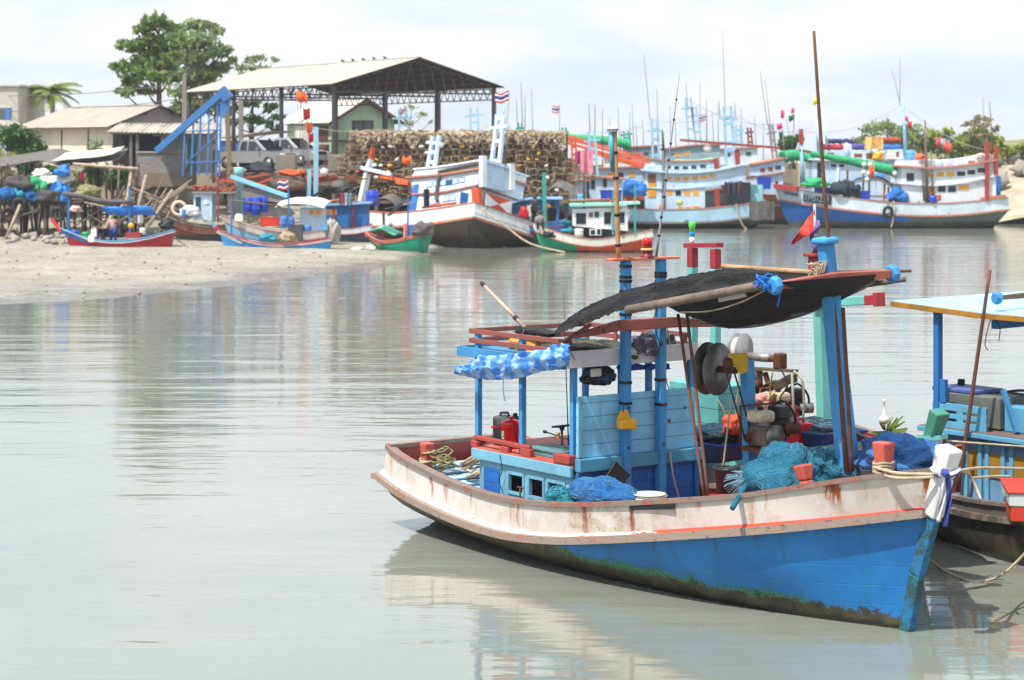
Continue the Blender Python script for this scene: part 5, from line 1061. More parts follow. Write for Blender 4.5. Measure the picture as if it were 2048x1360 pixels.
# --- mint house under the shed
HF = yard_frame(664, 153, 0, -11.5, 18.6); mh = thing('house', 'mint green house with pale roof and brown eaves beneath the open shed', 'house', HF)
MINT = wallmat('mint_wall', rgb(184, 214, 186, .8)); BRN = plain('brown_eave', rgb(104, 62, 54, .7), .8, .3, 3)
HL, HW, HZ, HR = 7.2, 5.0, 7.15, 8.6
q = MB(); q.b2(0, HL, -HW, 0, GZ - .1, HZ); q.add([(0, 0, HZ), (0, -HW, HZ), (0, -HW / 2, HR - .05)], [(0, 1, 2)]); q.build('wall', MINT, mh)
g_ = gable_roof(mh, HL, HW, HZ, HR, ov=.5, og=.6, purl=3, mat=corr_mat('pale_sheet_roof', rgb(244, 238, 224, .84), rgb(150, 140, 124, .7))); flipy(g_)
for c_ in g_.children: flipy(c_)
q = MB(); q.beam((-.62, .52, HZ - .32), (-.62, -HW / 2, HR - .02), .06, .22); q.beam((-.62, -HW / 2, HR - .02), (-.62, -HW - .52, HZ - .32), .06, .22); q.build('barge_board', BRN, mh)
q = MB(); q.m = 0; q.b2(-.05, -.02, -3.3, -1.6, 5.95, 7.1); q.m = 1; q.b2(-.07, -.051, -3.2, -2.5, 6.02, 7.0); q.b2(-.07, -.051, -2.4, -1.7, 6.02, 7.0); q.build('window', [BRN, plain('dim_glass', rgb(96, 106, 110, .7), .2, .2, 2)], mh)
q = MB(); q.b2(-.9, 0, -HW - 1.0, .4, 5.55, 5.72); q.build('awning', BRN, mh)
q = MB(); q.m = 0; q.b2(.6, 2.0, .02, .05, 5.6, 6.7); q.build('window', BRN, mh)
for x_, w_ in ((.9, .06), (1.6, .06)): pass
q = MB(); q.b2(2.2, 5.4, .22, .26, 5.0, 6.75); q.build('signboard', plain('blank_white_board', rgb(226, 222, 214, .8), .6, .1, 3), mh)
q = MB(); q.b2(-3.5, -.3, -HW - 2.5, -HW - .2, 5.2, 5.35); q.b2(-3.4, -3.2, -HW - 2.4, -HW - 2.2, GZ, 5.2); q.b2(-.6, -.4, -HW - 2.4, -HW - 2.2, GZ, 5.2); q.build('lean_to', RUNDER, mh)
q = MB()
for k in range(7): q.b2(-.15 + .02 * k, 1.0 + .02 * k, .3 + .2 * k, .52 + .2 * k, GZ, GZ + 1.5 - .2 * k)
q.build('steps', plain('rust_red_steps', rgb(120, 74, 66, .7), .8), mh)
LF = yard_frame(545, 140, 0, -1, .25); lt = thing('lean_to', 'low pale roofed carport behind the pickups', 'carport', LF)
q = MB(); q.prism([(-.6, 6.15), (3.4, 5.75), (3.4, 5.83), (-.6, 6.24)], 'y', -2.0, 1.8); q.build('roof', corr_mat('pale_sheet_roof2', rgb(244, 236, 220, .84), rgb(150, 140, 124, .7)), lt)
for x_ in (-.4, 3.2):
    for y_ in (-1.8, 1.6): q = MB(); q.b2(x_ - .06, x_ + .06, y_ - .06, y_ + .06, GZ, 5.75); q.build('post', STEELG, lt)
q = MB(); q.b2(-.5, 3.0, 1.5, 1.56, 4.6, 5.6); q.build('blue_sheet', plain('blue_sheet', rgb(60, 120, 190, .8), .6), lt)

# --- long cream house with verandah on the left
CF_ = yard_frame(224, 124, 0, -.69, .73); ch = thing('house', 'long cream house with corrugated cement roof and grey gable', 'house', CF_)
CRM = wallmat('cream_wall', rgb(226, 220, 200, .8), .5); GRY = wallmat('grey_gable', rgb(164, 156, 156, .7), .3)
CL, CW, CZ, CR = 9.6, 6.2, 6.45, 7.55
q = MB(); q.b2(0, CL, -CW, 0, 2.6, CZ); q.build('wall', CRM, ch)
q = MB(); q.add([(-.03, .2, CZ), (-.03, -CW - .2, CZ), (-.03, -CW / 2, CR)], [(0, 1, 2)]); q.b2(-.02, .05, -CW, 0, CZ - .6, CZ); q.build('gable', GRY, ch)
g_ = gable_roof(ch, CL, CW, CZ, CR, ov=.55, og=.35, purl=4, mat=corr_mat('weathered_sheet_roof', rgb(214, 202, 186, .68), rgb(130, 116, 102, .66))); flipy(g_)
for c_ in g_.children: flipy(c_)
q = MB(); q.b2(.0, CL, .01, .03, 2.7, 4.1); q.build('plinth', wallmat('grey_plinth', rgb(160, 154, 146, .7)), ch)
for x_ in (2.4, 5.3): q = MB(); q.b2(x_, x_ + .06, .02, .06, 2.7, 6.2); q.build('pilaster', plain('dark_seam', rgb(110, 100, 90, .7), .8), ch)
VF = Frame(0, 0, 0); vd = thing('verandah', 'verandah with small corrugated roof over a grey block parapet', 'verandah', VF)
va = at(226, 300, 120.5); vb = at(432, 300, 120.5)
def AT(px, py, Y): return at(px, py, Y)
q = MB()
n = 26
for (dz, m_) in ((.05, 0), (0, 1)):
    q.m = m_; q.loft([[(va.x + (vb.x - va.x) * k / n, 118.6, 5.95 + dz - .1 * k / n), (va.x + (vb.x - va.x) * k / n, 122.5, 6.45 + dz)] for k in range(n + 1)], smooth=False)
q.m = 0
for k in range(n): x_ = va.x + (vb.x - va.x) * (k + .5) / n; q.tube([(x_, 118.58, 5.97 - .1 * k / n), (x_, 122.5, 6.5)], .06, 5)
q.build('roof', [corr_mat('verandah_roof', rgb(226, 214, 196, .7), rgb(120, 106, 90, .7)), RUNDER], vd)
for px_ in (262, 275, 325, 372, 428): p_ = at(px_, 300, 118.9); q = MB(); q.b2(p_.x - .08, p_.x + .08, 118.8, 118.96, 1.5 if px_ in (262,) else 3.2, 5.95); q.build('post', plain('grey_post', rgb(130, 124, 120, .7), .8), vd)
pt = NT('block_wall'); br = pt.n('ShaderNodeTexBrick'); pt.put(br.inputs['Vector'], pt.map((1, 1, 1), rot=(pi / 2, 0, 0))); br.inputs['Scale'].default_value = 2.6
for k_, v_ in (('Color1', rgb(168, 162, 158, .72)), ('Color2', rgb(148, 142, 138, .72)), ('Mortar', rgb(120, 114, 110, .7))): br.inputs[k_].default_value = v_
BLK = pt.surf(pt.bsdf(br.outputs['Color'], .9, spec=.1))
a = at(275, 300, 118.3); c_ = at(370, 300, 118.3)
q = MB(); q.b2(a.x, c_.x, 118.2, 118.4, 3.75, 4.85); q.build('parapet', BLK, vd); q = MB(); q.b2(a.x - .05, c_.x + .05, 118.12, 118.45, 4.852, 4.93); q.build('coping', plain('pale_coping', rgb(190, 180, 160, .7), .8), vd)
q = MB(); q.b2(a.x - .1, c_.x + .1, 118.1, 122, 3.0, 3.745); q.build('floor_slab', wallmat('old_concrete', rgb(150, 136, 120, .65), .6), vd)
for px_ in (280, 310, 345, 366): p_ = at(px_, 300, 118.5); q = MB(); q.b2(p_.x - .18, p_.x + .18, 118.4, 118.8, 1.2, 3.0); q.build('pier', wallmat('old_concrete', rgb(150, 136, 120, .65), .6), vd)
q = MB(); a = at(226, 300, 121.8); c_ = at(430, 300, 121.8); q.b2(a.x, a.x + 2.2, 121.8, 121.9, 2.6, 5.9); q.build('dark_interior', plain('dark_wood_wall', rgb(58, 48, 44, .6), .9, .4, 3), vd)
q = MB(); q.b2(a.x + 2.2, c_.x, 121.8, 121.9, 3.7, 6.3); q.build('back_wall', wallmat('pale_wall', rgb(206, 204, 200, .75)), vd)
q = MB(); p_ = at(304, 300, 121.7); q.b2(p_.x - .6, p_.x + .6, 121.72, 121.79, 4.2, 5.75); q.build('doorway', plain('dark_wood_wall', rgb(58, 48, 44, .6), .9, .4, 3), vd)
q = MB(); p_ = at(382, 300, 121.7); q.b2(p_.x - .3, p_.x + .3, 121.72, 121.79, 3.9, 5.6); q.build('teal_door', plain('teal_door', rgb(96, 180, 166, .7), .6), vd)
# block at the far left edge, small house before it
bf = thing('building', 'pale two storey block with blue shuttered window at the left edge', 'building', ID); a = at(-60, 300, 138); c_ = at(36, 300, 138)
q = MB(); q.b2(a.x, c_.x, 138, 146, GZ - .2, 9.05); q.build('wall', wallmat('pale_block_wall', rgb(206, 202, 192, .75), .3), bf); q = MB(); q.b2(a.x, c_.x + .15, 137.85, 146, 9.06, 9.18); q.build('cornice', wallmat('pale_cornice', rgb(220, 216, 206, .8), .3), bf)
p_ = at(5, 300, 138); q = MB(); q.b2(p_.x - .45, p_.x + .2, 137.94, 137.99, 6.95, 7.55); w__ = q.build('window', plain('dim_glass', rgb(96, 106, 110, .7), .2, .2, 2), bf); q = MB(); q.b2(p_.x + .18, p_.x + .52, 137.92, 137.98, 6.85, 7.65); q.build('shutter', plain('blue_shutter', rgb(60, 130, 200, .8), .6), w__); q = MB(); q.b2(p_.x - .5, p_.x + .55, 137.9, 138, 7.68, 7.76); q.build('hood', wallmat('pale_cornice', rgb(220, 216, 206, .8), .3), w__)
sf = thing('house', 'low grey gabled house half hidden behind the dark green bush', 'house', ID); a = at(-70, 300, 128); c_ = at(27, 300, 128)
q = MB(); q.b2(a.x, c_.x, 128, 133, 2.6, 5.75); q.add([(a.x, 127.99, 5.75), (c_.x + .5, 127.99, 5.75), ((a.x + c_.x) / 2 + .3, 127.99, 6.7)], [(0, 1, 2)]); q.build('wall', wallmat('bluish_wall', rgb(196, 198, 206, .75), .3), sf)
q = MB(); m_ = (a.x + c_.x) / 2 + .3; q.prism([(m_, 6.72), (c_.x + .8, 5.66), (c_.x + .8, 5.74), (m_, 6.80), (a.x - .3, 5.74), (a.x - .3, 5.66)], 'y', 127.7, 133.2); q.build('roof', ROOFW, sf)
# utility pole and wires
up = thing('utility_pole', 'grey concrete utility pole between the trees', 'pole', ID); p_ = at(369, 300, 126)
q = MB(); q.beam((p_.x, 126, GZ - .2), (p_.x, 126, 9.3), .32, .32, w2=.22, h2=.22); q.build('post', wallmat('pole_concrete', rgb(160, 150, 140, .7), .3), up); q = MB(); q.beam((p_.x - .1, 126, 9.1), (p_.x + .45, 126, 9.75), .08, .08); q.build('bracket', STEELG, up)
for k, (za, zb_) in enumerate(((8.9, 9.6), (8.0, 8.5), (7.2, 7.6))):
    q = MB(); q.tube(sag((p_.x, 126, za), (-45, 150, zb_), .8, 12), .022, 4); tag(q.build('power_line', plain('wire', rgb(120, 124, 130, .6), .7), None), ('highest', 'middle', 'lowest')[k] + ' power line running left from the concrete pole', 'wire')
q = MB(); pp = at(482, 300, 130); q.beam((pp.x, 130, GZ - .1), (pp.x, 130, 8.0), .26, .26); tag(q.build('concrete_post', wallmat('pole_concrete', rgb(160, 150, 140, .7), .3), None), 'pale concrete post under the left eave of the shed', 'post')

# --- blue conveyor chute
cv = thing('conveyor_chute', 'blue steel conveyor chute rising on a lattice frame', 'conveyor', ID)
CBL = paint(rgb(62, 124, 192, .82), .25, .35, .3, key='cv', sc=.4)
a = at(318, 306, 117.6); c_ = at(446, 192, 117.6); q = MB(); up_ = Vector((0, 1, 0)); d = (c_ - a).normalized(); n_ = Vector((-d.z, 0, d.x))
q.beam(a, c_, .7, .06, up=n_); q.beam(a + Vector((0, -.36, 0)) + n_ * .15, c_ + Vector((0, -.36, 0)) + n_ * .15, .05, .34, up=n_); q.beam(a + Vector((0, .36, 0)) + n_ * .15, c_ + Vector((0, .36, 0)) + n_ * .15, .05, .34, up=n_); q.build('trough', CBL, cv)
q = MB(); q.box(c_ + Vector((.1, 0, .1)), (.55, .8, .7), (0, -.7, 0)); q.b2(c_.x - .1, c_.x + .35, 117.3, 117.9, c_.z - 1.2, c_.z - .2); q.build('head_box', CBL, cv)
for px_, t_ in ((371, .42), (388, .55), (403, .67), (420, .8), (437, .93), (444, 1.0)):
    f = (px_ - 318) / 128; top = a.lerp(c_, f) - Vector((0, 0, .1)); q = MB(); q.beam((top.x - .12, 117.35, 3.6), (top.x, 117.35, top.z), .09, .09); q.build('strut', CBL, cv)
q = MB(); x0_ = at(371, 300, 117.35).x; x1_ = at(444, 300, 117.35).x
for z_ in (4.3, 6.0): q.beam((x0_, 117.3, z_), (x1_, 117.3, z_ + .1), .07, .07)
q.beam((x0_, 117.3, 4.3), (x1_, 117.3, 6.0), .05, .05); q.build('rail', CBL, cv)
q = MB(); p_ = at(455, 300, 117.4); q.beam((p_.x + .15, 117.4, 1.6), (p_.x, 117.4, 7.0), .26, .24); tag(q.build('timber_post', wood('weathered_post', rgb(146, 124, 96, .75)), None), 'tall weathered timber post beside the conveyor head', 'post')

# --- seawall with broken edge
swm = wallmat('seawall_concrete', rgb(146, 136, 120, .65), .7)
q = MB()
def swp(u, v):
    x = -16.2 + 15.5 * u; y = 119.6 + 2.2 * u; n_ = mnoise.noise(Vector((x * .9, v * 3, 2))); 
    return (x, y - .1 + .3 * n_ + 2.4 * (1 - smooth(.38, .5, v)), 2.0 + 1.75 * v + (.22 * mnoise.noise(Vector((x * 1.7, 0, 5))) if v > .9 else 0))
q.grid(swp, 60, 8); q.grid(lambda u, v: (-16.2 + 15.5 * u, 119.6 + 2.2 * u + 4 * v, 3.76 + .2 * v + (.22 * mnoise.noise(Vector(((-16.2 + 15.5 * u) * 1.7, 0, 5))) if v < .1 else 0)), 60, 3)
tag(q.build('seawall', swm, None), 'broken concrete seawall below the pickups', 'seawall')
for k, (px_, w_) in enumerate(((572, 1.15), (675, 1.0))): p_ = at(px_, 300, 121.5); q = MB(); q.b2(p_.x - w_ / 2, p_.x + w_ / 2, 121.2, 121.9, 3.8, 4.75); tag(q.build('concrete_block', wallmat('block_concrete', rgb(160, 150, 136, .65), .3), None, bevel=.04), ('grey concrete block in front of the far pickup', 'grey concrete block left of the crab traps')[k], 'block')

# --- pickups
def pickup(label, frame, col):
    v = thing('pickup_truck', label, 'pickup truck', frame)
    t = NT('car_paint'); body = t.surf(t.bsdf(col, .3, spec=.6, metal=.25))
    q = MB(); side = [(0, .45), (0, 1.02), (1.75, 1.05), (1.80, 1.05), (3.7, 1.06), (4.9, .92), (5.1, .8), (5.12, .42), (4.75, .36), (.3, .36)]
    def sec(y, k): return [(x, y, z) for x, z in side]
    q.loft([sec(-.86, 0), sec(-.88, 0), sec(.88, 0), sec(.86, 0)], closed=True, caps=True, smooth=False); bo = q.build('body', body, v, bevel=.05)
    cab = [(1.78, 1.05), (1.95, 1.66), (2.3, 1.72), (3.1, 1.70), (3.95, 1.07)]
    q = MB(); q.loft([[(x, s_ * (.82 if z < 1.3 else .68), z) for x, z in cab] for s_ in (-1, 1)], closed=True, caps=True, smooth=False); q.build('cab', body, v, bevel=.04)
    GL = plain('dark_car_glass', (.012, .014, .016, 1), .08, .1, 2, spec=.7)
    for s_ in (-1, 1):
        for p in ([(2.0, 1.12), (2.1, 1.58), (2.45, 1.6), (2.5, 1.12)], [(2.62, 1.12), (2.6, 1.6), (3.05, 1.6), (3.6, 1.12)]):
            q = MB(); q.add([(x, s_ * ((.83 if z < 1.3 else .715) + .012), z) for x, z in p], [(0, 1, 2, 3)]); q.build('side_window', GL, v, solid=.01)
        for x_ in (1.0, 4.15):
            w_ = MB(); w_.cyl((x_, s_ * .72, .36), (x_, s_ * .92, .36), .36, 22); wo_ = w_.build('wheel', BLACK, v); w_ = MB(); w_.cyl((x_, s_ * .9, .36), (x_, s_ * .935, .36), .21, 14); w_.build('rim', plain('alloy', rgb(150, 150, 152, .7), .35, metal=.6), wo_)
        q = MB(); q.box((5.0, s_ * .66, .82), (.22, .36, .17)); q.build('headlight', plain('headlight_glass', rgb(226, 230, 234, .85), .15), v, bevel=.04)
        q = MB(); q.box((3.45, s_ * 1.0, 1.16), (.12, .2, .16)); q.build('mirror', body, v, bevel=.03)
    q = MB(); q.add([(3.16, -.62, 1.66), (3.16, .62, 1.66), (3.92, .76, 1.11), (3.92, -.76, 1.11)], [(0, 1, 2, 3)]); 
    for w2 in q.v: w2 += Vector((.03, 0, .03))
    q.build('windscreen', GL, v, solid=.01)
    q = MB(); q.box((5.12, 0, .80), (.04, .9, .2)); q.build('grille', BLACK, v); q = MB(); q.box((5.1, 0, .48), (.14, 1.74, .2)); q.build('bumper', body, v, bevel=.04)
    q = MB(); q.b2(.12, 1.7, -.72, .72, 1.03, 1.062); q.build('bed', BLACK, v)
    return v
pa = at(450, 300, 127.5); pickup('older silver pickup nearest the conveyor frame', Frame(pa.x - .3, 128.6, radians(-32), GZ), (.24, .25, .26, 1))
pb2 = at(522, 300, 131.5); pickup('newer silver pickup parked beyond the older one', Frame(pb2.x - .5, 132.6, radians(-32), GZ + .12), (.30, .31, .33, 1))

# --- plants
def leafmat(name, col, k=.5):
    t = NT(name); n1 = t.noise(scale=1.1, detail=3); c = t.mix(t.mr(n1, .3, .7), mulc(col, 1 - k), mulc(col, 1 + k))
    oi = t.n('ShaderNodeObjectInfo'); bs = t.bsdf(c, .55, spec=.3); tr = t.n('ShaderNodeBsdfTranslucent'); t.put(tr.inputs[0], mulc(col, 1.5)); mx_ = t.n('ShaderNodeMixShader'); mx_.inputs[0].default_value = .3
    t.t.links.new(bs, mx_.inputs[1]); t.t.links.new(tr.outputs[0], mx_.inputs[2]); return t.surf(mx_.outputs[0])
BARK = wood('tree_bark', rgb(112, 92, 76, .7))
def leaves(q, c, r, n, size, rng, flat=.6):
    for k in range(n):
        d = Vector((rng.gauss(0, .5), rng.gauss(0, .5), rng.gauss(0, .5) * flat)); 
        if d.length > 1.15: d *= 1.1 / d.length
        p = Vector(c) + Vector((d.x * r, d.y * r, d.z * r)); s_ = size * rng.uniform(.6, 1.3)
        nrm = Vector((rng.gauss(0, .7), rng.gauss(0, .7), rng.uniform(.1, 1))).normalized(); a_ = nrm.orthogonal().normalized(); a_ = (Matrix.Rotation(rng.uniform(0, 6.28), 3, nrm) @ a_); b_ = nrm.cross(a_)
        q.add([p - a_ * s_, p - b_ * s_ * .45 + nrm * s_ * .12, p + a_ * s_, p + b_ * s_ * .45 + nrm * s_ * .12], [(0, 1, 2, 3)])
def tree(label, base, top, clumps, mat, tr=.22, n=170, size=.26, seed=1, name='tree', cat='tree', lean=(0, 0), group=None, zsq=.55):
    """clumps: (dx, dy, z, radius) leaf masses, each carried by a limb from the trunk"""
    rng = random.Random(seed); t_ = thing(name, label, cat, Frame(base[0], base[1], 0, base[2]), group)
    q = MB(); tp = Vector((lean[0], lean[1], top)); tk = [Vector((0, 0, -.2)), Vector((lean[0] * .2, lean[1] * .2, top * .35)), Vector((lean[0] * .6, lean[1] * .6, top * .7)), tp]; path = smooth_path(tk, 4)
    q.tube(path, [tr * (1 - .75 * k / (len(path) - 1)) for k in range(len(path))], 9)
    for (dx, dy, z, r_) in clumps:
        zb_ = max(top * .25, z - max(.8, hypot(dx, dy) * .55)); f = min(.98, zb_ / top); s_ = path[int(f * (len(path) - 1))]; e = Vector((dx, dy, z - r_ * .2)); m_ = s_.lerp(e, .55) + Vector((0, 0, -.15 * (e - s_).length * .5))
        q.tube(smooth_path([s_, m_, e], 3), [tr * .38, tr * .34, tr * .3, tr * .24, tr * .2, tr * .14, tr * .08][:7], 6)
    q.build('trunk', BARK, t_)
    q = MB()
    for (dx, dy, z, r_) in clumps:
        leaves(q, (dx, dy, z), r_, int(n * r_ * r_), size, rng, zsq)
        for k in range(4):
            a_ = rng.uniform(0, 6.28); leaves(q, (dx + cos(a_) * r_ * .9, dy + sin(a_) * r_ * .9, z + rng.uniform(-.3, .3) * r_), r_ * .42, int(n * .2 * r_ * r_), size, rng, zsq)
    q.build('crown', mat, t_); return t_
def pxclumps(base, Y, rows, rng):
    return [((px - CX) / F * Y - base.x, rng.uniform(-1, 1) * 1.4, H - (py - HY) / F * Y - base.z, r_ / F * Y) for px, py, r_ in rows]
LG1 = leafmat('almond_leaves', rgb(112, 138, 66, .85)); LG2 = leafmat('grey_green_leaves', rgb(128, 144, 94, .85)); LG3 = leafmat('yellow_green_leaves', rgb(150, 160, 70, .85)); LG4 = leafmat('deep_green_leaves', rgb(56, 96, 40, .85)); LG5 = leafmat('brownish_leaves', rgb(150, 142, 104, .8))
rng = random.Random(11)
ba = at(318, 300, 134); ba.z = GZ
tree('tall almond tree with tiered crown, left of the pair behind the cream house', ba, 8.6, pxclumps(ba, 134, [(310, 45, 24), (285, 58, 20), (335, 50, 18), (262, 92, 22), (300, 82, 26), (335, 88, 24), (255, 135, 22), (290, 122, 24), (328, 128, 22), (262, 160, 20), (300, 150, 20), (340, 158, 18), (258, 185, 17), (290, 180, 16), (320, 108, 20), (350, 115, 16)], rng), LG1, .26, 210, .30, 3)
bb_ = at(375, 300, 150); bb_.z = GZ
tree('broad grey green tree with open crown behind the shed roof end', bb_, 8.8, pxclumps(bb_, 150, [(375, 48, 20), (405, 52, 22), (350, 62, 20), (430, 62, 14), (375, 82, 30), (415, 85, 28), (360, 115, 26), (395, 115, 30), (435, 105, 22), (455, 100, 12), (370, 150, 24), (410, 145, 28), (445, 135, 20), (465, 118, 10), (360, 185, 22), (395, 180, 24), (375, 215, 24), (405, 215, 26), (440, 220, 22), (350, 225, 18)], rng), LG2, .26, 190, .28, 5)
bc = at(505, 300, 154); bc.z = GZ
tree('thin topped leafy tree rising over the shed roof', bc, 5.6, pxclumps(bc, 154, [(500, 120, 14), (520, 112, 11), (545, 118, 9), (480, 135, 14), (515, 138, 14), (540, 135, 8), (490, 155, 14), (470, 122, 8), (530, 152, 11)], rng), LG2, .16, 120, .24, 7)
bd = at(430, 300, 149); bd.z = GZ
tree('yellow green bushy tree under the shed eave', bd, 4.4, pxclumps(bd, 149, [(425, 150, 16), (400, 165, 18), (440, 170, 16), (420, 195, 18), (455, 185, 12), (395, 205, 16)], rng), LG3, .14, 130, .24, 9)
be = at(500, 300, 152); be.z = GZ
tree('dark tree in the shade behind the shed columns', be, 3.8, pxclumps(be, 152, [(470, 215, 18), (500, 205, 18), (535, 215, 18), (490, 240, 18), (520, 240, 18), (555, 235, 14), (545, 255, 14), (465, 245, 14)], rng), LG4, .14, 110, .26, 10)
bg_ = at(820, 300, 150); bg_.z = GZ
tree('wispy small tree behind the right side of the shed', bg_, 3.2, pxclumps(bg_, 150, [(800, 225, 11), (825, 215, 11), (845, 230, 11), (815, 245, 10), (860, 245, 8)], rng), LG2, .09, 60, .2, 12)
# coconut palm
pmf = at(103, 300, 142); pm = thing('coconut_palm', 'coconut palm behind the long cream house', 'palm tree', Frame(pmf.x, 142, 0, GZ))
q = MB(); path = smooth_path([(0, 0, -.2), (.1, 0, 1.8), (.05, 0, 4.9)], 5); q.tube(path, [.2 - .006 * k for k in range(len(path))], 9); q.build('trunk', BARK, pm)
rng = random.Random(4)
PLM = leafmat('palm_leaves', rgb(122, 138, 66, .85))
for k in range(26):
    a_ = k * 2.4; el = rng.uniform(-.25, 1.15); L_ = rng.uniform(1.7, 2.3); q = MB(); sp = []
    for j in range(9):
        f = j / 8; rr = L_ * f; sp.append(Vector((.05 + cos(a_) * rr * cos(el * (1 - f * .5)), sin(a_) * rr * cos(el * (1 - f * .5)), 4.9 + sin(el) * rr * .85 - .95 * f * f * L_ * .5)))
    q.tube(sp, [.035 - .003 * j for j in range(9)], 5)
    for j in range(1, 26):
        f = j / 26 * 7.99; i = int(f); p = sp[i].lerp(sp[i + 1], f - i); d = (sp[i + 1] - sp[i]).normalized(); sd_ = d.cross(Vector((0, 0, 1))).normalized(); ln = .75 * (1 - abs(j / 26 - .4) * .9)
        for s_ in (-1, 1): e = p + sd_ * s_ * ln * .8 + d * ln * .5 + Vector((0, 0, -.30 * ln)); q.add([p - d * .05, p + d * .05, e], [(0, 1, 2)])
    q.build('frond', PLM, pm)
def bush(label, px, py, Y, rx, rz, z0, mat, seed, n=500, size=.2, name='bush'):
    c = at(px, py, Y); t_ = thing(name, label, 'bush', Frame(c.x, Y, 0, z0)); rng = random.Random(seed); q = MB()
    for k in range(6): q.tube([(rng.uniform(-.3, .3), 0, -.3), (rng.uniform(-.7, .7) * rx, rng.uniform(-.5, .5), (c.z - z0) * rng.uniform(.7, 1.3))], [.05, .015], 5)
    q.build('stems', BARK, t_); q = MB()
    for k in range(9): leaves(q, (rng.uniform(-.8, .8) * rx, rng.uniform(-.5, .5) * rx, (c.z - z0) + rng.uniform(-.7, .75) * rz), min(rx, rz) * rng.uniform(.45, .75), n // 9, size, rng, .8)
    q.build('foliage', mat, t_); return t_
bush('dark green bush against the cream wall at left', 48, 288, 119, 1.15, 1.0, 2.4, LG4, 3, 1700, .17)
bush('yellow and orange leafed shrub at the left edge', 8, 318, 117.5, .7, .5, 2.4, LG3, 4, 500, .15)
bush('pale green shrub before the cream wall', 185, 300, 119, .6, .5, 2.5, LG2, 5, 260, .15)
bush('light green shrub growing through the jetty', 192, 358, 116.5, .55, .8, 1.2, LG2, 6, 420, .16)
for k, (px_, py_, rx_, rz_, lab) in enumerate(((25, 358, 1.0, .8, 'scrubby bush under the left jetty roof'), (88, 362, 1.2, .8, 'low bush behind the jetty bundles'), (142, 370, .9, .8, 'bush at the foot of the cream house wall'), (236, 366, .6, .7, 'small bush beside the verandah pier'))): bush(lab, px_, py_, 118.6, rx_, rz_, 1.6, (LG2, LG4)[k % 2], 60 + k, 700, .16)
# right bank: hill, shrubs, rocks
hl_ = MB()
def hp_(u, v):
    x = 26 + 46 * u; y = 163 + 20 * v; h = 2.6 * sin(pi * min(1, max(0, (x - 26) / 44))) ** .6 * sin(pi * min(1, v * .8 + .1)) if 26 < x < 72 else 0
    return (x, y, GZ - .05 + h * .8 + .3 * mnoise.noise(Vector((x * .4, y * .4, 0))))
hl_.grid(hp_, 50, 16); tag(hl_.build('hillside', plain('dry_hill', rgb(150, 150, 96, .65), .9, .3, .5, .5, bd=.1)), kind='structure')
rng = random.Random(21)
for k, (px_, py_, rx_, rz_, lab, m_) in enumerate(((1930, 282, 1.6, .75, 'green scrub on the bank behind the lifebuoy', LG3), (1975, 292, 1.5, .7, 'rounded green scrub near the right rocks', LG3), (2015, 300, 1.3, .6, 'rightmost low scrub above the rocks', LG3), (1885, 290, 1.5, .6, 'pale scrub behind the orange flags', LG2), (1840, 285, 1.4, .7, 'green scrub right of the blue trawler mast', LG3), (1585, 287, .8, .4, 'small dark scrub between the far masts', LG4), (2045, 318, 1.2, .5, 'low scrub cut off by the right edge', LG2))):
    bush(lab, px_, py_, 162 - .5 * (k % 3), rx_ * 1.25, rz_ * 1.3, GZ, m_, 30 + k, 900, .23, 'scrub')
for (px_, py_, lab, rows, m_, sd_) in ((1775, 258, 'spreading green tree behind the blue trawler', [(1740, 262, 22), (1765, 252, 22), (1795, 262, 20), (1825, 258, 18), (1718, 280, 16), (1750, 282, 20), (1785, 283, 20), (1830, 285, 18), (1850, 275, 12)], LG2, 3), (1955, 258, 'thin brownish tree on the right bank', [(1935, 248, 12), (1950, 240, 11), (1968, 252, 12), (1940, 268, 12), (1962, 272, 11), (1982, 240, 9), (1985, 258, 10)], LG5, 4)):
    ba = at(px_, 300, 160); ba.z = GZ; tree(lab, ba, max(.9, H - (py_ - HY) / F * 160 - GZ), pxclumps(ba, 160, rows, rng), m_, .12, 95, .26, sd_)
ROCK = plain('pale_rock', rgb(186, 178, 168, .62), .9, .3, 1.5, .6, bd=.08)
rk = MB(); rk.blob((0, 0, .35), (.62, .5, .45), 2, .35, 1.8, 8, 12); rk0 = rk.build('boulder', ROCK, None); tag(rk0, 'pale boulder on the stone bank at the right edge', 'boulder', 'boulders on the right bank')
for k in range(70):
    o = rk0 if k == 0 else rk0.copy()
    if k: COL.objects.link(o)
    x_ = rng.uniform(33.6, 46); y_ = rng.uniform(152, 162); z_ = 1.75 + (y_ - 152) * .24; s_ = rng.uniform(.6, 1.35)
    o.matrix_world = Matrix.Translation((x_ + (y_ - 148) * .15, y_, z_)) @ Euler((rng.uniform(-.5, .5), rng.uniform(-.5, .5), rng.uniform(0, 6))).to_matrix().to_4x4() @ Matrix.Scale(s_, 4)
bkm = MB(); bkm.grid(lambda u, v: (30 + 34 * u, 146 + 17 * v, -.6 + smooth(0, .12, u) * (.9 + .25 * sin(u * 9)) + 4.0 * v * smooth(0, .2, u) ** .6 + .25 * mnoise.noise(Vector((u * 14, v * 7, 0)))), 50, 24); tag(bkm.build('stone_bank', plain('bank_earth', rgb(196, 184, 158, .65), .9, .3, .8, .6, bd=.1)), kind='structure')
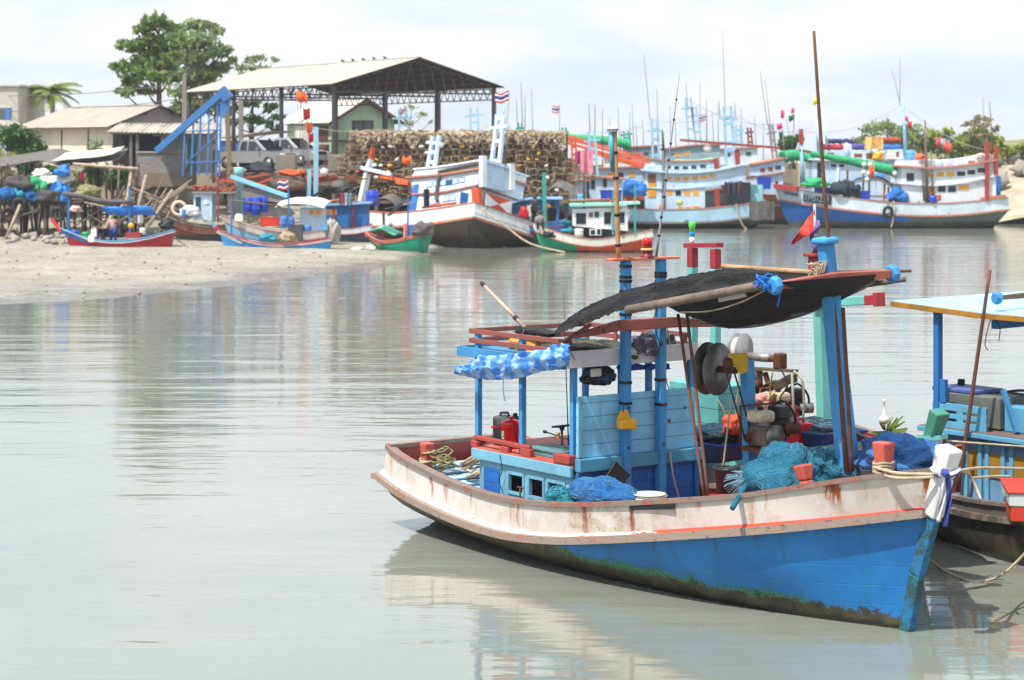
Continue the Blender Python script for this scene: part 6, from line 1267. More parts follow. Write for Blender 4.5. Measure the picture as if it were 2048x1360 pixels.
# ================================================================== the moored fleet
PALE = rgb(196, 220, 240, .86); PALEW = rgb(226, 234, 240, .86); OR_ = rgb(222, 92, 44, .8); YSH = rgb(232, 160, 20, .85); NAVYG = rgb(40, 74, 96, .7)
def bp(c, st_=.3, key='', dirt=.3): return paint(c, .22, dirt, st_, sc=.45, key='bg' + key)
P_PALE = bp(PALE); P_WHITE = bp(PALEW, .35); P_OR = bp(OR_); P_YEL = plain('yellow_shutter', YSH, .5, .2, 2); P_DARKG = plain('dark_window', rgb(30, 44, 52, .7), .25, .3, 2); P_TEALG = plain('teal_window', rgb(34, 84, 104, .7), .3, .3, 2); P_BLUE = bp(rgb(36, 112, 188, .82)); P_TEAL = bp(rgb(60, 160, 150, .8)); P_RED = bp(rgb(170, 52, 44, .8)); P_GREENB = bp(rgb(20, 140, 112, .82)); P_BRN = bp(rgb(140, 72, 52, .75)); P_RAIL = rail_mat(rgb(206, 110, 84, .78), rgb(170, 148, 134, .75), .5); P_GREYT = bp(rgb(150, 144, 140, .75))
P_SKYM = bp(rgb(150, 196, 222, .84), .15, 'mast')
def foul(top, low, h, key=''):
    """hull paint over a weedy, dark waterline band"""
    t = NT('hull_paint'); z = t.sep()[2]; n1 = t.noise(scale=1.4, detail=6, rough=.7); n2 = t.noise(scale=.5, detail=3); st_ = t.noise(t.map((3, 3, .3)), scale=1, detail=4)
    c = t.mix(t.mr(n2, .3, .7), mulc(top, .9), mulc(top, 1.08)); c = t.mix(t.mr(st_, .55, .8, 0, .5), c, mulc(RUST, 1.1))
    l = t.mix(t.mr(n1, .35, .65), low, mulc(low, 1.9))
    c = t.mix(t.mr(t.math('ADD', z, t.mr(n1, .2, .8, -.12, .12, False)), h - .05, h + .05), l, c)
    return t.surf(t.bsdf(c, .5, t.bump(n1, .3, .02), spec=.35))
def bgboat(name, label, fr, L, B, z, ro, mats, rake=(0, .9), wl=.8, keel=-.5, stern=.82, wz=0.0, n=18, cap=(.14, .06), rail=(.08, .12), deckdrop=.5, cat='boat', zs=None):
    """z: gunwale heights at stern, quarter, middle, fore, bow; ro: rail heights below the gunwale at the same places"""
    root = thing(name, label, cat, fr); X = [0, .25, .5, .75, 1.0]; W_ = [stern, .97, 1.0, .80, .02]
    G = [(x * L + (rake[1] * .6 * x ** 3), w_ * B / 2, zz) for x, w_, zz in zip(X, W_, z)]
    R = [(x * L + (rake[1] * .3 * x ** 3) - .05, w_ * B / 2 * .99, zz - r_) for x, w_, zz, r_ in zip(X, W_, z, ro)]
    Wl = [(rake[0] + (L - .2 - rake[0] - rake[1] * .3) * x, max(.02, w_ * B / 2 * k)) for x, w_, k in zip(X, (stern, .97, .97, .62, .01), (wl * .8, wl, wl, wl * .9, 1))]
    D = [(x * L, zz - deckdrop) for x, zz in zip(X, z)]
    hull(root, G, R, Wl, D, mats, n=n, keel=keel, wz=wz, cap=cap, rail=rail)
    root['_'] = 0; del root['_']
    return root
def xz(fr, pts, y): return [(lambda v: (v.x, v.z))(fr.on(px, py, 'y', y)) for px, py in pts]
def tier(root, fr, side, hw, bot, top, mat, name='cabin_wall', roof=None, n=10, wins=(), wmat=None, fmat=None, back=True):
    """cabin storey: side outlines read along photo columns, on the plane y = side * hw"""
    Bz = sorted(xz(fr, bot, side * hw)); Tz = sorted(xz(fr, top, side * hw)); bx0, bx1 = Bz[0][0], Bz[-1][0]; tx0, tx1 = Tz[0][0], Tz[-1][0]
    q = MB(); Lr = []
    for k in range(n + 1):
        f = k / n; xb = bx0 + (bx1 - bx0) * f; xt = tx0 + (tx1 - tx0) * f; Lr.append((xb, ipol(Bz, xb)[0], xt, ipol(Tz, xt)[0]))
    for s_ in (-1, 1): q.loft([[(a, s_ * hw, b_), (c, s_ * hw, d)] for a, b_, c, d in Lr], smooth=False)
    for a, b_, c, d in (Lr[0], Lr[-1]): q.add([(a, -hw, b_), (a, hw, b_), (c, hw, d), (c, -hw, d)], [(0, 1, 2, 3)])
    q.loft([[(c, -hw, d), (c, hw, d)] for a, b_, c, d in Lr], smooth=False)
    w_ = q.build(name, mat, root)
    if roof:
        th, ov, rm = roof; q = MB(); x0, x1 = min(tx0, tx1) - ov, max(tx0, tx1) + ov; rings = []
        for k in range(n + 1):
            x = x0 + (x1 - x0) * k / n; z = ipol(Tz, x)[0] + .004; rings.append([(x, -hw - ov, z), (x, hw + ov, z), (x, hw + ov, z + th), (x, -hw - ov, z + th)])
        q.loft(rings, closed=True, caps=True, smooth=False); q.build('deck_edge', rm, w_)
    for (pa, ya, pb, yb, m_) in wins:
        a = fr.on(pa, ya, 'y', side * hw); c = fr.on(pb, yb, 'y', side * hw)
        for s_ in (1,) if not back else (1, -1):
            q = MB(); x0, x1 = sorted((a.x, c.x)); z0, z1 = sorted((a.z, c.z)); y = s_ * side * hw; o_ = s_ * side * .02
            q.m = 0; q.b2(x0 - .04, x1 + .04, min(y, y + o_), max(y, y + o_), z0 - .04, z1 + .04); q.m = 1; q.b2(x0, x1, min(y + o_, y + o_ * 1.6), max(y + o_, y + o_ * 1.6), z0, z1)
            q.build('window', [fmat or P_WHITE, m_], w_)
    return w_
def wires(root, fr, side_y, items, mat=None, name='antenna'):
    for (pa, ya, pb, yb, r_) in items: q = MB(); q.tube([fr.on(pa, ya, 'y', side_y), fr.on(pb, yb, 'y', side_y)], [r_, r_ * .5], 5); q.build(name, mat or STEELG, root)
def hmast(root, fr, y, base, top, w_, rungs, mat, arm=None, name='mast', depth=0.0, r_=.07):
    """two uprights with cross pieces, as on trawlers; base/top are photo points of the middle"""
    a = fr.on(*base, 'y', y); c = fr.on(*top, 'y', y); q = MB()
    for s_ in (-1, 1):
        o = Vector((s_ * w_ / 2, depth * s_, 0)); q.beam(a + o, c + o * .8, r_ * 2, r_ * 2)
    for f in rungs: p = a.lerp(c, f); q.beam(p - Vector((w_ / 2, depth, 0)), p + Vector((w_ / 2, depth, 0)), r_ * 1.8, r_ * 2.2)
    if arm: p = a.lerp(c, arm[0]); q.beam(p - Vector((arm[1], 0, -arm[2])), p + Vector((arm[1], 0, -arm[2])), r_ * 1.6, r_ * 1.8)
    return q.build(name, mat, root)
STRIPE = {}
def flag(label, px, py, w_, h_, Y, cols, py_base, lean=0, staff=True, group=None, droop=.15):
    """cloth flag on its own staff; cols are the stripes from top to bottom, pixel sizes as in the photo"""
    t_ = thing('flag', label, 'flag', ID, group); s_ = Y / F; a = at(px + lean, py_base, Y); c = at(px, py - 2, Y)
    q = MB(); q.tube([a, c], .02, 5); q.build('staff', plain('flag_staff', rgb(150, 140, 130, .7), .6), t_)
    q = MB(); nn = len(cols); sg = -1 if w_ < 0 else 1; W2 = abs(w_) * s_; H2 = h_ * s_; sd = RX.uniform(0, 9)
    def pt_(u, v): return (c.x + sg * W2 * u, Y + .12 * sin(u * 6 + sd) * u, c.z - H2 * v - droop * W2 * u + .05 * sin(u * 7 + sd))
    for k in range(nn): q.m = k; q.grid(lambda u, v, k=k: pt_(u, (k + v) / nn), 8, 1)
    q.build('cloth', [plain('flag_cloth', c_, .8, .15, 3) for c_ in cols], t_, solid=.006); return t_
FR, FWh, FBl = rgb(200, 40, 50, .8), rgb(232, 230, 230, .82), rgb(60, 64, 140, .8); THAI = [FR, FWh, FBl, FBl, FWh, FR]
FOR_, FRED, FGRN, FPNK, FYEL = rgb(250, 96, 24, .9), rgb(214, 36, 30, .85), rgb(20, 116, 86, .8), rgb(232, 50, 110, .85), rgb(236, 216, 30, .85)
def item(name, label, cat, mat, px, py, Y, shape, sz, seed=0, group=None, rot=0.0):
    """small loose thing standing with its foot at photo point (px, py), distance Y; sz in metres"""
    c = at(px, py, Y); q = MB()
    if shape == 'barrel': q.lathe([(sz[0] * .92, 0), (sz[0], .03), (sz[0], sz[1] * .33), (sz[0] * 1.03, sz[1] * .35), (sz[0], sz[1] * .37), (sz[0], sz[1] * .66), (sz[0] * 1.03, sz[1] * .68), (sz[0], sz[1] * .7), (sz[0], sz[1] * .97), (sz[0] * .9, sz[1])], n=16)
    elif shape == 'bag': q.blob((0, 0, sz[2] * .6), sz, seed + 3, .34, 1.9, 18, 28, .6, fold=.16)
    elif shape == 'crate':
        w_, d_, h_ = sz; q.loft([[(w_ / 2 * k * a, d_ / 2 * k * b_, z) for a, b_ in ((-1, -1), (1, -1), (1, 1), (-1, 1))] for k, z in ((.9, 0), (1, h_), (1.06, h_), (1.06, h_ * 1.05), (.94, h_ * 1.05), (.84, .05))], closed=True, caps=True, smooth=False)
    elif shape == 'box': q.box((0, 0, sz[2] / 2), sz); q.box((0, 0, sz[2] * 1.03), (sz[0] * 1.05, sz[1] * 1.05, sz[2] * .1))
    elif shape == 'ball': q.lathe([(0, 0)] + [(sz[0] * sin(pi * k / 9), sz[0] * (1 - cos(pi * k / 9))) for k in range(1, 9)] + [(0, sz[0] * 2)], n=16); q.tube([(0, 0, sz[0] * 2), (0, 0, sz[0] * 2.3)], sz[0] * .18, 6)
    elif shape == 'ring': q.tube([(sz[0] * cos(k * pi / 10), 0, sz[0] + sz[0] * sin(k * pi / 10)) for k in range(20)], sz[1], 8, closed=True)
    elif shape == 'roll': q.tube([(-sz[0] / 2 + sz[0] * k / 8, 0, sz[1] + .02 * sin(k * 2 + seed)) for k in range(9)], [sz[1] * (1 + .12 * sin(k * 3 + seed)) for k in range(9)], 12)
    elif shape == 'can': q.box((0, 0, sz[2] * .42), (sz[0], sz[1], sz[2] * .84)); q.lathe([(sz[0] * .2, sz[2] * .84), (sz[0] * .2, sz[2])], (sz[0] * .2, 0, 0), 10); q.tube([(-sz[0] * .35, 0, sz[2] * .84), (-sz[0] * .3, 0, sz[2] * .97), (sz[0] * .0, 0, sz[2] * .97), (sz[0] * .05, 0, sz[2] * .84)], sz[0] * .07, 6)
    elif shape == 'sheet':
        w_, h_ = sz[0], sz[1]; q.grid(lambda u, v: (w_ * (u - .5), .12 * sin(u * 7 + seed) * v + .05 * sin(u * 15), h_ * (1 - v) + .03 * sin(u * 9 + seed)), 14, 6)
    o = q.build(name, mat, None, pos(c, rot)); return tag(o, label, cat, group)
TARPG = plain('grey_tarp', rgb(104, 100, 98, .75), .8, .35, 2.5, .6, bd=.05); TARPB = plain('blue_tarp_sheet', rgb(40, 130, 220, .85), .5, .3, 3, .6, bd=.05); GREENNET = plain('green_net_sheet', rgb(40, 170, 110, .8), .7, .35, 3, .6, bd=.05); BLUENET = netmat('bright_blue_net', rgb(30, 120, 210, .8), rgb(90, 170, 230, .8), 12)
def canopy(label, pts, Y0, depth, mat, name='awning', sagz=.1, cat='awning', n=14):
    """cloth sheet: near edge through photo points at Y0, far edge 'depth' beyond and a bit higher"""
    q = MB(); P = [at(px, py, Y0) for px, py in pts]
    rows = [(float(i), p.x, p.z) for i, p in enumerate(P)]
    def f(u, v):
        x, z = ipol(rows, u * (len(P) - 1)); return (x + .3 * v, Y0 + depth * v, z + .18 * v * depth - sagz * sin(pi * v) + .04 * mnoise.noise(Vector((u * 6, v * 4, Y0))))
    q.grid(f, n * 2, 8); return tag(q.build(name, mat, None, solid=.012), label, cat)

# ---- right hand trawler with number board
T1 = Frame(*at(2004, 300, 140).xy, pi); L1 = 14.2
tm = bgboat('trawler', 'long pale trawler with blue bow and number board at right', T1, L1, 4.4, [1.95, 1.62, 1.62, 2.05, 2.72], [.75, .78, .75, .82, .95], dict(hull=foul(rgb(30, 104, 184, .82), rgb(76, 82, 76, .6), .42), bulwark=bp(rgb(210, 226, 234, .86), .5, 'tm'), cap=P_RAIL, rail=P_RAIL, deck=P_GREYT, inner=P_BLUE), rake=(.9, 1.0))
q = MB(); hw = 2.19
# green-grey aft half of the lower hull
for ch_ in tm.children:
    if ch_.name.startswith('hull'):
        ch_.data.materials.append(foul(rgb(96, 112, 108, .7), rgb(60, 64, 56, .6), .45))
        for pl_ in ch_.data.polygons:
            if sum(ch_.data.vertices[i].co.x for i in pl_.vertices) / len(pl_.vertices) < 6.6: pl_.material_index = 1
tA = tier(tm, T1, 1, 1.75, [(1808, 412), (1992, 402)], [(1803, 368), (1860, 372), (1930, 366), (1992, 352)], P_WHITE, wins=[(1852, 373, 1870, 388, P_YEL), (1876, 372, 1891, 384, P_DARKG), (1896, 372, 1912, 384, P_DARKG), (1917, 370, 1938, 380, P_YEL)], roof=(.10, .18, P_WHITE))
tB = tier(tm, T1, 1, 1.75, [(1803, 366), (1860, 369), (1930, 363), (1990, 351)], [(1803, 334), (1860, 338), (1930, 333), (1984, 322)], P_WHITE, wins=[(1813, 346, 1828, 362, P_DARKG), (1853, 346, 1868, 354, P_YEL), (1873, 345, 1888, 353, P_YEL), (1893, 344, 1908, 353, P_YEL), (1914, 343, 1930, 352, P_DARKG), (1935, 340, 1950, 349, P_DARKG), (1955, 336, 1971, 345, P_DARKG)], roof=(.12, .3, P_RAIL))
tC = tier(tm, T1, 1, 1.7, [(1806, 333), (1860, 337), (1930, 331), (1984, 320)], [(1810, 322), (1862, 320), (1930, 318), (1984, 308)], P_WHITE, 'parapet', wins=[(1868, 325, 1886, 331, P_PALE), (1892, 325, 1906, 331, P_PALE), (1914, 323, 1930, 329, P_PALE), (1936, 321, 1948, 327, P_RAIL)])
for px_, ya, yb in ((1974, 283, 402), (1992, 291, 350)): q = MB(); q.beam(T1.on(px_, yb, 'y', 1.9), T1.on(px_, ya, 'y', 1.9), .24, .24); q.build('stern_post', P_RED, tm)
q = MB(); q.beam(T1.on(1962, 398, 'y', 1.9), T1.on(2012, 392, 'y', 1.9), .2, .2); q.build('stern_rail', P_RAIL, tm)
q = MB(); q.b2(.9, 2.1, 1.0, 1.65, 1.6, 2.9); q.build('dark_stern_door', P_DARKG, tm)
q = MB(); q.b2(-.2, 1.9, -1.7, -1.2, 1.9, 3.3); q.build('blue_screen', P_BLUE, tm)
lb = thing('lifebuoy', 'white lifebuoy hung on the upper rail of the numbered trawler', 'lifebuoy', ID); c_ = T1.M @ T1.on(1962, 319, 'y', 1.82); q = MB(); q.tube([c_ + Vector((.33 * cos(k * pi / 10), 0, .33 * sin(k * pi / 10))) for k in range(20)], .085, 8, closed=True); q.build('ring', plain('cream_ring', rgb(236, 214, 204, .82), .5), lb)
wires(tm, T1, 1.95, [(1854, 405, 1850, 240, .11), (1866, 405, 1862, 300, .08), (1848, 402, 1842, 300, .06)], GREYB, 'boom_pole')
wires(tm, T1, .3, [(1812, 330, 1806, 205, .16)], P_SKYM, 'mast'); wires(tm, T1, .3, [(1801, 210, 1784, 140, .02), (1800, 200, 1800, 120, .02)], None)
wires(tm, T1, .3, [(1968, 300, 1966, 196, .03), (1986, 300, 1979, 204, .05)], GREYB, 'pole')
wires(tm, T1, 0, [(1605, 372, 1603, 285, .19)], P_SKYM, 'bow_post'); q = MB(); q.beam(T1.on(1603, 288, 'y', 0), T1.on(1602, 258, 'y', 0), .26, .26); q.build('bow_post_top', P_RED, tm)
q = MB(); q.beam(T1.on(1598, 300, 'y', 0), T1.on(1800, 338, 'y', 0), .16, .16); q.build('boom', P_BRN, tm)
q = MB(); q.beam(T1.on(1550, 372, 'y', .3), T1.on(1596, 378, 'y', .9), .5, .3); q.build('bow_rail', P_RED, tm)
def drape(label, fr, y, pts, mat, hang, name='net_sheet'):
    q = MB(); P = [fr.on(px, py, 'y', y) for px, py in pts]; rows = [(float(i),) + tuple(p) for i, p in enumerate(P)]
    def f(u, v):
        x, yy, z = ipol(rows, u * (len(P) - 1)); s_ = hang[0] + (hang[1] - hang[0]) * u; return (x, yy + .25 * sin(pi * 2 * v) , z + .1 - s_ * (.5 - .5 * cos(2 * pi * v)) * (1 + .12 * mnoise.noise(Vector((u * 9, v * 2, 0)))))
    q.grid(f, 30, 10); return tag(q.build(name, mat, None, fr), label, 'net')
drape('green net wrapped along the boom of the numbered trawler', T1, 0, [(1622, 305), (1680, 314), (1740, 324), (1798, 336)], GREENNET, (.35, .75))
# number board and name on the bow
nbx = T1.on(1606, 386, 'y', 1.0)
def fontobj(txt, name, mat, size, M, parent):
    cu = bpy.data.curves.new(name, 'FONT'); cu.body = txt; cu.size = size; cu.extrude = .004; cu.align_x = 'LEFT'
    o = bpy.data.objects.new('tmp_text', cu); COL.objects.link(o); dg = bpy.context.evaluated_depsgraph_get(); me = bpy.data.meshes.new_from_object(o.evaluated_get(dg)); bpy.data.objects.remove(o)
    me.materials.clear(); me.materials.append(mat); r_ = bpy.data.objects.new(name, me); COL.objects.link(r_); r_.parent = parent; r_.matrix_local = M; return r_
def bulw(x, f):   # point on the port bulwark of the numbered trawler
    X = [0, .25, .5, .75, 1.0]; g = ipol([(a * L1 + .6 * a ** 3, w_ * 2.2, zz) for a, w_, zz in zip(X, [.82, .97, 1, .8, .02], [1.95, 1.62, 1.62, 2.05, 2.72])], x); r2 = ipol([(a * L1 + .3 * a ** 3, w_ * 2.18, zz - o) for a, w_, zz, o in zip(X, [.82, .97, 1, .8, .02], [1.95, 1.62, 1.62, 2.05, 2.72], [.75, .78, .75, .82, .95])], x)
    return Vector((x, g[0] + (r2[0] - g[0]) * f, g[1] + (r2[1] - g[1]) * f))
pA = bulw(12.95, .80); pB = bulw(11.25, .74); d = (pB - pA).normalized(); n_ = Vector((-d.y, d.x, 0)).normalized(); n_ = n_ if n_.y > 0 else -n_
up_ = n_.cross(d).normalized() * -1
if up_.z < 0: up_ = -up_
q = MB(); Lb = (pB - pA).length; e = n_ * .06
cs = [pA + e, pB + e, pB + e + up_ * .62, pA + e + up_ * .62]; q.add(cs + [c - n_ * .05 for c in cs], CUBEF); bo = q.build('number_board', plain('dark_teal_board', rgb(44, 74, 88, .8), .5), tm)
Mt = Matrix((( d.x, up_.x, n_.x, 0), (d.y, up_.y, n_.y, 0), (d.z, up_.z, n_.z, 0), (0, 0, 0, 1)))
WLET = plain('white_lettering', rgb(232, 236, 236, .85), .5)
fo_ = fontobj('TM51270', 'number', WLET, .58, Matrix.Translation(pA + e * 1.2 + up_ * .10 + d * .06) @ Mt, tm); fo_.scale = (.72, 1, 1)
pC = bulw(14.2, .62); pD = bulw(13.1, .66); d2 = (pD - pC).normalized(); n2 = Vector((-d2.y, d2.x, 0)).normalized(); n2 = n2 if n2.y > 0 else -n2; u2 = n2.cross(d2); u2 = u2 if u2.z > 0 else -u2
Mt2 = Matrix(((d2.x, u2.x, n2.x, 0), (d2.y, u2.y, n2.y, 0), (d2.z, u2.z, n2.z, 0), (0, 0, 0, 1)))
q = MB()
for k in range(9):   # rounded script strokes too small to read
    a = pC + d2 * (.14 + .105 * k) + n2 * .07 + u2 * (.12); q.tube([a, a + u2 * .16, a + u2 * .18 + d2 * .05, a + u2 * .02 + d2 * .06], .014, 5)
q.build('painted_name', plain('black_script', rgb(40, 44, 50, .7), .6), tm)
ty = thing('tyre', 'black tyre fender hung amidships on the numbered trawler', 'tyre', ID); c_ = T1.M @ T1.on(1776, 424, 'y', 2.33); q = MB(); q.tube([c_ + Vector((.26 * cos(k * pi / 10), -.05, .30 * sin(k * pi / 10))) for k in range(20)], .11, 9, closed=True); q.build('ring', BLACK, ty); q = MB(); q.tube([c_ + Vector((0, -.02, .3)), c_ + Vector((0, .1, .95))], .03, 6); q.build('rope', ROPE, ty)
rope('rope', 'pale rope looped over the trawler gunwale beside the tyre', [T1.M @ T1.on(x_, y_, 'y', 2.36) for x_, y_ in ((1788, 402), (1784, 420), (1786, 440), (1782, 455))], .05)

# ---- blue trawler behind it
T2 = Frame(*at(1880, 300, 150).xy, pi); L2 = 11.5
b2_ = bgboat('trawler', 'sky blue trawler loaded with rolls, behind the numbered one', T2, L2, 4.2, [2.2, 1.9, 1.9, 2.3, 2.9], [.7] * 5, dict(hull=foul(rgb(60, 120, 190, .8), rgb(60, 60, 54, .6), .4), bulwark=P_PALE, cap=P_RAIL, rail=P_RAIL, deck=P_GREYT), n=14)
tier(b2_, T2, 1, 1.8, [(1625, 400), (1830, 400)], [(1625, 320), (1700, 324), (1830, 318)], P_PALE, wins=[(1634, 325, 1643, 360, P_DARKG), (1662, 328, 1672, 334, P_DARKG), (1678, 328, 1688, 334, P_DARKG)], roof=(.1, .25, P_WHITE))
tier(b2_, T2, 1, 1.7, [(1632, 320), (1700, 322), (1806, 318)], [(1632, 300), (1700, 302), (1806, 298)], P_PALE, 'parapet', wins=[(1654, 305, 1668, 312, P_BRN), (1708, 307, 1724, 315, P_BRN), (1732, 306, 1746, 318, P_BRN), (1774, 306, 1786, 318, P_WHITE), (1792, 303, 1798, 314, P_RED)])
wires(b2_, T2, 1.8, [(1676, 330, 1676, 400, .12), (1693, 320, 1693, 285, .2), (1640, 300, 1634, 240, .25), (1655, 290, 1648, 250, .12)], P_PALE, 'post')
for lab, px_, py_, col_, w_, r_ in (('crimson roll on the blue trawler roof', 1664, 300, rgb(200, 40, 70, .85), 1.5, .2), ('dark navy roll behind the crimson one', 1680, 287, rgb(50, 54, 110, .8), 1.7, .16), ('brown red roll at the right end of the blue trawler roof', 1780, 286, rgb(176, 74, 52, .8), 1.5, .2), ('blue bench box under the brown red roll', 1780, 300, rgb(50, 120, 200, .85), 1.5, .2), ('purple bundle between the rolls', 1722, 300, rgb(90, 84, 160, .8), 1.2, .22)):
    item('roll', lab, 'roll', plain('canvas_%d' % px_ + str(py_), col_, .7, .3, 4, .5, bd=.04), px_, py_, 148.6, 'roll', (w_, r_), px_)
item('quilt', 'yellow patterned quilt hung over the blue trawler rail', 'quilt', plain('patterned_quilt', rgb(236, 190, 110, .85), .8, .5, 6), 1748, 298, 147.9, 'sheet', (1.25, .85), 3)
item('can', 'small white container on the blue trawler rail', 'container', WHPL, 1780, 318, 147.7, 'can', (.6, .3, .4)); item('bag', 'yellow bag hung beside the white container', 'bag', YELPL, 1756, 320, 147.7, 'bag', (.3, .2, .35), 4)

# ---- big pale trawler with amber shutters
T3 = Frame(*at(1526, 300, 139.5).xy, pi - .05); L3 = 12.0
a3 = bgboat('trawler', 'big pale blue trawler with amber shutters and laundry', T3, L3, 4.6, [1.75, 1.35, 1.2, 1.35, 2.2], [.85, .85, .8, .85, 1.0], dict(hull=foul(rgb(90, 96, 96, .6), rgb(44, 42, 38, .6), .3), bulwark=bp(rgb(170, 208, 228, .86), .5, 'a3'), cap=P_RAIL, rail=P_GREYT, deck=P_GREYT), rake=(.7, .8))
tier(a3, T3, 1, 1.85, [(1290, 421), (1410, 418)], [(1291, 376), (1350, 379), (1410, 374)], P_PALE, wins=[(1333, 380, 1345, 390, P_YEL), (1351, 381, 1362, 391, P_DARKG), (1368, 381, 1380, 391, P_YEL), (1386, 380, 1398, 390, P_YEL), (1318, 409, 1330, 416, P_YEL), (1355, 413, 1364, 419, P_YEL), (1371, 413, 1381, 419, P_YEL), (1387, 412, 1399, 418, P_YEL)], roof=(.08, .1, P_PALE))
tier(a3, T3, 1, 1.85, [(1290, 374), (1350, 378), (1420, 373), (1492, 363)], [(1290, 342), (1350, 347), (1420, 344), (1490, 330)], P_PALE, wins=[(1334, 353, 1343, 360, P_YEL), (1349, 354, 1361, 361, P_YEL), (1366, 354, 1378, 361, P_YEL), (1384, 353, 1396, 360, P_YEL), (1401, 351, 1414, 358, P_YEL), (1419, 348, 1429, 355, P_YEL)], roof=(.12, .25, P_PALE))
dq = T3.on(1296, 398, 'y', 1.85); q = MB(); q.b2(T3.on(1312, 398, 'y', 1.85).x, dq.x, 1.86, 1.90, T3.on(1300, 394, 'y', 1.85).z, T3.on(1300, 366, 'y', 1.85).z); q.build('door', P_YEL, a3); q = MB(); q.b2(T3.on(1312, 398, 'y', 1.85).x, dq.x, 1.86, 1.90, T3.on(1300, 365, 'y', 1.85).z, T3.on(1300, 348, 'y', 1.85).z); q.build('door_panes', P_BRN, a3)
tier(a3, T3, 1, 1.8, [(1288, 340), (1350, 345), (1420, 342), (1440, 338)], [(1290, 318), (1350, 324), (1420, 322), (1434, 318)], P_PALE, 'parapet', roof=(.10, .12, P_RAIL), wins=[(1294, 324, 1309, 334, P_WHITE), (1334, 331, 1342, 338, P_TEALG), (1348, 332, 1358, 339, P_TEALG), (1365, 332, 1376, 339, P_TEALG), (1382, 331, 1393, 338, P_TEALG), (1400, 329, 1412, 336, P_TEALG), (1417, 326, 1428, 334, P_PALE)])
q = MB(); q.b2(.9, 2.4, 1.2, 1.84, 1.5, 2.95); q.build('dark_doorway', P_DARKG, a3); q = MB(); q.b2(.1, 1.4, 1.3, 1.36, 1.7, 2.8); q.build('teal_screen', bp(rgb(140, 206, 210, .85)), a3)
for px_, a_, c_ in ((1436, 378, 420), (1434, 318, 338), (1476, 300, 330)): q = MB(); q.beam(T3.on(px_, c_, 'y', 1.9), T3.on(px_ - 3, a_, 'y', 1.9), .3, .3); q.build('red_post', P_RED, a3)
hmast(a3, T3, .3, (1462, 338), (1455, 212), .55, (.3, .42, .72, .82), P_SKYM, arm=(.80, .65, .0), r_=.09)
hmast(a3, T3, .3, (1312, 320), (1309, 237), .42, (.12, .5, .74), P_SKYM, arm=(.70, .5, 0), r_=.08)
wires(a3, T3, .3, [(1450, 215, 1445, 60, .022), (1440, 240, 1438, 200, .03), (1300, 240, 1288, 110, .022), (1470, 240, 1470, 205, .03)])
wires(a3, T3, 1.95, [(1327, 420, 1326, 265, .10)], plain('grey_green_pipe', rgb(130, 140, 134, .75), .6), 'exhaust_pipe'); q = MB(); q.tube([T3.on(1327, 300, 'y', 1.95), T3.on(1325, 262, 'y', 1.95)], [.1, .07], 6); q.build('pipe_tip', plain('dark_green_pipe', rgb(30, 90, 70, .7), .6), a3)
q = MB(); q.beam(T3.on(1290, 322, 'y', 1.2), T3.on(1150, 282, 'y', 1.2), .14, .14); q.build('boom', P_OR, a3); q = MB(); q.beam(T3.on(1300, 318, 'y', -1.2), T3.on(1130, 270, 'y', -1.2), .14, .14); q.build('boom', P_OR, a3); q = MB(); q.beam(T3.on(1285, 335, 'y', 0), T3.on(1170, 300, 'y', 0), .35, .2); q.build('gantry', P_OR, a3)
for k, (px_, py_) in enumerate(((1455, 366), (1468, 366), (1480, 364))):
    item('laundry', ('dark clothes drying under the pale trawler stern roof, left bunch', 'dark clothes drying under the stern roof, middle bunch', 'dark clothes drying under the stern roof, right bunch')[k], 'clothes', plain('dark_cloth_%d' % k, (rgb(70, 54, 70), rgb(50, 56, 80), rgb(96, 60, 56))[k], .85, .5, 5), px_, py_ + 22, 137.2, 'sheet', (.38, .75), k)
item('ball_float', 'large white ball float on the pale trawler roof', 'float', WHPL, 1415, 306, 138, 'ball', (.27,)); item('ball_float', 'pale green ball buoy on the wall of the shuttered trawler', 'buoy', plain('pale_green_buoy', rgb(190, 210, 130, .8), .5), 1359, 412, 136.8, 'ball', (.22,))
item('fender', 'dark grey fender mat hung over the pale trawler stern', 'fender', TARPG, 1524, 440, 137, 'sheet', (1.6, 1.2), 2); rope('rope', 'pale rope dropping from the shuttered trawler stern to the water', [T3.M @ T3.on(x_, y_, 'y', 2.3) for x_, y_ in ((1472, 408), (1478, 430), (1484, 448), (1494, 460))], .045)
item('net_heap', 'blue net heap on deck left of the amber shutters', 'net', BLUENET, 1265, 392, 137, 'bag', (.75, .5, .55), 3)

# ---- leaning trawler aground, stern to the viewer
Y7 = 108.5; st7 = at(1000, 300, 110.5); T7 = Frame(st7.x, 110.5, radians(180 - 47), .30, radians(15), radians(4))
L7 = 12.3
w7 = bgboat('trawler', 'leaning white trawler aground with orange and white stern panel', T7, L7, 4.4, [1.55, 1.35, 1.3, 1.7, 2.5], [.75, .75, .75, .8, .95], dict(hull=foul(rgb(104, 92, 80, .65), rgb(70, 64, 54, .6), .1), bulwark=bp(rgb(222, 230, 230, .86), .5, 'w7'), cap=bp(rgb(196, 112, 80, .8), .2, 'w7c'), rail=P_RAIL, deck=P_GREYT), rake=(1.3, .9), keel=-.9, wl=.55, stern=.95)
def on7(px, py, ax, v): return T7.on(px, py, ax, v)
tier(w7, T7, 1, 1.55, [(832, 428), (947, 415)], [(828, 391), (890, 386), (953, 373)], P_WHITE, roof=(.09, .12, P_RAIL), wins=[(863, 399, 873, 407, P_PALE), (888, 393, 898, 402, P_PALE), (901, 391, 911, 400, P_PALE)], fmat=P_BLUE)
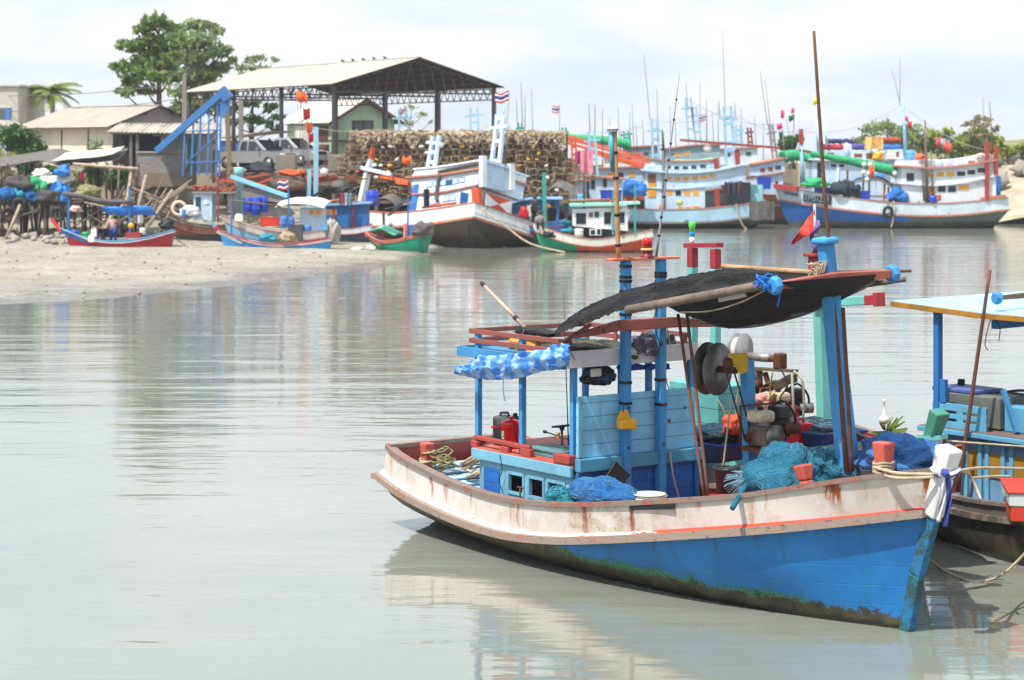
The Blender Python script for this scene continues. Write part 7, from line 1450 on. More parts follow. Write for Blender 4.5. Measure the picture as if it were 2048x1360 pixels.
tier(w7, T7, 1, 1.6, [(826, 388), (890, 384), (955, 371)], [(820, 358), (890, 352), (959, 341)], P_WHITE, roof=(.10, .2, P_RAIL), wins=[(856, 366, 864, 373, P_PALE), (869, 364, 877, 371, P_PALE), (882, 363, 891, 370, P_PALE), (895, 361, 903, 369, P_TEALG), (907, 359, 915, 367, P_PALE), (920, 357, 929, 364, P_PALE)], fmat=P_BLUE)
tier(w7, T7, 1, 1.6, [(822, 356), (890, 349), (961, 339)], [(830, 340), (890, 334), (963, 322)], P_WHITE, 'parapet', roof=(.08, .08, P_WHITE))
q = MB(); p_ = on7(830, 395, 'y', 1.56); q.b2(p_.x - .25, p_.x + .25, 1.56, 1.62, p_.z - .9, p_.z + .7); q.build('blue_door', P_BLUE, w7)
cs = [on7(x_, y_, 'x', .12) for x_, y_ in ((968, 416), (1019, 432), (1022, 402), (969, 386))]; q = MB(); fx = Vector((.06, 0, 0)); q.add(cs + [c - fx for c in cs], CUBEF); pn7 = q.build('stern_panel', bp(rgb(226, 84, 40, .85), .3, 'sp'), w7)
m_ = (cs[0] + cs[2]) / 2 - fx * 1.5; q = MB()
for a, c in ((cs[0], cs[3]), (cs[1], cs[2])): q.add([a - fx * 1.5, c - fx * 1.5, m_], [(0, 1, 2)])
q.build('white_triangles', bp(rgb(232, 240, 244, .86), .2), pn7, solid=.02)
q = MB(); q.beam(on7(955, 413, 'x', .3), on7(952, 376, 'x', .3), .55, .2); q.build('red_bulkhead', P_OR, w7); q = MB(); q.beam(on7(930, 414, 'x', 1.2), on7(932, 386, 'x', 1.2), .7, .1); q.build('blue_doorway', P_BLUE, w7)
for a, c in (((966, 374), (966, 312)), ((1023, 380), (1022, 328))): q = MB(); q.beam(on7(*a, 'x', 0), on7(*c, 'x', 0), .30, .26); q.build('stern_post', P_WHITE, w7)
q = MB(); q.beam(on7(966, 320, 'x', 0), on7(1022, 336, 'x', 0), .12, .16); q.beam(on7(966, 350, 'x', .1), on7(1022, 362, 'x', .1), .06, 1.2, up=(0, 0, 1)); q.build('stern_screen', P_PALE, w7)
hmast(w7, T7, -.6, (989, 345), (1002, 232), .62, (.2, .55, .8, .95), P_PALE, arm=(.8, .75, 0), r_=.085); wires(w7, T7, -.6, [(1003, 240, 1012, 205, .06), (990, 245, 991, 228, .06)], P_SKYM, 'mast_tip')
hmast(w7, T7, .4, (862, 338), (872, 272), .6, (.2, .5, .78), P_PALE, arm=(.78, .7, -.1), r_=.08)
q = MB(); q.beam(on7(722, 408, 'y', 0), on7(741, 318, 'y', 0), .36, .3, w2=.28, h2=.26); mq = q.build('bow_mast', P_WHITE, w7); q = MB(); q.beam(on7(741, 318, 'y', 0), on7(747, 295, 'y', 0), .30, .28, w2=.22, h2=.2); q.build('mast_top', P_OR, mq)
q = MB(); q.beam(on7(697, 330, 'y', .2), on7(783, 349, 'y', .2), .14, .2); q.build('cross_arm', P_PALE, w7); q = MB(); q.beam(on7(738, 345, 'y', 0), on7(820, 364, 'y', 0), .12, .14); q.build('spar', P_OR, w7)
for px_, py_ in ((775, 352), (806, 362)): q = MB(); q.beam(on7(px_ - 12, py_ + 2, 'y', .1), on7(px_ + 12, py_ + 5, 'y', .1), .2, .2); q.build('float_block', P_OR, w7)
q = MB(); q.tube(smooth_path([on7(x_, y_, 'y', 1.75) for x_, y_ in ((876, 402), (872, 392), (879, 348), (884, 342), (963, 326))], 4), .09, 7); q.build('exhaust_pipe', plain('sooty_pipe', rgb(96, 88, 82, .7), .7), w7)
q = MB(); q.tube([on7(845, 415, 'y', 1.75), on7(912, 406, 'y', 1.75)], .07, 6); q.build('side_rail', P_OR, w7)
rope('rope', 'long pale mooring rope slanting from the leaning trawler stern into the water', [at(963, 417, 107.5), at(1010, 452, 107), at(1060, 487, 106.5), ground(1130, 505, .02)], .05, k=4)
item('clothes', 'dark coats hanging on the side of the leaning trawler', 'clothes', plain('dark_cloth_1', rgb(50, 56, 80), .85, .5, 5), 853, 414, 107.0, 'sheet', (.3, .9), 3); item('drum', 'blue drum on the bow deck of the leaning trawler', 'drum', BLUPL, 745, 412, 113, 'barrel', (.34, .8))

# ---- small boats
def small(name, label, spx, bpx, Y, B, zs, mats, z0=0.0, ro=(.07,) * 5, ang=0.0, **kw):
    fr = Frame(*at(spx, 300, Y).xy, pi + ang, z0); L_ = (spx - bpx) / F * Y / max(.3, cos(ang)); kw.setdefault('deckdrop', .25); kw.setdefault('cap', (.07, .035)); kw.setdefault('rail', (.04, .05)); kw.setdefault('rake', (.15, .45)); kw.setdefault('keel', -.25)
    return bgboat(name, label, fr, L_, B, zs, ro, mats, **kw), fr
CAPLB = bp(rgb(130, 190, 230, .85), .1, 'caplb')
B1, F1 = small('longtail_boat', 'small red boat with pale blue rim on the mud at left', 346, 130, 104, 1.5, [1.02, .68, .52, .66, 1.12], dict(hull=foul(rgb(168, 40, 48, .85), rgb(110, 60, 54, .6), .02), bulwark=P_BLUE, cap=CAPLB, rail=bp(rgb(220, 214, 210, .8)), deck=P_BLUE), z0=.13, keel=-.12, stern=.6)
q = MB(); q.beam(F1.on(121, 463, 'y', 0), F1.on(103, 437, 'y', 0), .14, .12, w2=.18, h2=.14); q.build('bow_horn', bp(rgb(214, 40, 60, .85), .1), B1)
for px_, ya, yb in ((137, 476, 366), (259, 470, 373)): q = MB(); q.beam(F1.on(px_, ya, 'y', .1), F1.on(px_, yb, 'y', .1), .09, .09); q.build('awning_post', P_BLUE, B1)
q = MB(); q.tube(smooth_path([F1.on(x_, y_, 'y', .15) for x_, y_ in ((126, 387), (160, 392), (205, 402), (262, 404))], 4), .11, 8); q.build('rolled_awning', TARPG, B1)
canopy('blue tarpaulin sheltering the red boat', [(200, 418), (230, 422), (262, 416), (300, 420)], 103.6, .5, TARPB, 'tarpaulin', cat='tarpaulin')
for o in [o for o in COL.objects if o.name.startswith('tarpaulin') and o.get('label', '').startswith('blue tarpaulin sheltering')]: o.data.transform(Matrix.Rotation(radians(-70), 4, 'X'))
B2, F2 = small('longtail_boat', 'small bright blue boat with red rim aground at the mud edge', 662, 440, 105, 1.5, [.72, .52, .46, .68, 1.22], dict(hull=foul(rgb(60, 150, 214, .85), rgb(60, 58, 50, .6), .12), bulwark=bp(rgb(230, 226, 220, .85)), cap=bp(rgb(176, 50, 62, .8)), rail=bp(rgb(220, 180, 160, .8)), deck=P_BLUE), stern=.75)
q = MB(); q.beam(F2.on(434, 458, 'y', 0), F2.on(424, 445, 'y', 0), .12, .14); q.build('bow_horn', bp(rgb(70, 170, 220, .85), .1), B2); q = MB(); q.tube([F2.on(432, 456, 'y', 0) + Vector((.0, .1 * cos(k), .1 * sin(k))) for k in range(6)], .06, 6, closed=True); q.build('bow_ribbon', FRm if False else plain('red_ribbon', rgb(220, 30, 50, .85), .8), B2)
for px_, ya, yb in ((463, 470, 390), (577, 478, 380)): q = MB(); q.beam(F2.on(px_, ya, 'y', .1), F2.on(px_, yb, 'y', .1), .08, .08); q.build('awning_post', P_BLUE, B2)
q = MB(); q.tube([F2.on(460, 400, 'y', .1), F2.on(560, 412, 'y', .1)], .05, 6); q.build('ridge_pole', GREYB, B2)
B3, F3 = small('tender', 'small green boat with mint foredeck beside the leaning trawler', 852, 735, 104.8, 1.6, [.95, .78, .62, .66, 1.02], dict(hull=foul(rgb(16, 150, 118, .85), rgb(40, 70, 60, .6), .06), bulwark=bp(rgb(214, 120, 100, .8)), cap=bp(rgb(226, 140, 120, .8)), rail=bp(rgb(206, 110, 90, .8)), deck=bp(rgb(224, 130, 108, .8))), ang=-.35, stern=.9)
q = MB(); a = [F3.on(x_, y_, 'y', 0) for x_, y_ in ((745, 461), (768, 451), (800, 466))]; q.loft([[a[0] + Vector((0, s_ * .3, 0)) for s_ in (-1, 0, 1)], [a[1] + Vector((0, s_ * .6, -.08 * abs(s_))) for s_ in (-1, 0, 1)], [a[2] + Vector((0, s_ * .7, -.1 * abs(s_))) for s_ in (-1, 0, 1)]]); q.build('mint_foredeck', bp(rgb(110, 230, 190, .85), .1), B3, solid=.05)
q = MB(); q.beam(F3.on(768, 478, 'y', 0), F3.on(767, 425, 'y', 0), .10, .10); q.build('post', P_BRN, B3); q = MB(); q.beam(F3.on(815, 472, 'y', 0), F3.on(817, 395, 'y', 0), .07, .07); q.build('post', P_BLUE, B3)
q = MB(); q.tube([F3.on(770, 418, 'y', 0), F3.on(828, 405, 'y', 0)], .04, 6); q.build('ridge_pole', P_GREYT, B3)
canopy('grey cloth awning over the green boat', [(738, 410), (766, 396), (790, 412), (774, 431)], 104.2, 1.1, TARPG)
item('outboard', 'outboard motor under a grey cover on the green boat', 'outboard motor', TARPG, 846, 470, 104.2, 'bag', (.42, .32, .36), 4); item('crate', 'blue crate in the green boat', 'crate', plain('mid_blue_plastic', rgb(70, 130, 200, .8), .5), 822, 474, 104.6, 'box', (.34, .4, .55)); item('towel', 'pink towel beside the blue crate in the green boat', 'towel', plain('pink_towel', rgb(236, 160, 160, .85), .85), 811, 476, 104.3, 'sheet', (.22, .7), 2)
# orange and white cabin boat
B8, F8 = small('fishing_boat', 'white and orange boat with mint roofed wheelhouse', 1303, 1072, 106.5, 1.9, [1.06, .82, .64, .88, 1.42], dict(hull=foul(rgb(196, 76, 40, .82), rgb(70, 54, 44, .6), .04), bulwark=bp(rgb(228, 222, 212, .85), .7, 'b8'), cap=P_RAIL, rail=P_RAIL, deck=P_RAIL), ro=(.30, .34, .34, .38, .42), rake=(.1, .3), stern=.8, deckdrop=.3)
for ch_ in B8.children:
    if ch_.name.startswith('hull'):
        ch_.data.materials.append(foul(rgb(26, 150, 112, .82), rgb(40, 60, 50, .6), .04))
        for pl_ in ch_.data.polygons:
            if sum(ch_.data.vertices[i].co.x for i in pl_.vertices) / len(pl_.vertices) > 3.6: pl_.material_index = 1
P_MINT = bp(rgb(150, 222, 200, .85), .15, 'mint')
tier(B8, F8, 1, .72, [(1146, 452), (1256, 462)], [(1146, 418), (1254, 414)], bp(rgb(236, 236, 232, .86), .35, 'b8w'), wins=[(1178, 425, 1186, 435, P_BRN), (1189, 423, 1198, 435, P_TEALG), (1181, 460, 1190, 469, P_DARKG), (1194, 458, 1201, 469, P_DARKG), (1208, 424, 1222, 448, P_DARKG), (1236, 424, 1249, 446, P_DARKG), (1152, 426, 1172, 448, P_DARKG)], fmat=P_WHITE)
rw_ = MB(); r1_ = xz(F8, [(1140, 413), (1220, 411), (1280, 408)], .85); rr_ = [(x, z) for x, z in r1_]
rw_.loft([[(x, -.95, z), (x, .95, z), (x, .95, z + .11), (x, -.95, z + .11)] for x, z in rr_], closed=True, caps=True, smooth=False); rw_.build('roof', P_MINT, B8)
q = MB(); q.loft([[(x, .8, z + .18), (x, .86, z + .28)] for x, z in rr_[:2]], smooth=False); q.tube([(x, .85, z + .3) for x, z in rr_[:2]], .04, 6); q.build('roof_rail', P_RAIL, B8, solid=.03)
for px_, a_, c_ in ((1226, 405, 470), (1270, 395, 470)): q = MB(); q.beam(F8.on(px_, c_, 'y', .85), F8.on(px_, a_ - 25, 'y', .85), .10, .10); q.build('post', P_TEAL, B8)
for px_ in (1224, 1272): q = MB(); q.beam(F8.on(px_, 406, 'y', .9), F8.on(px_ - 5, 397, 'y', .9), .07, .07); q.build('orange_bracket', P_OR, B8)
q = MB(); q.tube([F8.on(1168, 472, 'y', .5), F8.on(1168, 350, 'y', .5)], .05, 6); q.build('pipe', BLACK, B8)
q = MB(); q.beam(F8.on(1090, 470, 'y', -1.0), F8.on(1088, 345, 'y', -1.0), .2, .2); q.build('teal_post', bp(rgb(60, 150, 140, .8), .2), B8)
canopy('dark grey awning over the bow of the orange boat', [(1078, 398), (1110, 374), (1150, 390), (1165, 398)], 107.5, 1.6, TARPG)
for k, (lab, px_, py_, m_, s_) in enumerate((('blue grey net bag nearest the orange boat cabin', 1136, 462, NETC, (.30, .25, .18)), ('upper teal net bag on the orange boat foredeck', 1130, 448, NETT, (.28, .25, .17)), ('grey net bag at the orange boat bow', 1100, 470, NETD, (.34, .25, .17)))): item('net_bag', lab, 'net bag', m_, px_, py_ + 4, 106.2, 'bag', s_, k)
item('float', 'big cream drum float beside the orange boat wheelhouse', 'float', WHPL, 1158, 474, 105.9, 'barrel', (.22, .42)); item('bucket', 'pale blue bucket on the orange boat roof edge', 'bucket', LBPL, 1161, 402, 106.5, 'barrel', (.16, .34))
# boats in the second row
B4, F4 = small('fishing_boat', 'weathered pale blue boat behind the small bright blue one', 655, 452, 108.5, 1.8, [1.0, .85, .95, 1.25, 1.75], dict(hull=foul(rgb(120, 176, 206, .8), rgb(60, 60, 54, .6), .15), bulwark=bp(rgb(206, 204, 192, .8), .6, 'b4'), cap=P_RAIL, rail=P_RAIL, deck=P_GREYT), ro=(.32,) * 5)
tier(B4, F4, 1, .7, [(600, 468), (647, 468)], [(600, 416), (647, 416)], P_PALE, wins=[(618, 420, 628, 430, P_YEL), (632, 420, 642, 430, P_YEL)]); canopy('white cloth awning over the pale blue cabin', [(550, 415), (580, 408), (620, 409), (648, 416)], 107.2, 1.6, plain('white_canvas', rgb(232, 226, 214, .85), .85), sagz=-.1)
B5, F5 = small('fishing_boat', 'deep blue cabin boat with clothes on its roof rail', 742, 610, 112, 2.2, [1.15, 1.0, 1.0, 1.2, 1.6], dict(hull=foul(rgb(60, 84, 110, .7), rgb(50, 46, 40, .6), .2), bulwark=P_WHITE, cap=P_RED, rail=P_RED, deck=P_GREYT), ro=(.3,) * 5)
tier(B5, F5, 1, .9, [(650, 462), (735, 458)], [(648, 412), (735, 408)], bp(rgb(36, 110, 176, .82), .3, 'b5'), wins=[(652, 421, 672, 428, P_YEL)], roof=(.09, .2, bp(rgb(130, 180, 220, .85))))
q = MB(); q.tube([F5.on(x_, y_, 'y', 1.0) for x_, y_ in ((632, 404), (700, 398), (712, 395))], .05, 6); q.tube([F5.on(640, 412, 'y', 1), F5.on(640, 396, 'y', 1)], .04, 6); q.tube([F5.on(710, 410, 'y', 1), F5.on(712, 394, 'y', 1)], .04, 6); q.build('roof_rail', P_RAIL, B5)
for px_ in (668, 707): q = MB(); q.beam(F5.on(px_, 462, 'y', .95), F5.on(px_, 412, 'y', .95), .1, .1); q.build('red_post', P_RED, B5)
canopy('grey tarpaulin tent on the deep blue cabin roof', [(618, 398), (650, 374), (672, 372), (680, 398)], 111.5, 1.2, TARPG, 'tarpaulin', cat='tarpaulin')
for k, (px_, c_, nm_) in enumerate(((683, rgb(170, 80, 120), 'plum towel'), (692, rgb(190, 190, 196), 'grey towel'), (700, rgb(140, 180, 200), 'pale blue towel'))): item('towel', nm_ + ' drying on the deep blue cabin rail', 'towel', plain('towel_%d' % k, c_, .85), px_, 410, 110.6, 'sheet', (.2, .62), k)
item('dark_hood', 'black rubber hood above the drying towels', 'hood', BLACK, 692, 386, 111.2, 'bag', (.42, .3, .2), 2)
B6, F6 = small('fishing_boat', 'old rust brown boat with tattered cabin on the mud', 482, 345, 110, 1.9, [1.35, 1.1, 1.05, 1.2, 1.5], dict(hull=foul(rgb(110, 62, 48, .7), rgb(44, 42, 40, .6), .62), bulwark=bp(rgb(128, 84, 62, .7), .6, 'b6'), cap=P_GREYT, rail=P_BRN, deck=P_GREYT), z0=.1, ro=(.35,) * 5)
tier(B6, F6, 1, .75, [(386, 440), (424, 440)], [(388, 388), (424, 386)], P_PALE, wins=[(391, 394, 402, 420, P_TEALG), (408, 396, 418, 408, P_PALE)]); q = MB()
a = F6.on(384, 386, 'y', .85); c = F6.on(470, 392, 'y', .85); q.b2(min(a.x, c.x), max(a.x, c.x), -.9, .9, a.z - .03, a.z + .05); q.build('roof', P_GREYT, B6)
for px_ in (436, 468): q = MB(); q.beam(F6.on(px_, 445, 'y', .85), F6.on(px_, 355 if px_ == 436 else 390, 'y', .85), .1, .1); q.build('post', P_BRN, B6)
rg = random.Random(8); q = MB()
for k in range(70): q.box((rg.uniform(min(a.x, c.x), max(a.x, c.x)), rg.uniform(-.8, .8), a.z + .1 + rg.uniform(0, .22)), (rg.uniform(.1, .3), .1, .09), (rg.uniform(-.4, .4), rg.uniform(-.4, .4), rg.uniform(0, 3)))
tag(q.build('brick_heap', plain('red_brick', rgb(170, 92, 66, .75), .9, .4, 3), None, F6), 'heap of red bricks and sticks on the rust brown boat roof', 'bricks')
B9, F9 = small('fishing_boat', 'blue cabin boat between the leaning trawler and orange boat', 1140, 1000, 113, 2.2, [1.1, 1.0, 1.0, 1.3, 1.7], dict(hull=foul(rgb(60, 66, 80, .7), rgb(44, 42, 40, .6), .3), bulwark=P_BLUE, cap=P_RED, rail=P_RED, deck=P_GREYT), ro=(.3,) * 5)
tier(B9, F9, 1, .9, [(1022, 462), (1118, 455)], [(1022, 408), (1055, 400), (1118, 399)], bp(rgb(48, 104, 160, .8), .3, 'b9'), wins=[(1062, 408, 1076, 445, P_DARKG), (1090, 410, 1100, 430, P_YEL)], roof=(.09, .2, bp(rgb(140, 190, 226, .85))))
item('chair', 'white plastic chair back on the blue cabin boat', 'chair', WHPL, 1059, 432, 111.6, 'sheet', (.28, .55), 1); item('pennant', 'red triangular cloth beside the white chair', 'flag', REDPL, 1048, 434, 111.4, 'bag', (.2, .06, .3), 2)
# third row
def rowboat(label, spx, bpx, Y, zs, bw_, hm, houses, masts, B=4.2, ex=()):
    o = bgboat('trawler', label, Frame(*at(spx, 300, Y).xy, pi), (spx - bpx) / F * Y, B, zs, [.7] * 5, dict(hull=foul(hm, rgb(50, 46, 42, .6), .4), bulwark=bw_, cap=P_RAIL, rail=P_RAIL, deck=P_GREYT), n=10); fr = Frame(*at(spx, 300, Y).xy, pi)
    for bot, top, m_, wn_ in houses: tier(o, fr, 1, B * .42, bot, top, m_, wins=wn_, roof=(.1, .2, P_RAIL), n=6)
    for (b_, t_, w_, m_) in masts: hmast(o, fr, 0, b_, t_, w_, (.35, .6, .8), m_, arm=(.78, w_ * 1.1, .05), r_=.07)
    wires(o, fr, 0, [(a, b_, c, d, .028) for a, b_, c, d in ex]); return o
rowboat('pale trawler behind the orange boat with amber panes and orange booms', 1250, 1085, 126, [2.1, 1.8, 1.8, 2.1, 2.7], P_PALE, rgb(90, 70, 60, .7), [([(1112, 412), (1175, 408)], [(1112, 376), (1145, 366), (1172, 362)], P_PALE, [(1131, 369, 1141, 377, P_YEL), (1145, 366, 1153, 375, P_YEL)]), ([(1178, 400), (1245, 402)], [(1178, 354), (1245, 360)], P_PALE, [(1182, 360, 1190, 378, P_DARKG), (1206, 358, 1214, 374, P_DARKG)])], [((1188, 350), (1183, 262), .42, P_SKYM)], ex=((1180, 262, 1178, 205), (1190, 262, 1190, 210), (1205, 330, 1205, 218)))
rowboat('grey green trawler in the far row between the tall masts', 1445, 1205, 158, [3.0, 2.7, 2.7, 3.0, 3.5], P_SKYM, rgb(80, 90, 96, .7), [([(1330, 340), (1440, 338)], [(1330, 300), (1385, 292), (1440, 290)], bp(rgb(150, 178, 190, .8), .3, 'gg'), [(1350, 306, 1362, 313, P_YEL), (1368, 304, 1380, 311, P_YEL)]), ([(1250, 330), (1320, 330)], [(1250, 296), (1320, 292)], bp(rgb(130, 160, 170, .8), .3, 'gh'), [(1262, 304, 1276, 312, P_TEALG), (1284, 303, 1298, 311, P_TEALG)])], [((1385, 292), (1376, 195), .5, P_SKYM), ((1398, 290), (1388, 215), .4, P_SKYM), ((1255, 296), (1252, 262), .4, P_TEAL)], ex=((1222, 300, 1219, 232), (1268, 300, 1264, 206), (1288, 300, 1285, 240), (1342, 300, 1340, 212), (1352, 300, 1350, 236), (1428, 300, 1424, 222), (1437, 300, 1436, 206), (1376, 220, 1372, 168), (1400, 280, 1400, 165), (1413, 290, 1413, 196), (1316, 290, 1314, 180), (1240, 300, 1236, 215)))
rowboat('rust railed trawler between the shuttered and numbered ones', 1588, 1455, 148, [2.3, 2.0, 2.0, 2.3, 2.8], P_BRN, rgb(110, 60, 50, .7), [([(1530, 400), (1566, 398)], [(1530, 352), (1566, 346)], P_PALE, [(1550, 362, 1556, 376, P_DARKG)]), ([(1510, 352), (1570, 345)], [(1510, 330), (1568, 318)], P_PALE, [(1520, 336, 1530, 344, P_BRN), (1536, 334, 1546, 342, P_BRN), (1550, 331, 1562, 339, P_TEALG)])], [((1552, 330), (1541, 248), .3, P_GREYT)], ex=((1535, 250, 1520, 140), (1545, 290, 1530, 160), (1527, 320, 1527, 245)))
rowboat('orange bulwarked trawler behind the bamboo antenna', 1300, 1120, 143, [2.6, 2.3, 2.3, 2.6, 3.2], P_OR, rgb(110, 60, 50, .7), [([(1205, 380), (1290, 378)], [(1205, 338), (1290, 334)], P_PALE, [(1215, 346, 1226, 356, P_YEL), (1236, 345, 1247, 355, P_DARKG), (1258, 344, 1269, 354, P_YEL)]), ([(1212, 336), (1282, 333)], [(1212, 312), (1282, 308)], P_WHITE, [(1222, 318, 1234, 326, P_TEALG), (1250, 316, 1262, 324, P_TEALG)])], [((1225, 310), (1222, 250), .35, P_SKYM), ((1150, 330), (1146, 270), .3, P_OR)], ex=((1262, 310, 1259, 225), (1275, 310, 1272, 250), (1240, 312, 1243, 262)))
rowboat('white trawler tucked between the shuttered one and the rust rails', 1520, 1400, 165, [3.0, 2.8, 2.8, 3.0, 3.6], P_WHITE, rgb(80, 96, 110, .7), [([(1440, 330), (1515, 328)], [(1440, 300), (1515, 296)], P_WHITE, [(1450, 306, 1460, 313, P_TEALG), (1470, 305, 1480, 312, P_BRN), (1492, 304, 1502, 311, P_TEALG)])], [((1502, 300), (1498, 255), .3, P_BRN), ((1478, 300), (1476, 250), .4, P_SKYM)], ex=((1512, 300, 1509, 230), (1485, 300, 1482, 215)))
rowboat('far pale trawler left of the traps end with teal masts', 1165, 1010, 150, [3.2, 3.0, 3.0, 3.2, 3.8], P_PALE, rgb(80, 96, 110, .7), [([(1030, 340), (1100, 340)], [(1030, 300), (1100, 298)], P_PALE, ())], [((950, 290), (948, 215), .6, P_SKYM), ((1042, 300), (1040, 245), .3, P_TEAL), ((1130, 300), (1128, 255), .3, P_TEAL)], ex=((1035, 260, 1033, 198), (1045, 250, 1042, 165), (1050, 262, 1050, 190), (1066, 300, 1063, 180)))
rowboat('far trawler behind the mint house with pale cross masts', 870, 740, 152, [3.2, 3.0, 3.0, 3.2, 3.8], P_PALE, rgb(80, 96, 110, .7), [], [((808, 300), (806, 218), .7, P_SKYM)])
drape('green net sheet spread over the far row booms, left', Frame(*at(1300, 300, 150).xy, pi), 0, [(1120, 268), (1160, 272), (1220, 276), (1262, 283)], GREENNET, (.5, .7)); drape('green net bundle hung between the far masts, right', Frame(*at(1700, 300, 149).xy, pi), 0, [(1558, 306), (1590, 302), (1628, 312)], GREENNET, (.95, .6)); drape('dull green net over the shuttered trawler roof', T3, 0, [(1350, 322), (1390, 322), (1425, 318)], plain('pale_green_net', rgb(140, 200, 150, .8), .8), (.3, .3))
for k, (pa, ya, pb_, yb, c_) in enumerate(((1120, 272, 1300, 325, P_OR), (1132, 285, 1290, 330, P_OR), (1360, 280, 1560, 296, P_BRN), (1210, 385, 1300, 372, P_OR))): q = MB(); q.beam(at(pa, ya, 132 + 3 * k), at(pb_, yb, 131 + 3 * k), .16, .16); tag(q.build('boom', c_, None), ('upper orange boom crossing before the far masts', 'lower orange boom crossing before the far masts', 'long brown boom over the shuttered trawler stern', 'short orange beam left of the amber shutters')[k], 'boom')
for lab, px_, py_, Y_, c_, sh, sz in (('pink striped cloth drying behind the bamboo antenna', 1173, 346, 124, rgb(240, 150, 170), 'sheet', (.75, 1.3)), ('magenta cloth drying left of the pink striped one', 1160, 330, 124.5, rgb(176, 60, 120), 'sheet', (.6, .8)), ('brown cardboard sheet beside the magenta cloth', 1142, 345, 124.5, rgb(150, 104, 76), 'sheet', (.7, .8))): item('cloth', lab, 'cloth', plain('cloth_%d' % px_, c_, .85, .3, 4), px_, py_, Y_, sh, sz, px_)
for lab, px_, py_, Y_, m_, sz in (('dark blue fish crate on the deck left of the bamboo antenna', 1222, 408, 122, BLUPL, (1.2, .7, .75)), ('bright blue crate on the numbered trawler deck', 1724, 398, 138.6, BLUPL, (1.0, .6, .5)), ('long blue crate at the numbered trawler bow', 1652, 388, 139, BLUPL, (1.5, .6, .4)), ('violet blue tub behind the rust railed trawler', 1528, 378, 145, BLUPL, (.9, .6, .75))): item('crate', lab, 'crate', m_, px_, py_, Y_, 'crate', sz)
canopy('grey shade cloth over the numbered trawler foredeck', [(1700, 374), (1720, 364), (1760, 363), (1785, 378)], 138.9, 1.6, TARPG); canopy('bright blue tarpaulin strip above the grey shade cloth', [(1705, 361), (1725, 356), (1755, 352), (1765, 356)], 140.5, .8, TARPB, 'tarpaulin', cat='tarpaulin')
for k, (lab, px_, py_, m_, s_) in enumerate((('black net heap on the numbered trawler deck, left', 1682, 390, NETD, (.6, .5, .55)), ('black net heap on the numbered trawler deck, right', 1703, 394, NETD, (.5, .5, .5)), ('green net heap behind the bow rail of the numbered trawler', 1632, 375, GREENNET, (.7, .5, .35)), ('blue net heap by the front cabin wall of the numbered trawler', 1796, 404, BLUENET, (.55, .5, .5)), ('brown basket float on the numbered trawler side deck', 1875, 405, P_OR, (.26, .26, .36)), ('orange yellow buoy on the numbered trawler roof', 1842, 320, ORPL, (.32, .3, .22)))): item('net_heap' if k < 4 else 'buoy', lab, 'net' if k < 4 else 'buoy', m_, px_, py_, 138.5, 'bag', s_, k)
item('drum', 'pale blue drum on the numbered trawler roof front', 'drum', LBPL, 1821, 322, 139.5, 'barrel', (.3, .7)); item('drum', 'blue drum on the stern of the numbered trawler', 'drum', BLUPL, 1866, 404, 137.9, 'barrel', (.26, .4))

for k, (pa, ya, pb_, yb, sg_) in enumerate(((1182, 262, 1310, 240, .4), (1310, 240, 1455, 215, .5), (1455, 215, 1603, 262, .6), (1603, 262, 1806, 208, .7), (1000, 250, 1182, 265, .5), (872, 275, 1000, 240, .3), (1806, 210, 1975, 300, .5), (1376, 200, 1540, 250, .4), (742, 298, 870, 275, .2))):
    q = MB(); q.tube(sag(at(pa, ya, 139), at(pb_, yb, 139), sg_, 8), .016, 4); tag(q.build('rigging_line', plain('grey_string', rgb(190, 190, 196, .7), .8), None), 'thin line strung between the masts of the moored fleet', 'rope', 'lines strung between the far masts')
for k, (lab, px_, py_, Y_, c_) in enumerate((('white float pair hung at the numbered trawler winch, upper', 727, 0, 0, 0),)): pass
for k, (px_, ya, yb, m_) in enumerate(((1726, 396, 332, P_GREYT), (1738, 398, 330, P_GREYT), (1768, 402, 368, P_OR), (1776, 404, 374, P_OR), (1660, 385, 348, P_PALE), (1694, 392, 340, P_BRN))): q = MB(); q.beam(T1.on(px_, ya, 'y', .8), T1.on(px_ + 1, yb, 'y', .8), .12, .12); q.build('deck_post', m_, tm)
for k, (px_, py_) in enumerate(((1727, 350), (1739, 352), (1728, 334), (1740, 334), (1734, 364), (1790, 352))): item('float', 'white net float hung among the deck posts of the numbered trawler', 'float', WHPL, px_, py_, 138.9, 'ball', (.16,), 0, 'white floats on the numbered trawler')
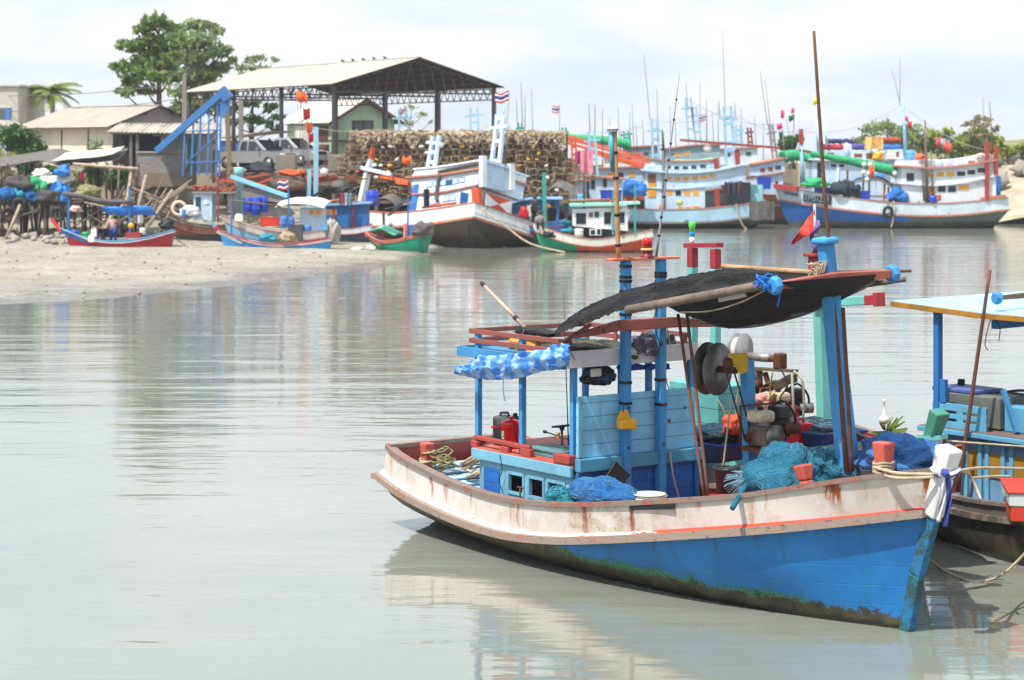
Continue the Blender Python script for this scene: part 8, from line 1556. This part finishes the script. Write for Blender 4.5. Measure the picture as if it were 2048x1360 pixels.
# ---- flags
flag('Thai flag on the leaning trawler mast', 1018, 185, -28, 20, 107, THAI, 345, -8); flag('Thai flag over the trap stack', 1119, 213, -15, 14, 140, THAI, 290); flag('Thai flag above the far row beside the tall whip rod', 1414, 230, -16, 13, 150, THAI, 300); flag('Thai flag above the house roof pole', 812, 218, -12, 9, 145, THAI, 250, droop=.0); flag('small Thai flag leaning on the brown boat', 576, 360, -22, 20, 109, THAI, 400, 0)
for lab, px, py, w_, h_, Y_, c_, pb_, ln in (('upper orange flag on the pale blue post', 592, 184, 16, 20, 113, FOR_, 380, 20), ('second orange flag below the first', 600, 190, 14, 16, 113.2, FOR_, 380, 14), ('red flag in the middle of the pale blue post', 606, 218, 14, 22, 113.4, FRED, 380, 12), ('lower orange flag on the pale blue post', 612, 245, 12, 22, 113.6, FOR_, 380, 8), ('lowest red flag on the pale blue post', 616, 268, 12, 18, 113.8, FRED, 380, 6), ('orange flag above the green boat mast spar', 822, 315, -18, 14, 108, FOR_, 380, 2), ('pink flag among the far masts at right', 1568, 222, -6, 16, 146, FPNK, 300, 18), ('magenta flag over the green one', 1589, 218, -7, 10, 146, FPNK, 300, -4), ('green flag under the magenta one', 1589, 231, -12, 12, 146.2, FGRN, 300, -4), ('hot pink flag left of the bow post', 1564, 248, -10, 12, 145, FPNK, 320, 4), ('small green flag under the hot pink one', 1566, 264, -8, 12, 145.2, FGRN, 320, 4), ('yellow flag beside the tallest brown pole', 1636, 198, -10, 12, 150, FYEL, 300, 0), ('small red flag on the blue trawler mast', 1808, 234, 8, 10, 147, FRED, 300, 2), ('red flag under the small one on the blue trawler mast', 1815, 244, 9, 14, 147.3, FRED, 300, 4), ('left coral flag on the numbered trawler roof', 1872, 276, 10, 18, 138, rgb(240, 80, 70, .85), 320, 8), ('right coral flag on the numbered trawler roof', 1888, 286, 14, 18, 138.2, rgb(240, 80, 70, .85), 320, 14), ('pink cloth flag on the jetty', 168, 344, -12, 20, 113, rgb(244, 60, 110, .85), 400, 0), ('orange wind marker before the blue crates', 1748, 332, -9, 24, 138, FOR_, 372, 4)):
    flag(lab, px, py, w_, h_, Y_, [c_], pb_, ln)
pp = at(632, 300, 113); q = MB(); q.beam((pp.x, 113, .8), (pp.x, 113, 6.2), .24, .24); q.beam((pp.x - .45, 113.2, .8), (pp.x - .35, 113.2, 4.0), .2, .2); q.build('post', P_SKYM, thing('mooring_post', 'tall pale blue mooring post carrying orange flags', 'post', ID)); pp = at(478, 300, 113); q = MB(); q.lathe([(.22, 0), (.22, 2.4), (.26, 2.45), (.26, 2.75), (.2, 2.8)], (pp.x, 113, 1.3), 14); tag(q.build('mooring_post', bp(rgb(140, 200, 210, .85), .2, 'mp'), None), 'pale blue round post with teal top by the pickups', 'post')
for lab, pa, ya, pb_, yb, Y_, m_ in (('long pale blue beam slanting before the seawall', 462, 353, 575, 392, 110.5, bp(rgb(140, 210, 230, .85), .2, 'sb')), ('grey plank hull side slanting under the blue beam', 485, 385, 578, 398, 110.6, P_GREYT)): q = MB(); q.beam(at(pa, ya, Y_), at(pb_, yb, Y_ - .6), .16, .2 if m_ is not P_GREYT else .5); tag(q.build('beam', m_, None), lab, 'beam')

# ---- crab traps on the pier
pr = thing('trap_pier', 'timber pier of grey posts carrying the crab traps', 'pier', ID); x0, x1 = at(690, 300, 120).x, at(1135, 300, 122).x
q = MB(); q.b2(x0 - 1, x1 + .3, 119.6, 124, 2.05, 2.2); q.build('platform', GREYB, pr)
for k in range(12): q = MB(); x_ = x0 - .6 + (x1 - x0 + .5) * k / 11; q.beam((x_, 119.7 + (k % 2) * .8, -.6), (x_, 119.7 + (k % 2) * .8, 2.6), .2, .2); q.build('pile', GREYB, pr)
tn = NT('trap_netting'); n1 = tn.noise(scale=14, detail=4, rough=.8); v1 = tn.vor(scale=20, feature='DISTANCE_TO_EDGE'); oi = tn.n('ShaderNodeObjectInfo').outputs['Random']
TRAPN = tn.surf(tn.bsdf(tn.mix(tn.mr(n1, .4, .65), tn.mix(oi, rgb(74, 62, 50, .7), rgb(120, 100, 78, .7)), rgb(190, 168, 132, .75)), .85, spec=.1, alpha=tn.math('MAXIMUM', tn.mr(v1, .02, .06, .85, .06), tn.mr(n1, .55, .62, 0, .75))))
q = MB(); w_, d_, h_ = .62, .5, .33; E8 = [Vector((sx * w_ / 2, sy * d_ / 2, h_ / 2 + sz * h_ / 2)) for sx in (-1, 1) for sy in (-1, 1) for sz in (-1, 1)]
for i in range(8):
    for j in range(i + 1, 8):
        if sum(abs(E8[i][k] - E8[j][k]) > 1e-6 for k in range(3)) == 1: q.tube([E8[i], E8[j]], .022, 5)
fr0 = q.build('trap_frame', wood('trap_stick', rgb(176, 154, 122, .75)), None); tr0 = thing('crab_trap', 'box crab trap of sticks and brown netting in the big stack', 'crab trap', ID, 'crab traps stacked on the pier'); fr0.parent = tr0; fr0.matrix_world = Matrix.Identity(4); fr0.location = (0, 0, 0)
for v_ in fr0.data.vertices: pass
zmin = min(v_.co.z for v_ in fr0.data.vertices)
for v_ in fr0.data.vertices: v_.co.z -= zmin
q = MB(); q.b2(-w_ / 2, w_ / 2, -d_ / 2, d_ / 2, .01, h_); nt0 = q.build('trap_net', TRAPN, tr0); q = MB(); q.tube([(.0 + .12 * cos(k * pi / 6), -d_ / 2 - .012, h_ / 2 + .11 * sin(k * pi / 6)) for k in range(12)], .016, 5, closed=True); q.build('funnel_ring', wood('trap_ring', rgb(60, 52, 44, .7)), tr0)
rg = random.Random(17); cnt = 0; spots = []
for row in range(11):
    for colm in range(25):
        x_ = x0 - .2 + (x1 - x0) * colm / 24; mx_ = 11 if 2 < colm < 23 else (9 if colm in (1, 2, 23) else 7)
        if row < mx_: spots.append((x_ + rg.uniform(-.2, .2) + (.25 if row % 2 else 0), 120.3 + row * .05 + rg.uniform(-.2, .2), 2.2 + row * .345 + rg.uniform(-.04, .10)))
for k, p_ in enumerate(spots):
    o = tr0 if k == 0 else copy_tree(tr0)
    o.matrix_world = Matrix.Translation(p_) @ Euler((rg.uniform(-.2, .2), rg.uniform(-.22, .22), rg.uniform(-.5, .5))).to_matrix().to_4x4() @ Matrix.Scale(rg.uniform(.85, 1.08), 4)
q = MB(); q.b2(x0, x1, 121.1, 123.2, 2.22, 5.95)
hm_ = NT('heaped_traps'); n1 = hm_.noise(scale=3.2, detail=6, rough=.8); tag(q.build('heaped_traps', hm_.surf(hm_.bsdf(hm_.mix(hm_.mr(n1, .4, .6), rgb(34, 28, 24, .7), rgb(150, 130, 100, .7)), .9, hm_.bump(n1, 1, .2))), None), kind='stuff')
def litter(u, v):
    w_ = max(0, .3 - v) / .3; n_ = mnoise.noise(Vector((u * 40, v * 12, 1)))
    return (x0 + .2 + (x1 - x0 - .3) * u, 119.85 + 3.2 * max(0, v - .3) / .7 - .12 * n_ * w_, 6.0 - w_ * (.62 + .7 * mnoise.noise(Vector((u * 22, 0, 4)))) + .16 * mnoise.noise(Vector((u * 26, v * 6, 0))) + .14 * mnoise.noise(Vector((u * 70, v * 15, 3))))
q = MB(); q.grid(litter, 160, 16)
ls_ = NT('dry_straw'); l1 = ls_.noise(ls_.map((1, 1, 1)), scale=7, detail=6, rough=.8); STR = ls_.surf(ls_.bsdf(ls_.mix(ls_.mr(l1, .35, .62), rgb(110, 92, 68, .7), rgb(214, 194, 158, .78)), .9, ls_.bump(l1, 1, .08), alpha=ls_.mr(l1, .47, .53)))
tag(q.build('straw_litter', STR, None), kind='stuff')
pool = {}
for k in range(64):
    kind = rg.choices(('yellow', 'white', 'red', 'blue'), (9, 6, 1, 1))[0]; x_ = rg.uniform(x0 + .2, x1 - .2); row = rg.choice((1, 3, 4, 5, 6, 7, 8, 8, 9, 9, 10)); z_ = 2.36 + row * .345
    if kind not in pool:
        q = MB(); q.lathe([(0, -.17), (.07, -.15), (.10, -.07), (.10, .07), (.07, .15), (0, .17)], (0, 0, 0), 10, Vector((1, 0, 0)).to_track_quat('Z', 'Y').to_matrix()); o = q.build('net_float', dict(yellow=YELPL, white=WHPL, red=REDPL, blue=BLUPL)[kind], None); pool[kind] = o; tag(o, kind + ' oval float tucked among the stacked crab traps', 'float', kind + ' floats among the crab traps')
    else: o = pool[kind].copy(); COL.objects.link(o)
    o.matrix_world = Matrix.Translation((x_, 119.95 - rg.uniform(0, .06) + row * .05, z_)) @ Euler((rg.uniform(-1, 1), rg.uniform(-.6, .6), rg.uniform(-.6, .6))).to_matrix().to_4x4() @ Matrix.Scale(rg.uniform(.5, 1.0), 4)

# ---- rickety jetty at left
jt = thing('jetty', 'rickety stilted timber jetty with grey planks at left', 'jetty', ID); JX0, JX1 = -29, -19.6
q = MB()
for k in range(46): x_ = JX0 + (JX1 - JX0) * k / 45; q.box((x_, 113.8, 2.32 + rg.uniform(-.04, .04)), (.19, 3.6, .06), (0, rg.uniform(-.03, .03), rg.uniform(-.05, .05)))
for y_ in (112.4, 114.6): q.beam((JX0, y_, 2.2), (JX1, y_, 2.2), .14, .14)
q.build('planks', GREYB, jt)
for k in range(78):
    q = MB(); x_ = rg.uniform(JX0, JX1 + .5); y_ = rg.choice((111.9, 112.6, 113.5, 114.8)); q.tube([(x_ + rg.uniform(-.3, .3), y_, .0), (x_, y_, rg.choice((2.3, 2.3, 2.3, 3.2, 3.6, 4.3)))], [rg.uniform(.05, .09), .05], 6); q.build('stilt', DARKW if k % 3 else GREYB, jt)
for k in range(9): q = MB(); x_ = JX0 + rg.uniform(0, 9); q.tube([(x_, 111.8, rg.uniform(.4, 1.6)), (x_ + rg.uniform(1.5, 3), 111.85, rg.uniform(1.2, 2.2))], .045, 6); q.build('brace', GREYB, jt)
canopy('grey shade netting roof over the jetty', [(-40, 336), (20, 330), (75, 322), (120, 331), (170, 326), (222, 320)], 112.5, 3.5, netmat('grey_shade_net', rgb(120, 114, 108, .75), rgb(160, 154, 146, .75), 9), 'shade_netting', .25, 'shade netting')
canopy('pale plank and sheet roof patch over the jetty right end', [(100, 322), (150, 318), (200, 313), (222, 309)], 113, 2.5, plain('pale_sheet', rgb(206, 200, 186, .75), .8), 'sheet_roof', .05, 'roof')
pole('long pale rail across the right end of the jetty', (146, 328), 0, (276, 338), 0, .09, wood('pale_pole', rgb(196, 172, 150, .8), .6), frame=Frame(*at(0, 300, 112).xy, 0), name='rail')
BL_ = (('blue net bag at the left edge of the jetty', 8, 400, NETB, (.6, .4, .5)), ('pale teal bag on the jetty edge', 30, 402, NETC, (.55, .4, .42)), ('navy blue bag in the middle of the jetty', 62, 404, NETB, (.7, .4, .45)), ('bright green net heap on the jetty', 72, 386, GREENNET, (.8, .4, .6)), ('grey net heap right of the green one', 96, 404, NETD, (.8, .5, .6)), ('blue tarp bundle near the jetty end', 118, 404, TARPB, (.5, .4, .75)), ('pale blue sack on the upper shelf of the jetty', 126, 352, TARPB, (.42, .3, .38)), ('white foam block stack on the jetty shelf', 112, 368, WHPL, (.9, .4, .3)), ('second white foam heap under the pale roof', 84, 352, WHPL, (.5, .3, .26)), ('red bundle at the left of the jetty', 12, 388, P_RED, (.5, .3, .25)), ('dark net mound deep in the jetty shade', 40, 380, NETD, (1.0, .5, .7)), ('dark net mound behind the blue tarp bundle', 150, 396, NETD, (.9, .5, .6)), ('beige coil heap at the jetty right end', 176, 392, ROPEG, (.7, .5, .4)), ('pinkish float cluster below the jetty end', 152, 424, plain('pinkish_float', rgb(226, 190, 176, .8), .5), (.42, .3, .22)))
for k, (lab, px_, py_, m_, s_) in enumerate(BL_): s_ = tuple(v_ * (.62 if m_ is NETD else .78) for v_ in s_); item('bundle', lab, 'bundle', netmat('brown_grey_net', rgb(96, 92, 88, .8), rgb(60, 70, 76, .8), 14) if m_ is NETD else m_, px_, py_, 111.6 + .3 * (k % 4), 'bag', s_, k)
for k, (px_, py_) in enumerate(((38, 412), (18, 430), (116, 430))): item('tyre', ('black tyre hung at the jetty edge', 'black tyre hung low on the left stilts', 'black tyre hung below the jetty end')[k], 'tyre', BLACK, px_, py_ + 10, 111.3, 'ring', (.3, .11))
# driftwood poles along the shore
dw = [wood('driftwood_%d' % k, c_) for k, c_ in enumerate((rgb(150, 136, 120, .75), rgb(120, 104, 88, .75), rgb(176, 160, 140, .75)))]
for k in range(58):
    px_ = rg.uniform(205, 350); py_ = rg.uniform(385, 462); Y_ = 111 + rg.uniform(0, 3.5) ; c_ = at(px_, py_, Y_); a_ = rg.choice((rg.uniform(.1, .7), rg.uniform(2.5, 3.0), rg.uniform(.6, 1.3))); L_ = rg.uniform(1.2, 3.4); d = Vector((cos(a_), rg.uniform(-.3, .3), sin(a_))) * L_ / 2
    q = MB(); q.tube([c_ - d, c_ + Vector((0, 0, .03)), c_ + d], [.06, .055, .035], 6); tag(q.build('driftwood_pole', dw[k % 3], None), 'weathered grey pole in the driftwood tangle behind the red boat', 'pole', 'driftwood poles behind the red boat')
for k, (pa, ya, pb_, yb) in enumerate(((296, 452, 345, 380), (270, 440, 292, 350), (250, 430, 262, 345), (12, 478, 40, 410), (228, 440, 262, 382), (205, 470, 228, 420))): q = MB(); q.tube([at(pa, ya, 109.5), at(pb_, yb, 110.5)], [.10, .075], 7); tag(q.build('leaning_pole', dw[2], None), ('long pale pole leaning beside the brown boat', 'pole leaning at the verandah corner', 'thinner pole standing left of the verandah corner', 'pale pole leaning on the left stilts', 'orange brown oar propped behind the red boat', 'brown oar standing in the red boat')[k], 'pole')
st0 = []
for k in range(60):
    px_ = rg.uniform(0, 170); py_ = rg.uniform(470, 492); g_ = ground(px_, py_, .35)
    if k < 3: q = MB(); q.blob((0, 0, .06), (.16, .13, .10), k, .3, 1.8, 6, 9); o = q.build('shore_stone', ROCK, None); st0.append(o); tag(o, 'pale stone on the mud below the jetty', 'stone', 'stones below the jetty')
    else: o = st0[k % 3].copy(); COL.objects.link(o)
    o.matrix_world = Matrix.Translation((g_.x, g_.y, mudz(g_.x, g_.y) - .03)) @ Matrix.Rotation(rg.uniform(0, 6), 4, 'Z') @ Matrix.Scale(rg.uniform(.6, 1.7), 4)
for k in range(150):
    px_ = rg.uniform(-60, 760); py_ = rg.choice((rg.uniform(505, 560), rg.uniform(505, 620))); g_ = ground(px_, py_, .12)
    if g_.y < seg(EDGE, g_.x) + .5 or rg.random() < .25: continue
    o = st0[k % 3].copy(); COL.objects.link(o); o['label'] = 'small pebble scattered on the open mud flat'; o['group'] = 'pebbles on the open mud flat'; o['category'] = 'pebble'
    o.matrix_world = Matrix.Translation((g_.x, g_.y, mudz(g_.x, g_.y) - .03)) @ Matrix.Rotation(rg.uniform(0, 6), 4, 'Z') @ Matrix.Scale(rg.uniform(.25, .6), 4)
# loose goods in and around the small boats
GOODS = (('can', 'white jerry can standing in the red boat, left', 188, 474, 103.6, WHPL, 'can', (.26, .2, .42)), ('can', 'white jerry can on the red boat below the first', 183, 484, 103.4, WHPL, 'can', (.28, .2, .36)), ('float', 'white float jug held up behind the red boat', 281, 446, 104.5, WHPL, 'can', (.24, .2, .42)), ('buoy', 'yellow and white buoy pair in the red boat', 262, 458, 103.9, YELPL, 'ball', (.15,)), ('bucket', 'white bucket near the red boat stern', 285, 470, 103.8, WHPL, 'barrel', (.15, .34)), ('crate', 'red box near the stern of the red boat', 268, 476, 103.6, P_RED, 'box', (.7, .4, .25)), ('drum', 'blue drum in the red boat bow', 150, 474, 104, BLUPL, 'barrel', (.2, .34)), ('drum', 'teal drum amidships in the red boat', 172, 478, 104, GRPL, 'barrel', (.2, .34)),
 ('crate', 'orange red crate on the weathered pale blue boat', 540, 452, 107.4, plain('red_orange_plastic', rgb(226, 60, 34, .85), .45), 'crate', (.95, .5, .42)), ('drum', 'blue drum right of the orange red crate', 568, 454, 107, plain('mid_blue_plastic', rgb(70, 130, 200, .8), .5), 'barrel', (.19, .55)), ('drum', 'second blue drum beside the pale cabin', 582, 454, 107.2, plain('mid_blue_plastic', rgb(70, 130, 200, .8), .5), 'barrel', (.18, .5)), ('bag', 'cyan net bag in the bright blue boat', 536, 482, 104.4, NETC, 'bag', (.36, .25, .2)), ('crate', 'dark grey crate in the bright blue boat', 592, 482, 104.6, GREYPL, 'crate', (.7, .5, .75)), ('sack', 'tan sack beside the dark grey crate', 576, 484, 104.3, plain('tan_sack', rgb(176, 156, 128, .75), .85), 'bag', (.4, .3, .26)), ('drum', 'blue drum right of the dark grey crate', 615, 462, 104.6, plain('mid_blue_plastic', rgb(70, 130, 200, .8), .5), 'barrel', (.2, .28)), ('crate', 'cyan box on the bright blue boat stern', 648, 460, 104.8, LBPL, 'box', (.36, .3, .26)), ('outboard', 'outboard motor in a pale cover behind the bright blue boat', 666, 484, 104.9, plain('pale_cover', rgb(176, 170, 158, .75), .8), 'bag', (.28, .26, .62)), ('can', 'white jug on the blue boats thwart', 478, 442, 107.8, WHPL, 'can', (.4, .25, .35)), ('drum', 'navy drum under the grey plank side', 496, 424, 109.6, BLUPL, 'barrel', (.22, .7)), ('drum', 'second navy drum with white lid', 512, 430, 109.6, BLUPL, 'barrel', (.24, .9)), ('drum', 'third navy drum beside the orange red crate', 528, 424, 109.8, BLUPL, 'barrel', (.2, .8)), ('sack', 'white sack heap on the brown boat', 380, 432, 109.2, WHPL, 'bag', (.42, .3, .3)), ('drum', 'blue drum in the brown boat', 370, 434, 109, plain('mid_blue_plastic', rgb(70, 130, 200, .8), .5), 'barrel', (.17, .4)), ('float', 'cream ring of rope standing on the brown boat bow', 358, 430, 109.3, plain('cream_hose', rgb(226, 206, 176, .8), .6), 'ring', (.33, .08)), ('motor', 'black longtail engine on the red boat stern', 334, 458, 104.3, BLACK, 'bag', (.32, .28, .3)), ('foam', 'white foam piece floating by the green boat, left', 716, 500, 104.8, WHPL, 'bag', (.25, .15, .08)), ('foam', 'rounder white foam piece floating by the green boat', 742, 500, 104.6, WHPL, 'bag', (.18, .15, .13)), ('net_heap', 'orange net heap behind the deep blue cabin, left', 585, 352, 114, netmat('orange_net', rgb(226, 104, 52, .8), rgb(150, 90, 60, .8), 9), 'bag', (.6, .5, .2)), ('net_heap', 'orange red timber heap behind the deep blue cabin', 640, 362, 114, netmat('rusty_net', rgb(190, 90, 50, .8), rgb(120, 90, 70, .8), 9), 'bag', (.7, .5, .22)), ('net_heap', 'brown net heap on the seawall edge', 520, 345, 118.5, NETD, 'bag', (.7, .5, .3)), ('buoy', 'white ball buoy beside the pale blue post', 648, 352, 112.5, WHPL, 'ball', (.2,)))
for k, (nm_, lab, px_, py_, Y_, m_, sh_, sz_) in enumerate(GOODS): item(nm_, lab, dict(can='jerry can', float='float', buoy='buoy', bucket='bucket', crate='crate', drum='drum', bag='bag', sack='sack', outboard='outboard motor', motor='engine', foam='foam', net_heap='net').get(nm_, nm_), m_, px_, py_, Y_, sh_, sz_, k)
for k in range(46):
    px_ = rg.uniform(440, 700); py_ = rg.uniform(345, 372); Y_ = 116.5 + rg.uniform(0, 2.5); c_ = at(px_, py_, Y_); a_ = rg.uniform(-.5, .6) + (pi if k % 2 else 0); L_ = rg.uniform(.8, 2.6); d = Vector((cos(a_), rg.uniform(-.3, .3), sin(a_) * .6)) * L_ / 2
    q = MB(); q.beam(c_ - d, c_ + d, .12, .08); tag(q.build('scrap_plank', (P_OR, dw[0], dw[1], P_BRN)[k % 4], None), 'scrap plank in the jumble along the seawall edge', 'plank', 'scrap planks along the seawall')
rope('rope', 'pair of pale ropes from the red boat stern to the mud', [at(340, 470, 104), at(370, 488, 104.5), ground(405, 503, .15)], .04); rope('rope', 'pale line strung from the flag post to the trap stack', [at(630, 256, 113), at(700, 264, 116), at(790, 258, 122)], .03)

# ---- people
SKIN = plain('skin', rgb(150, 104, 80, .8), .6)
def person(label, c, J, shirt, trousers, hat=None, hair=True, face=0.0):
    """J: joint name -> offset in metres; one skinned body, clothing and hair as children"""
    p_ = thing('person', label, 'person', pos(c)); R_ = dict(pelvis=.14, chest=.15, neck=.055, head=.085, crown=.075, shl=.06, shr=.06, ell=.042, elr=.042, hal=.03, har=.03, hil=.085, hir=.085, knl=.058, knr=.058, anl=.04, anr=.04, tol=.035, tor=.035, fil=.022, fir=.022)
    E_ = [('pelvis', 'chest'), ('chest', 'neck'), ('neck', 'head'), ('head', 'crown'), ('chest', 'shl'), ('shl', 'ell'), ('ell', 'hal'), ('hal', 'fil'), ('chest', 'shr'), ('shr', 'elr'), ('elr', 'har'), ('har', 'fir'), ('pelvis', 'hil'), ('hil', 'knl'), ('knl', 'anl'), ('anl', 'tol'), ('pelvis', 'hir'), ('hir', 'knr'), ('knr', 'anr'), ('anr', 'tor')]
    def sk(name, edges, grow, mat):
        ns = []
        for a, c2 in edges:
            for n_ in (a, c2):
                if n_ not in ns: ns.append(n_)
        me = bpy.data.meshes.new(name); me.from_pydata([J[n_] for n_ in ns], [(ns.index(a), ns.index(c2)) for a, c2 in edges], []); me.materials.append(mat); o = bpy.data.objects.new(name, me); COL.objects.link(o); o.parent = p_
        md = o.modifiers.new('skin', 'SKIN'); md.use_smooth_shade = True
        for i, n_ in enumerate(ns): v_ = me.skin_vertices[0].data[i]; v_.radius = (R_[n_] + grow,) * 2; v_.use_root = i == 0
        sb = o.modifiers.new('sub', 'SUBSURF'); sb.levels = sb.render_levels = 1; return o
    body = sk('body', E_, 0, SKIN); sk('shirt', [E_[0], E_[1], E_[4], E_[5], E_[8], E_[9]], .018, shirt); sk('trousers', [E_[12], E_[13], E_[14], E_[16], E_[17], E_[18]], .02, trousers)
    h_ = Vector(J['head']); cr = Vector(J['crown']); up_ = (cr - h_).normalized(); Rm = up_.to_track_quat('Z', 'Y').to_matrix()
    if hat: q = MB(); q.lathe([(.20, .02), (.19, .035), (.115, .05), (.11, .12), (.08, .155), (0, .16)], h_, 16, Rm); q.build('hat', hat, p_)
    q = MB(); q.blob(h_ + up_ * .045 + Vector((0, .02, 0)), (.105, .105, .10), 1, .05); q.build('hair', plain('black_hair', (.012, .011, .011, 1), .6), p_)
    return p_
g_ = at(452, 480, 104); xx = at(222, 300, 104).x
person('person in a lime hat and blue trousers standing in the red boat', (xx + .1, 104.0, .42), dict(pelvis=(0, 0, .78), chest=(.03, .08, 1.14), neck=(.06, .16, 1.28), head=(.08, .22, 1.38), crown=(.09, .26, 1.50), shl=(-.15, .1, 1.20), shr=(.20, .1, 1.20), ell=(-.22, .22, .98), elr=(.27, .24, .98), hal=(-.14, .40, .86), har=(.18, .42, .86), fil=(-.12, .47, .83), fir=(.16, .49, .83), hil=(-.09, 0, .74), hir=(.09, 0, .74), knl=(-.10, .03, .40), knr=(.11, .03, .40), anl=(-.10, 0, .07), anr=(.12, 0, .07), tol=(-.11, .16, .03), tor=(.13, .16, .03)), plain('dusty_pink_shirt', rgb(190, 150, 156, .8), .85), plain('blue_trousers', rgb(40, 60, 130, .8), .85), plain('lime_hat', rgb(176, 236, 70, .85), .8))
person('person in dark clothes bending low in the red boat', (xx - .33, 103.9, .42), dict(pelvis=(0, 0, .74), chest=(-.22, .1, .84), neck=(-.34, .14, .80), head=(-.42, .16, .74), crown=(-.50, .18, .66), shl=(-.26, -.06, .82), shr=(-.24, .28, .82), ell=(-.30, -.08, .56), elr=(-.28, .30, .56), hal=(-.36, -.02, .34), har=(-.34, .26, .34), fil=(-.38, 0, .26), fir=(-.36, .24, .26), hil=(.02, -.09, .70), hir=(.02, .09, .70), knl=(-.03, -.10, .38), knr=(-.02, .11, .38), anl=(.02, -.1, .07), anr=(.04, .12, .07), tol=(-.14, -.1, .03), tor=(-.12, .13, .03)), plain('charcoal_shirt', rgb(44, 46, 56, .8), .85), plain('charcoal_trousers', rgb(36, 38, 48, .8), .85))
def sitter(label, px, py, Y, shirt, tr):
    c = at(px, py, Y); return person(label, (c.x, Y, c.z), dict(pelvis=(0, 0, .14), chest=(.02, .03, .48), neck=(.03, .05, .64), head=(.04, .04, .73), crown=(.05, .04, .86), shl=(-.16, .02, .54), shr=(.19, .03, .54), ell=(-.22, -.08, .30), elr=(.26, -.08, .30), hal=(-.08, -.24, .26), har=(.14, -.26, .26), fil=(-.03, -.30, .25), fir=(.10, -.32, .25), hil=(-.09, -.05, .12), hir=(.09, -.05, .12), knl=(-.14, -.36, .32), knr=(.16, -.36, .32), anl=(-.12, -.40, -.06), anr=(.14, -.42, -.06), tol=(-.13, -.54, -.09), tor=(.15, -.56, -.09)), shirt, tr)
sitter('person in a grey shirt sitting at the orange boat bow', 1080, 457, 106.6, plain('grey_shirt', rgb(130, 126, 130, .8), .85), plain('charcoal_trousers', rgb(36, 38, 48, .8), .85))
sitter('person in dark navy sitting on the orange boat foredeck', 1103, 440, 108.3, plain('navy_shirt', rgb(44, 54, 80, .8), .85), plain('charcoal_trousers', rgb(36, 38, 48, .8), .85))
sitter('person with a dark top under the blue cabin roof', 1068, 425, 111.8, plain('charcoal_shirt', rgb(44, 46, 56, .8), .85), plain('charcoal_trousers', rgb(36, 38, 48, .8), .85))
